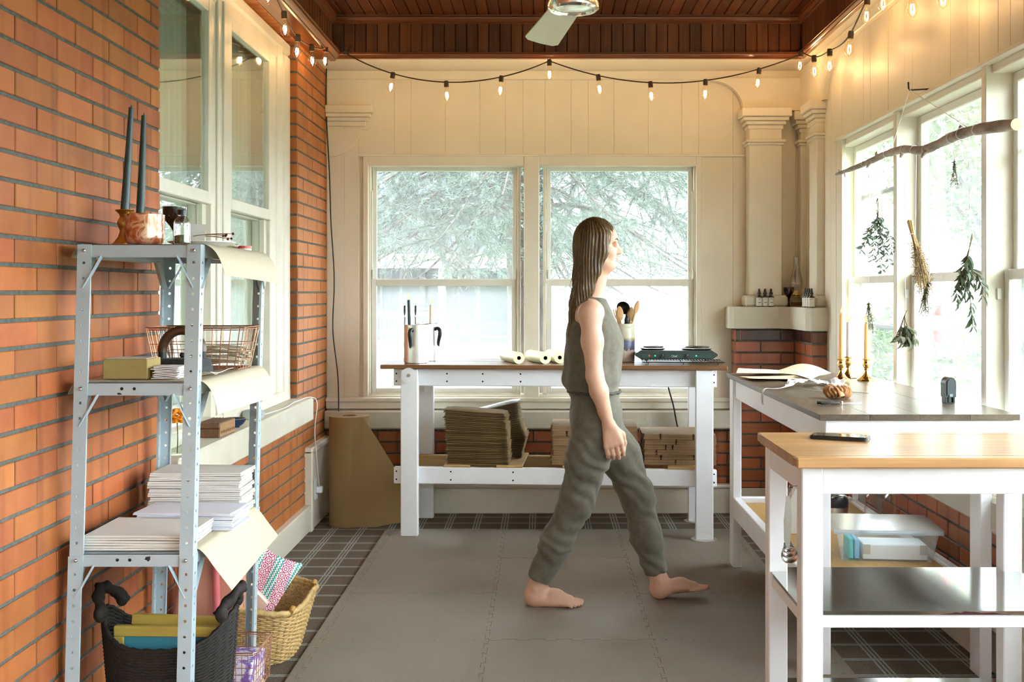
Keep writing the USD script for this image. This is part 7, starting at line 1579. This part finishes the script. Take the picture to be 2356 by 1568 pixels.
def hair_mat():
    g = Graph(); o = g('texture_coordinate') + '.object'
    n = g('noise_texture', vector=g('mapping', vector=o, scale=(160.0, 160.0, 9.0)) + '.vector', scale=1.0, detail=3.0) + '.fac'
    col = g('mix_color', fac=g('map_range', value=n, from_min=0.3, from_max=0.7, clamp=True) + '.result', a=c(58, 44, 28), b=c(124, 98, 62)) + '.result'
    return g.done('brown_hair', g('principled_bsdf', base_color=col, roughness=0.42, normal=g('bump', height=n, strength=0.5, distance=0.003) + '.normal') + '.BSDF')
m_hair = hair_mat(); hr = obj('hair', (v - o_, f), m_hair, pw, smooth=True)
rs = random.Random(33); st_ = []
for k in range(160):
    a = rs.uniform(1.2, 5.08); x0, y0 = 0.198 + 0.070 * math.cos(a), YC + 0.078 * math.sin(a); zt = rs.uniform(1.38, 1.50); ze = zt - rs.uniform(0.12, 0.34); fx_ = 0.118 + 0.04 * rs.random()
    st_.append(tube(spline([(x0, y0, zt), (x0 * 0.6 + fx_ * 0.4 + 0.004, YC + (y0 - YC) * 0.98, (zt + ze) / 2 + 0.03), (fx_ - 0.012 * rs.random(), YC + (y0 - YC) * 0.80, max(1.06, ze))], 9) - o_, np.linspace(0.0022, 0.0006, 9), 4))
obj('strands', join(st_), m_hair, hr, smooth=True, kind='stuff')
# ================================================================ outside the windows
GZ = -0.6
m_lawn = M('lawn', c(66, 80, 50), 0.95, col2=c(94, 102, 72), vscale=1.5, bump=0.02, bscale=30)
obj('lawn', join(box(-60, 1.9 if False else 60, 6.75, 90, GZ - 0.2, GZ), box(2.0, 60, -20, 6.75, GZ - 0.2, GZ), box(-60, 2.0, -40, -2.2, GZ - 0.2, GZ)), m_lawn, kind='structure', label='pale green lawn outside the windows', cat='lawn')
m_needle = leaf_mat('spruce_needles', c(80, 96, 88), c(116, 130, 120))
m_bark2 = M('spruce_bark', c(70, 62, 56), 0.9, var=0.4, vscale=14, stretch=(1, 1, 0.3), bump=0.02, bscale=30)
def blades(rs, base, d, n, L, W):
    """n thin needles round a twig running from base along d."""
    t = rs.rand(n); a = rs.rand(n) * 2 * np.pi; Ld = np.linalg.norm(d); u = d / Ld
    e1 = np.cross(u, [0.3, 0.2, 1.0]); e1 /= np.linalg.norm(e1); e2 = np.cross(u, e1)
    o = np.cos(a)[:, None] * e1 + np.sin(a)[:, None] * e2; tip = o * 0.8 + u * 0.75; s = np.cross(tip, u); s /= np.linalg.norm(s, axis=1)[:, None]
    p = base + d * t[:, None]; v = np.stack([p - s * W / 2, p + s * W / 2, p + tip * L * (0.8 + 0.4 * rs.rand(n))[:, None]], 1).reshape(-1, 3)
    return v, np.arange(3 * n).reshape(-1, 3)
def spruce(lab, X, Y, nb, z0, z1, span, seed, rtrunk=0.17):
    rs = np.random.RandomState(seed); t = thing('spruce_tree', lab, 'tree', (X, Y, GZ)); H0 = -GZ
    z = np.linspace(0, 6.5, 24); th = np.stack([0.03 * np.sin(z * 1.3), 0.03 * np.cos(z), z], 1)
    v, f = tube(th, np.linspace(rtrunk * 1.15, rtrunk * 0.6, 24), 20); v = v + 0.02 * (meshkit.fbm(v * np.array([9, 9, 3]), 3)[:, None] - 0.5); obj('trunk', (v, f), m_bark2, t, smooth=50)
    N = []
    for b in range(nb):
        az = rs.rand() * 2 * np.pi; L = span * (0.6 + 0.4 * rs.rand()); zs = z0 + (z1 - z0) * rs.rand(); u = np.array([math.cos(az), math.sin(az), 0])
        path = spline([(0, 0, zs), u * L * 0.35 + [0, 0, zs + 0.05], u * L * 0.7 + [0, 0, max(1.95, zs - 0.16 * L)], u * L + [0, 0, max(1.85, zs - 0.30 * L)]], 20)
        obj('branch', tube(path, np.linspace(0.017, 0.005, 20), 6), m_bark2, t)
        sub = []
        for k in range(22):
            i = rs.randint(5, 20); sd = np.cross(u, [0, 0, 1]) * rs.choice((-1, 1)); dd = sd * rs.uniform(0.2, 0.55) + u * rs.uniform(0.0, 0.35) + np.array([0, 0, -rs.uniform(0.1, 0.5)])
            q = path[i] + dd[None] * np.linspace(0, 1, 5)[:, None] ** np.array([1, 1, 1.4]); (sub.append(tube(q, 0.0035, 3)) if q[-1, 2] > 1.9 else None)
            if q[-1, 2] > 2.0 and rs.rand() < 0.9:
                for m in range(4): N.append(blades(rs, q[m], q[m + 1] - q[m], 20, 0.045, 0.010))
                for m in range(3):
                    i2 = rs.randint(1, 5); N.append(blades(rs, q[i2], dd * 0.2 + rs.randn(3) * 0.09, 20, 0.045, 0.010))
        obj('twigs', join(sub), m_bark2, t, kind='stuff')
    obj('needles', join(N), m_needle, t, kind='stuff')
spruce('blue-green spruce with drooping boughs outside the back windows', -0.16, 9.4, 62, 2.1, 4.0, 2.2, 3)
# white porch house across the lawn
m_siding = M('white_siding', c(124, 126, 132), 0.6, var=0.03, vscale=3); m_hroof = M('house_roof', c(150, 130, 124), 0.8); m_grey = M('house_dark_glass', c(44, 50, 58), 0.3); m_rosetrim = M('rose_house_trim', c(196, 160, 154), 0.6)
HY = 20.0
def hx(px): return (px - CX) * HY / F
def hz(py): return EYE - (py - CY) * HY / F
h = thing('neighbour_house', 'white clapboard house with a railed porch across the lawn', 'house', (0, HY, GZ))
loc = lambda m: xf(m, (0, -HY, -GZ))
for k in range(28):
    z0 = GZ + 0.3 + k * 0.15; obj('clapboard', loc(box(hx(1240), hx(1700), HY - 0.03, HY, z0, z0 + 0.142)), m_siding, h)
obj('wall', loc(box(hx(1240), hx(1700), HY, HY + 5, GZ, 4.0)), m_siding, h); obj('porch_wall', loc(box(hx(540), hx(1240), HY + 1.8, HY + 5, GZ, 4.0)), M('grey_porch_wall', c(66, 70, 80), 0.7), h, label='grey wall at the back of the porch')
obj('porch_roof', loc(box(hx(540), hx(1250), HY - 0.5, HY + 2, hz(612), hz(585))), m_hroof, h); obj('porch_fascia', loc(box(hx(545), hx(1245), HY - 0.55, HY - 0.5, hz(618), hz(604))), m_siding, h)
obj('roof', loc((np.array([[hx(1220), HY - 0.6, 3.9], [hx(1720), HY - 0.6, 3.9], [hx(1720), HY + 4, 6.5], [hx(1220), HY + 4, 6.5]]), np.array([[0, 1, 2], [0, 2, 3]]))), m_hroof, h)
obj('porch_floor', loc(box(hx(540), hx(1240), HY - 0.5, HY + 1.8, GZ, hz(795))), m_siding, h)
for px in (700, 860, 1022): obj('porch_post', loc(box(hx(px) - 0.06, hx(px) + 0.06, HY - 0.5, HY - 0.38, hz(795), hz(612))), m_siding, h)
obj('railing', loc(join(box(hx(560), hx(1022), HY - 0.47, HY - 0.41, hz(725), hz(716)), box(hx(560), hx(1022), HY - 0.47, HY - 0.41, hz(788), hz(781)))), m_siding, h)
for k in range(46): obj('baluster', loc(box(hx(565 + k * 10) - 0.016, hx(565 + k * 10) + 0.016, HY - 0.455, HY - 0.425, hz(782), hz(724))), m_siding, h)
for a, b, y0, y1 in ((898, 955, 606, 716), (962, 1000, 606, 716), (1092, 1160, 612, 786), (760, 840, 606, 720)):
    w = obj('window_frame', loc(box(hx(a) - 0.06, hx(b) + 0.06, HY + 1.76, HY + 1.79, hz(y1), hz(y0))), m_siding, h); obj('pane', loc(box(hx(a), hx(b), HY + 1.73, HY + 1.758, hz(y1) + 0.05, hz(y0) - 0.05)), m_grey, w)
w = obj('window_frame', loc(box(hx(1424), hx(1512), HY - 0.08, HY - 0.031, hz(735), hz(562))), m_rosetrim, h); obj('pane', loc(box(hx(1436), hx(1500), HY - 0.1, HY - 0.081, hz(722), hz(575))), M('pale_house_glass', c(170, 184, 196), 0.2), w)
# shrubs and trees along the street side
m_shrub = leaf_mat('shrub_leaves', c(60, 84, 52), c(104, 124, 84))
def leafy(name, lab, X, Y, rad, hgt, n, seed, size, trunk=0.0):
    rs = np.random.RandomState(seed); t = thing(name, lab, 'tree' if trunk else 'shrub', (X, Y, GZ))
    if trunk: obj('trunk', tube([(0, 0, 0), (0.1, 0, trunk * 0.6), (0, 0.1, trunk)], [0.16, 0.12, 0.08], 10), m_bark2, t, smooth=50)
    d = rs.randn(n, 3); d /= np.linalg.norm(d, axis=1)[:, None]; r = rs.rand(n) ** 0.45; p = d * r[:, None] * np.array([rad, rad, hgt / 2]); p += 0.25 * rad * (np.stack([meshkit.noise(p * 2 / rad + k * 7, k) for k in range(3)], 1) - 0.5); p[:, 2] += trunk + hgt / 2
    p[:, 2] = np.maximum(p[:, 2], 0.02)
    a = rs.randn(n, 3); a /= np.linalg.norm(a, axis=1)[:, None]; b = np.cross(a, rs.randn(n, 3)); b /= np.linalg.norm(b, axis=1)[:, None]
    v = np.stack([p - a * size * 0.6, p + b * size * 0.28, p + a * size * 0.6, p - b * size * 0.28], 1).reshape(-1, 3); q = np.arange(4 * n).reshape(-1, 4)
    obj('stems', join([tube([(0, 0, 0 if not trunk else trunk * 0.9), d[k] * np.array([rad, rad, hgt / 2]) * 0.7 + [0, 0, trunk + hgt / 2]], 0.012 if not trunk else 0.03, 5) for k in range(9)]), m_bark2, t)
    obj('foliage', (v, np.vstack([q[:, [0, 1, 2]], q[:, [0, 2, 3]]])), m_shrub, t, kind='stuff')
leafy('shrub', 'green shrub outside the side window at the right edge', 3.15, 6.6, 0.85, 1.75, 8000, 1, 0.06)
leafy('shrub', 'pale shrub low outside the middle side window', 3.7, 9.0, 1.1, 1.75, 9000, 2, 0.07)
leafy('shrub', 'small shrub outside the far side window', 4.0, 11.6, 1.1, 1.8, 8000, 3, 0.07)
leafy('leafy_tree', 'loose leafy tree far outside the middle side window', 6.2, 14.5, 2.0, 4.5, 9000, 4, 0.12, 2.2)
# hummingbird feeder outside the middle side window
fp = P(2166, 745, 5.05); t = thing('bird_feeder', 'red and white hanging bird feeder outside the middle side window', 'bird feeder', fp)
m_red = M('red_feeder_plastic', c(206, 60, 60), 0.4)
obj('top', lathe([(0, 0.095), (0.012, 0.09), (0.03, 0.07), (0.036, 0.045), (0.032, 0.04), (0, 0.04)], 28), m_red, t, smooth=40); obj('bottle', lathe([(0, 0.04), (0.034, 0.039), (0.037, 0.02), (0.034, -0.03), (0, -0.03)], 28), M('white_feeder', c(236, 226, 224), 0.4), t, smooth=40); obj('dish', lathe([(0, -0.03), (0.036, -0.031), (0.04, -0.05), (0.03, -0.085), (0, -0.088)], 28), m_red, t, smooth=40); obj('wire', tube([(0, 0, 0.09), (0.0, 0, 1.25)], 0.002, 6), m_steel, t)

obj('eave', join(box(1.66, 2.35, -2.0, 7.2, fp[2] + 1.25, fp[2] + 1.31), box(-1.8, 1.66, 6.6, 7.2, fp[2] + 1.25, fp[2] + 1.31)), m_siding, kind='structure', label='white eave over the windows outside', cat='eave')
m_hedge = M('hedge_core', c(64, 84, 58), 0.9, var=0.3, vscale=6)
hg = thing('hedge', 'clipped garden hedge behind the viewpoint', 'hedge', (0, -9.0, GZ))
obj('core', cbox(-11, 11, -0.6, 0.5, 0, 3.75, 0.15), m_hedge, hg)
rs = np.random.RandomState(12); n = 6000; p = np.stack([rs.uniform(-11, 11, n), rs.uniform(0.45, 0.65, n), rs.uniform(0.0, 3.85, n)], 1); a = rs.randn(n, 3); a /= np.linalg.norm(a, axis=1)[:, None]; b = np.cross(a, rs.randn(n, 3)); b /= np.linalg.norm(b, axis=1)[:, None]
v = np.stack([p - a * 0.06, p + b * 0.03, p + a * 0.06, p - b * 0.03], 1).reshape(-1, 3); q = np.arange(4 * n).reshape(-1, 4)
obj('foliage', (v, np.vstack([q[:, [0, 1, 2]], q[:, [0, 2, 3]]])), m_shrub, hg, kind='stuff')
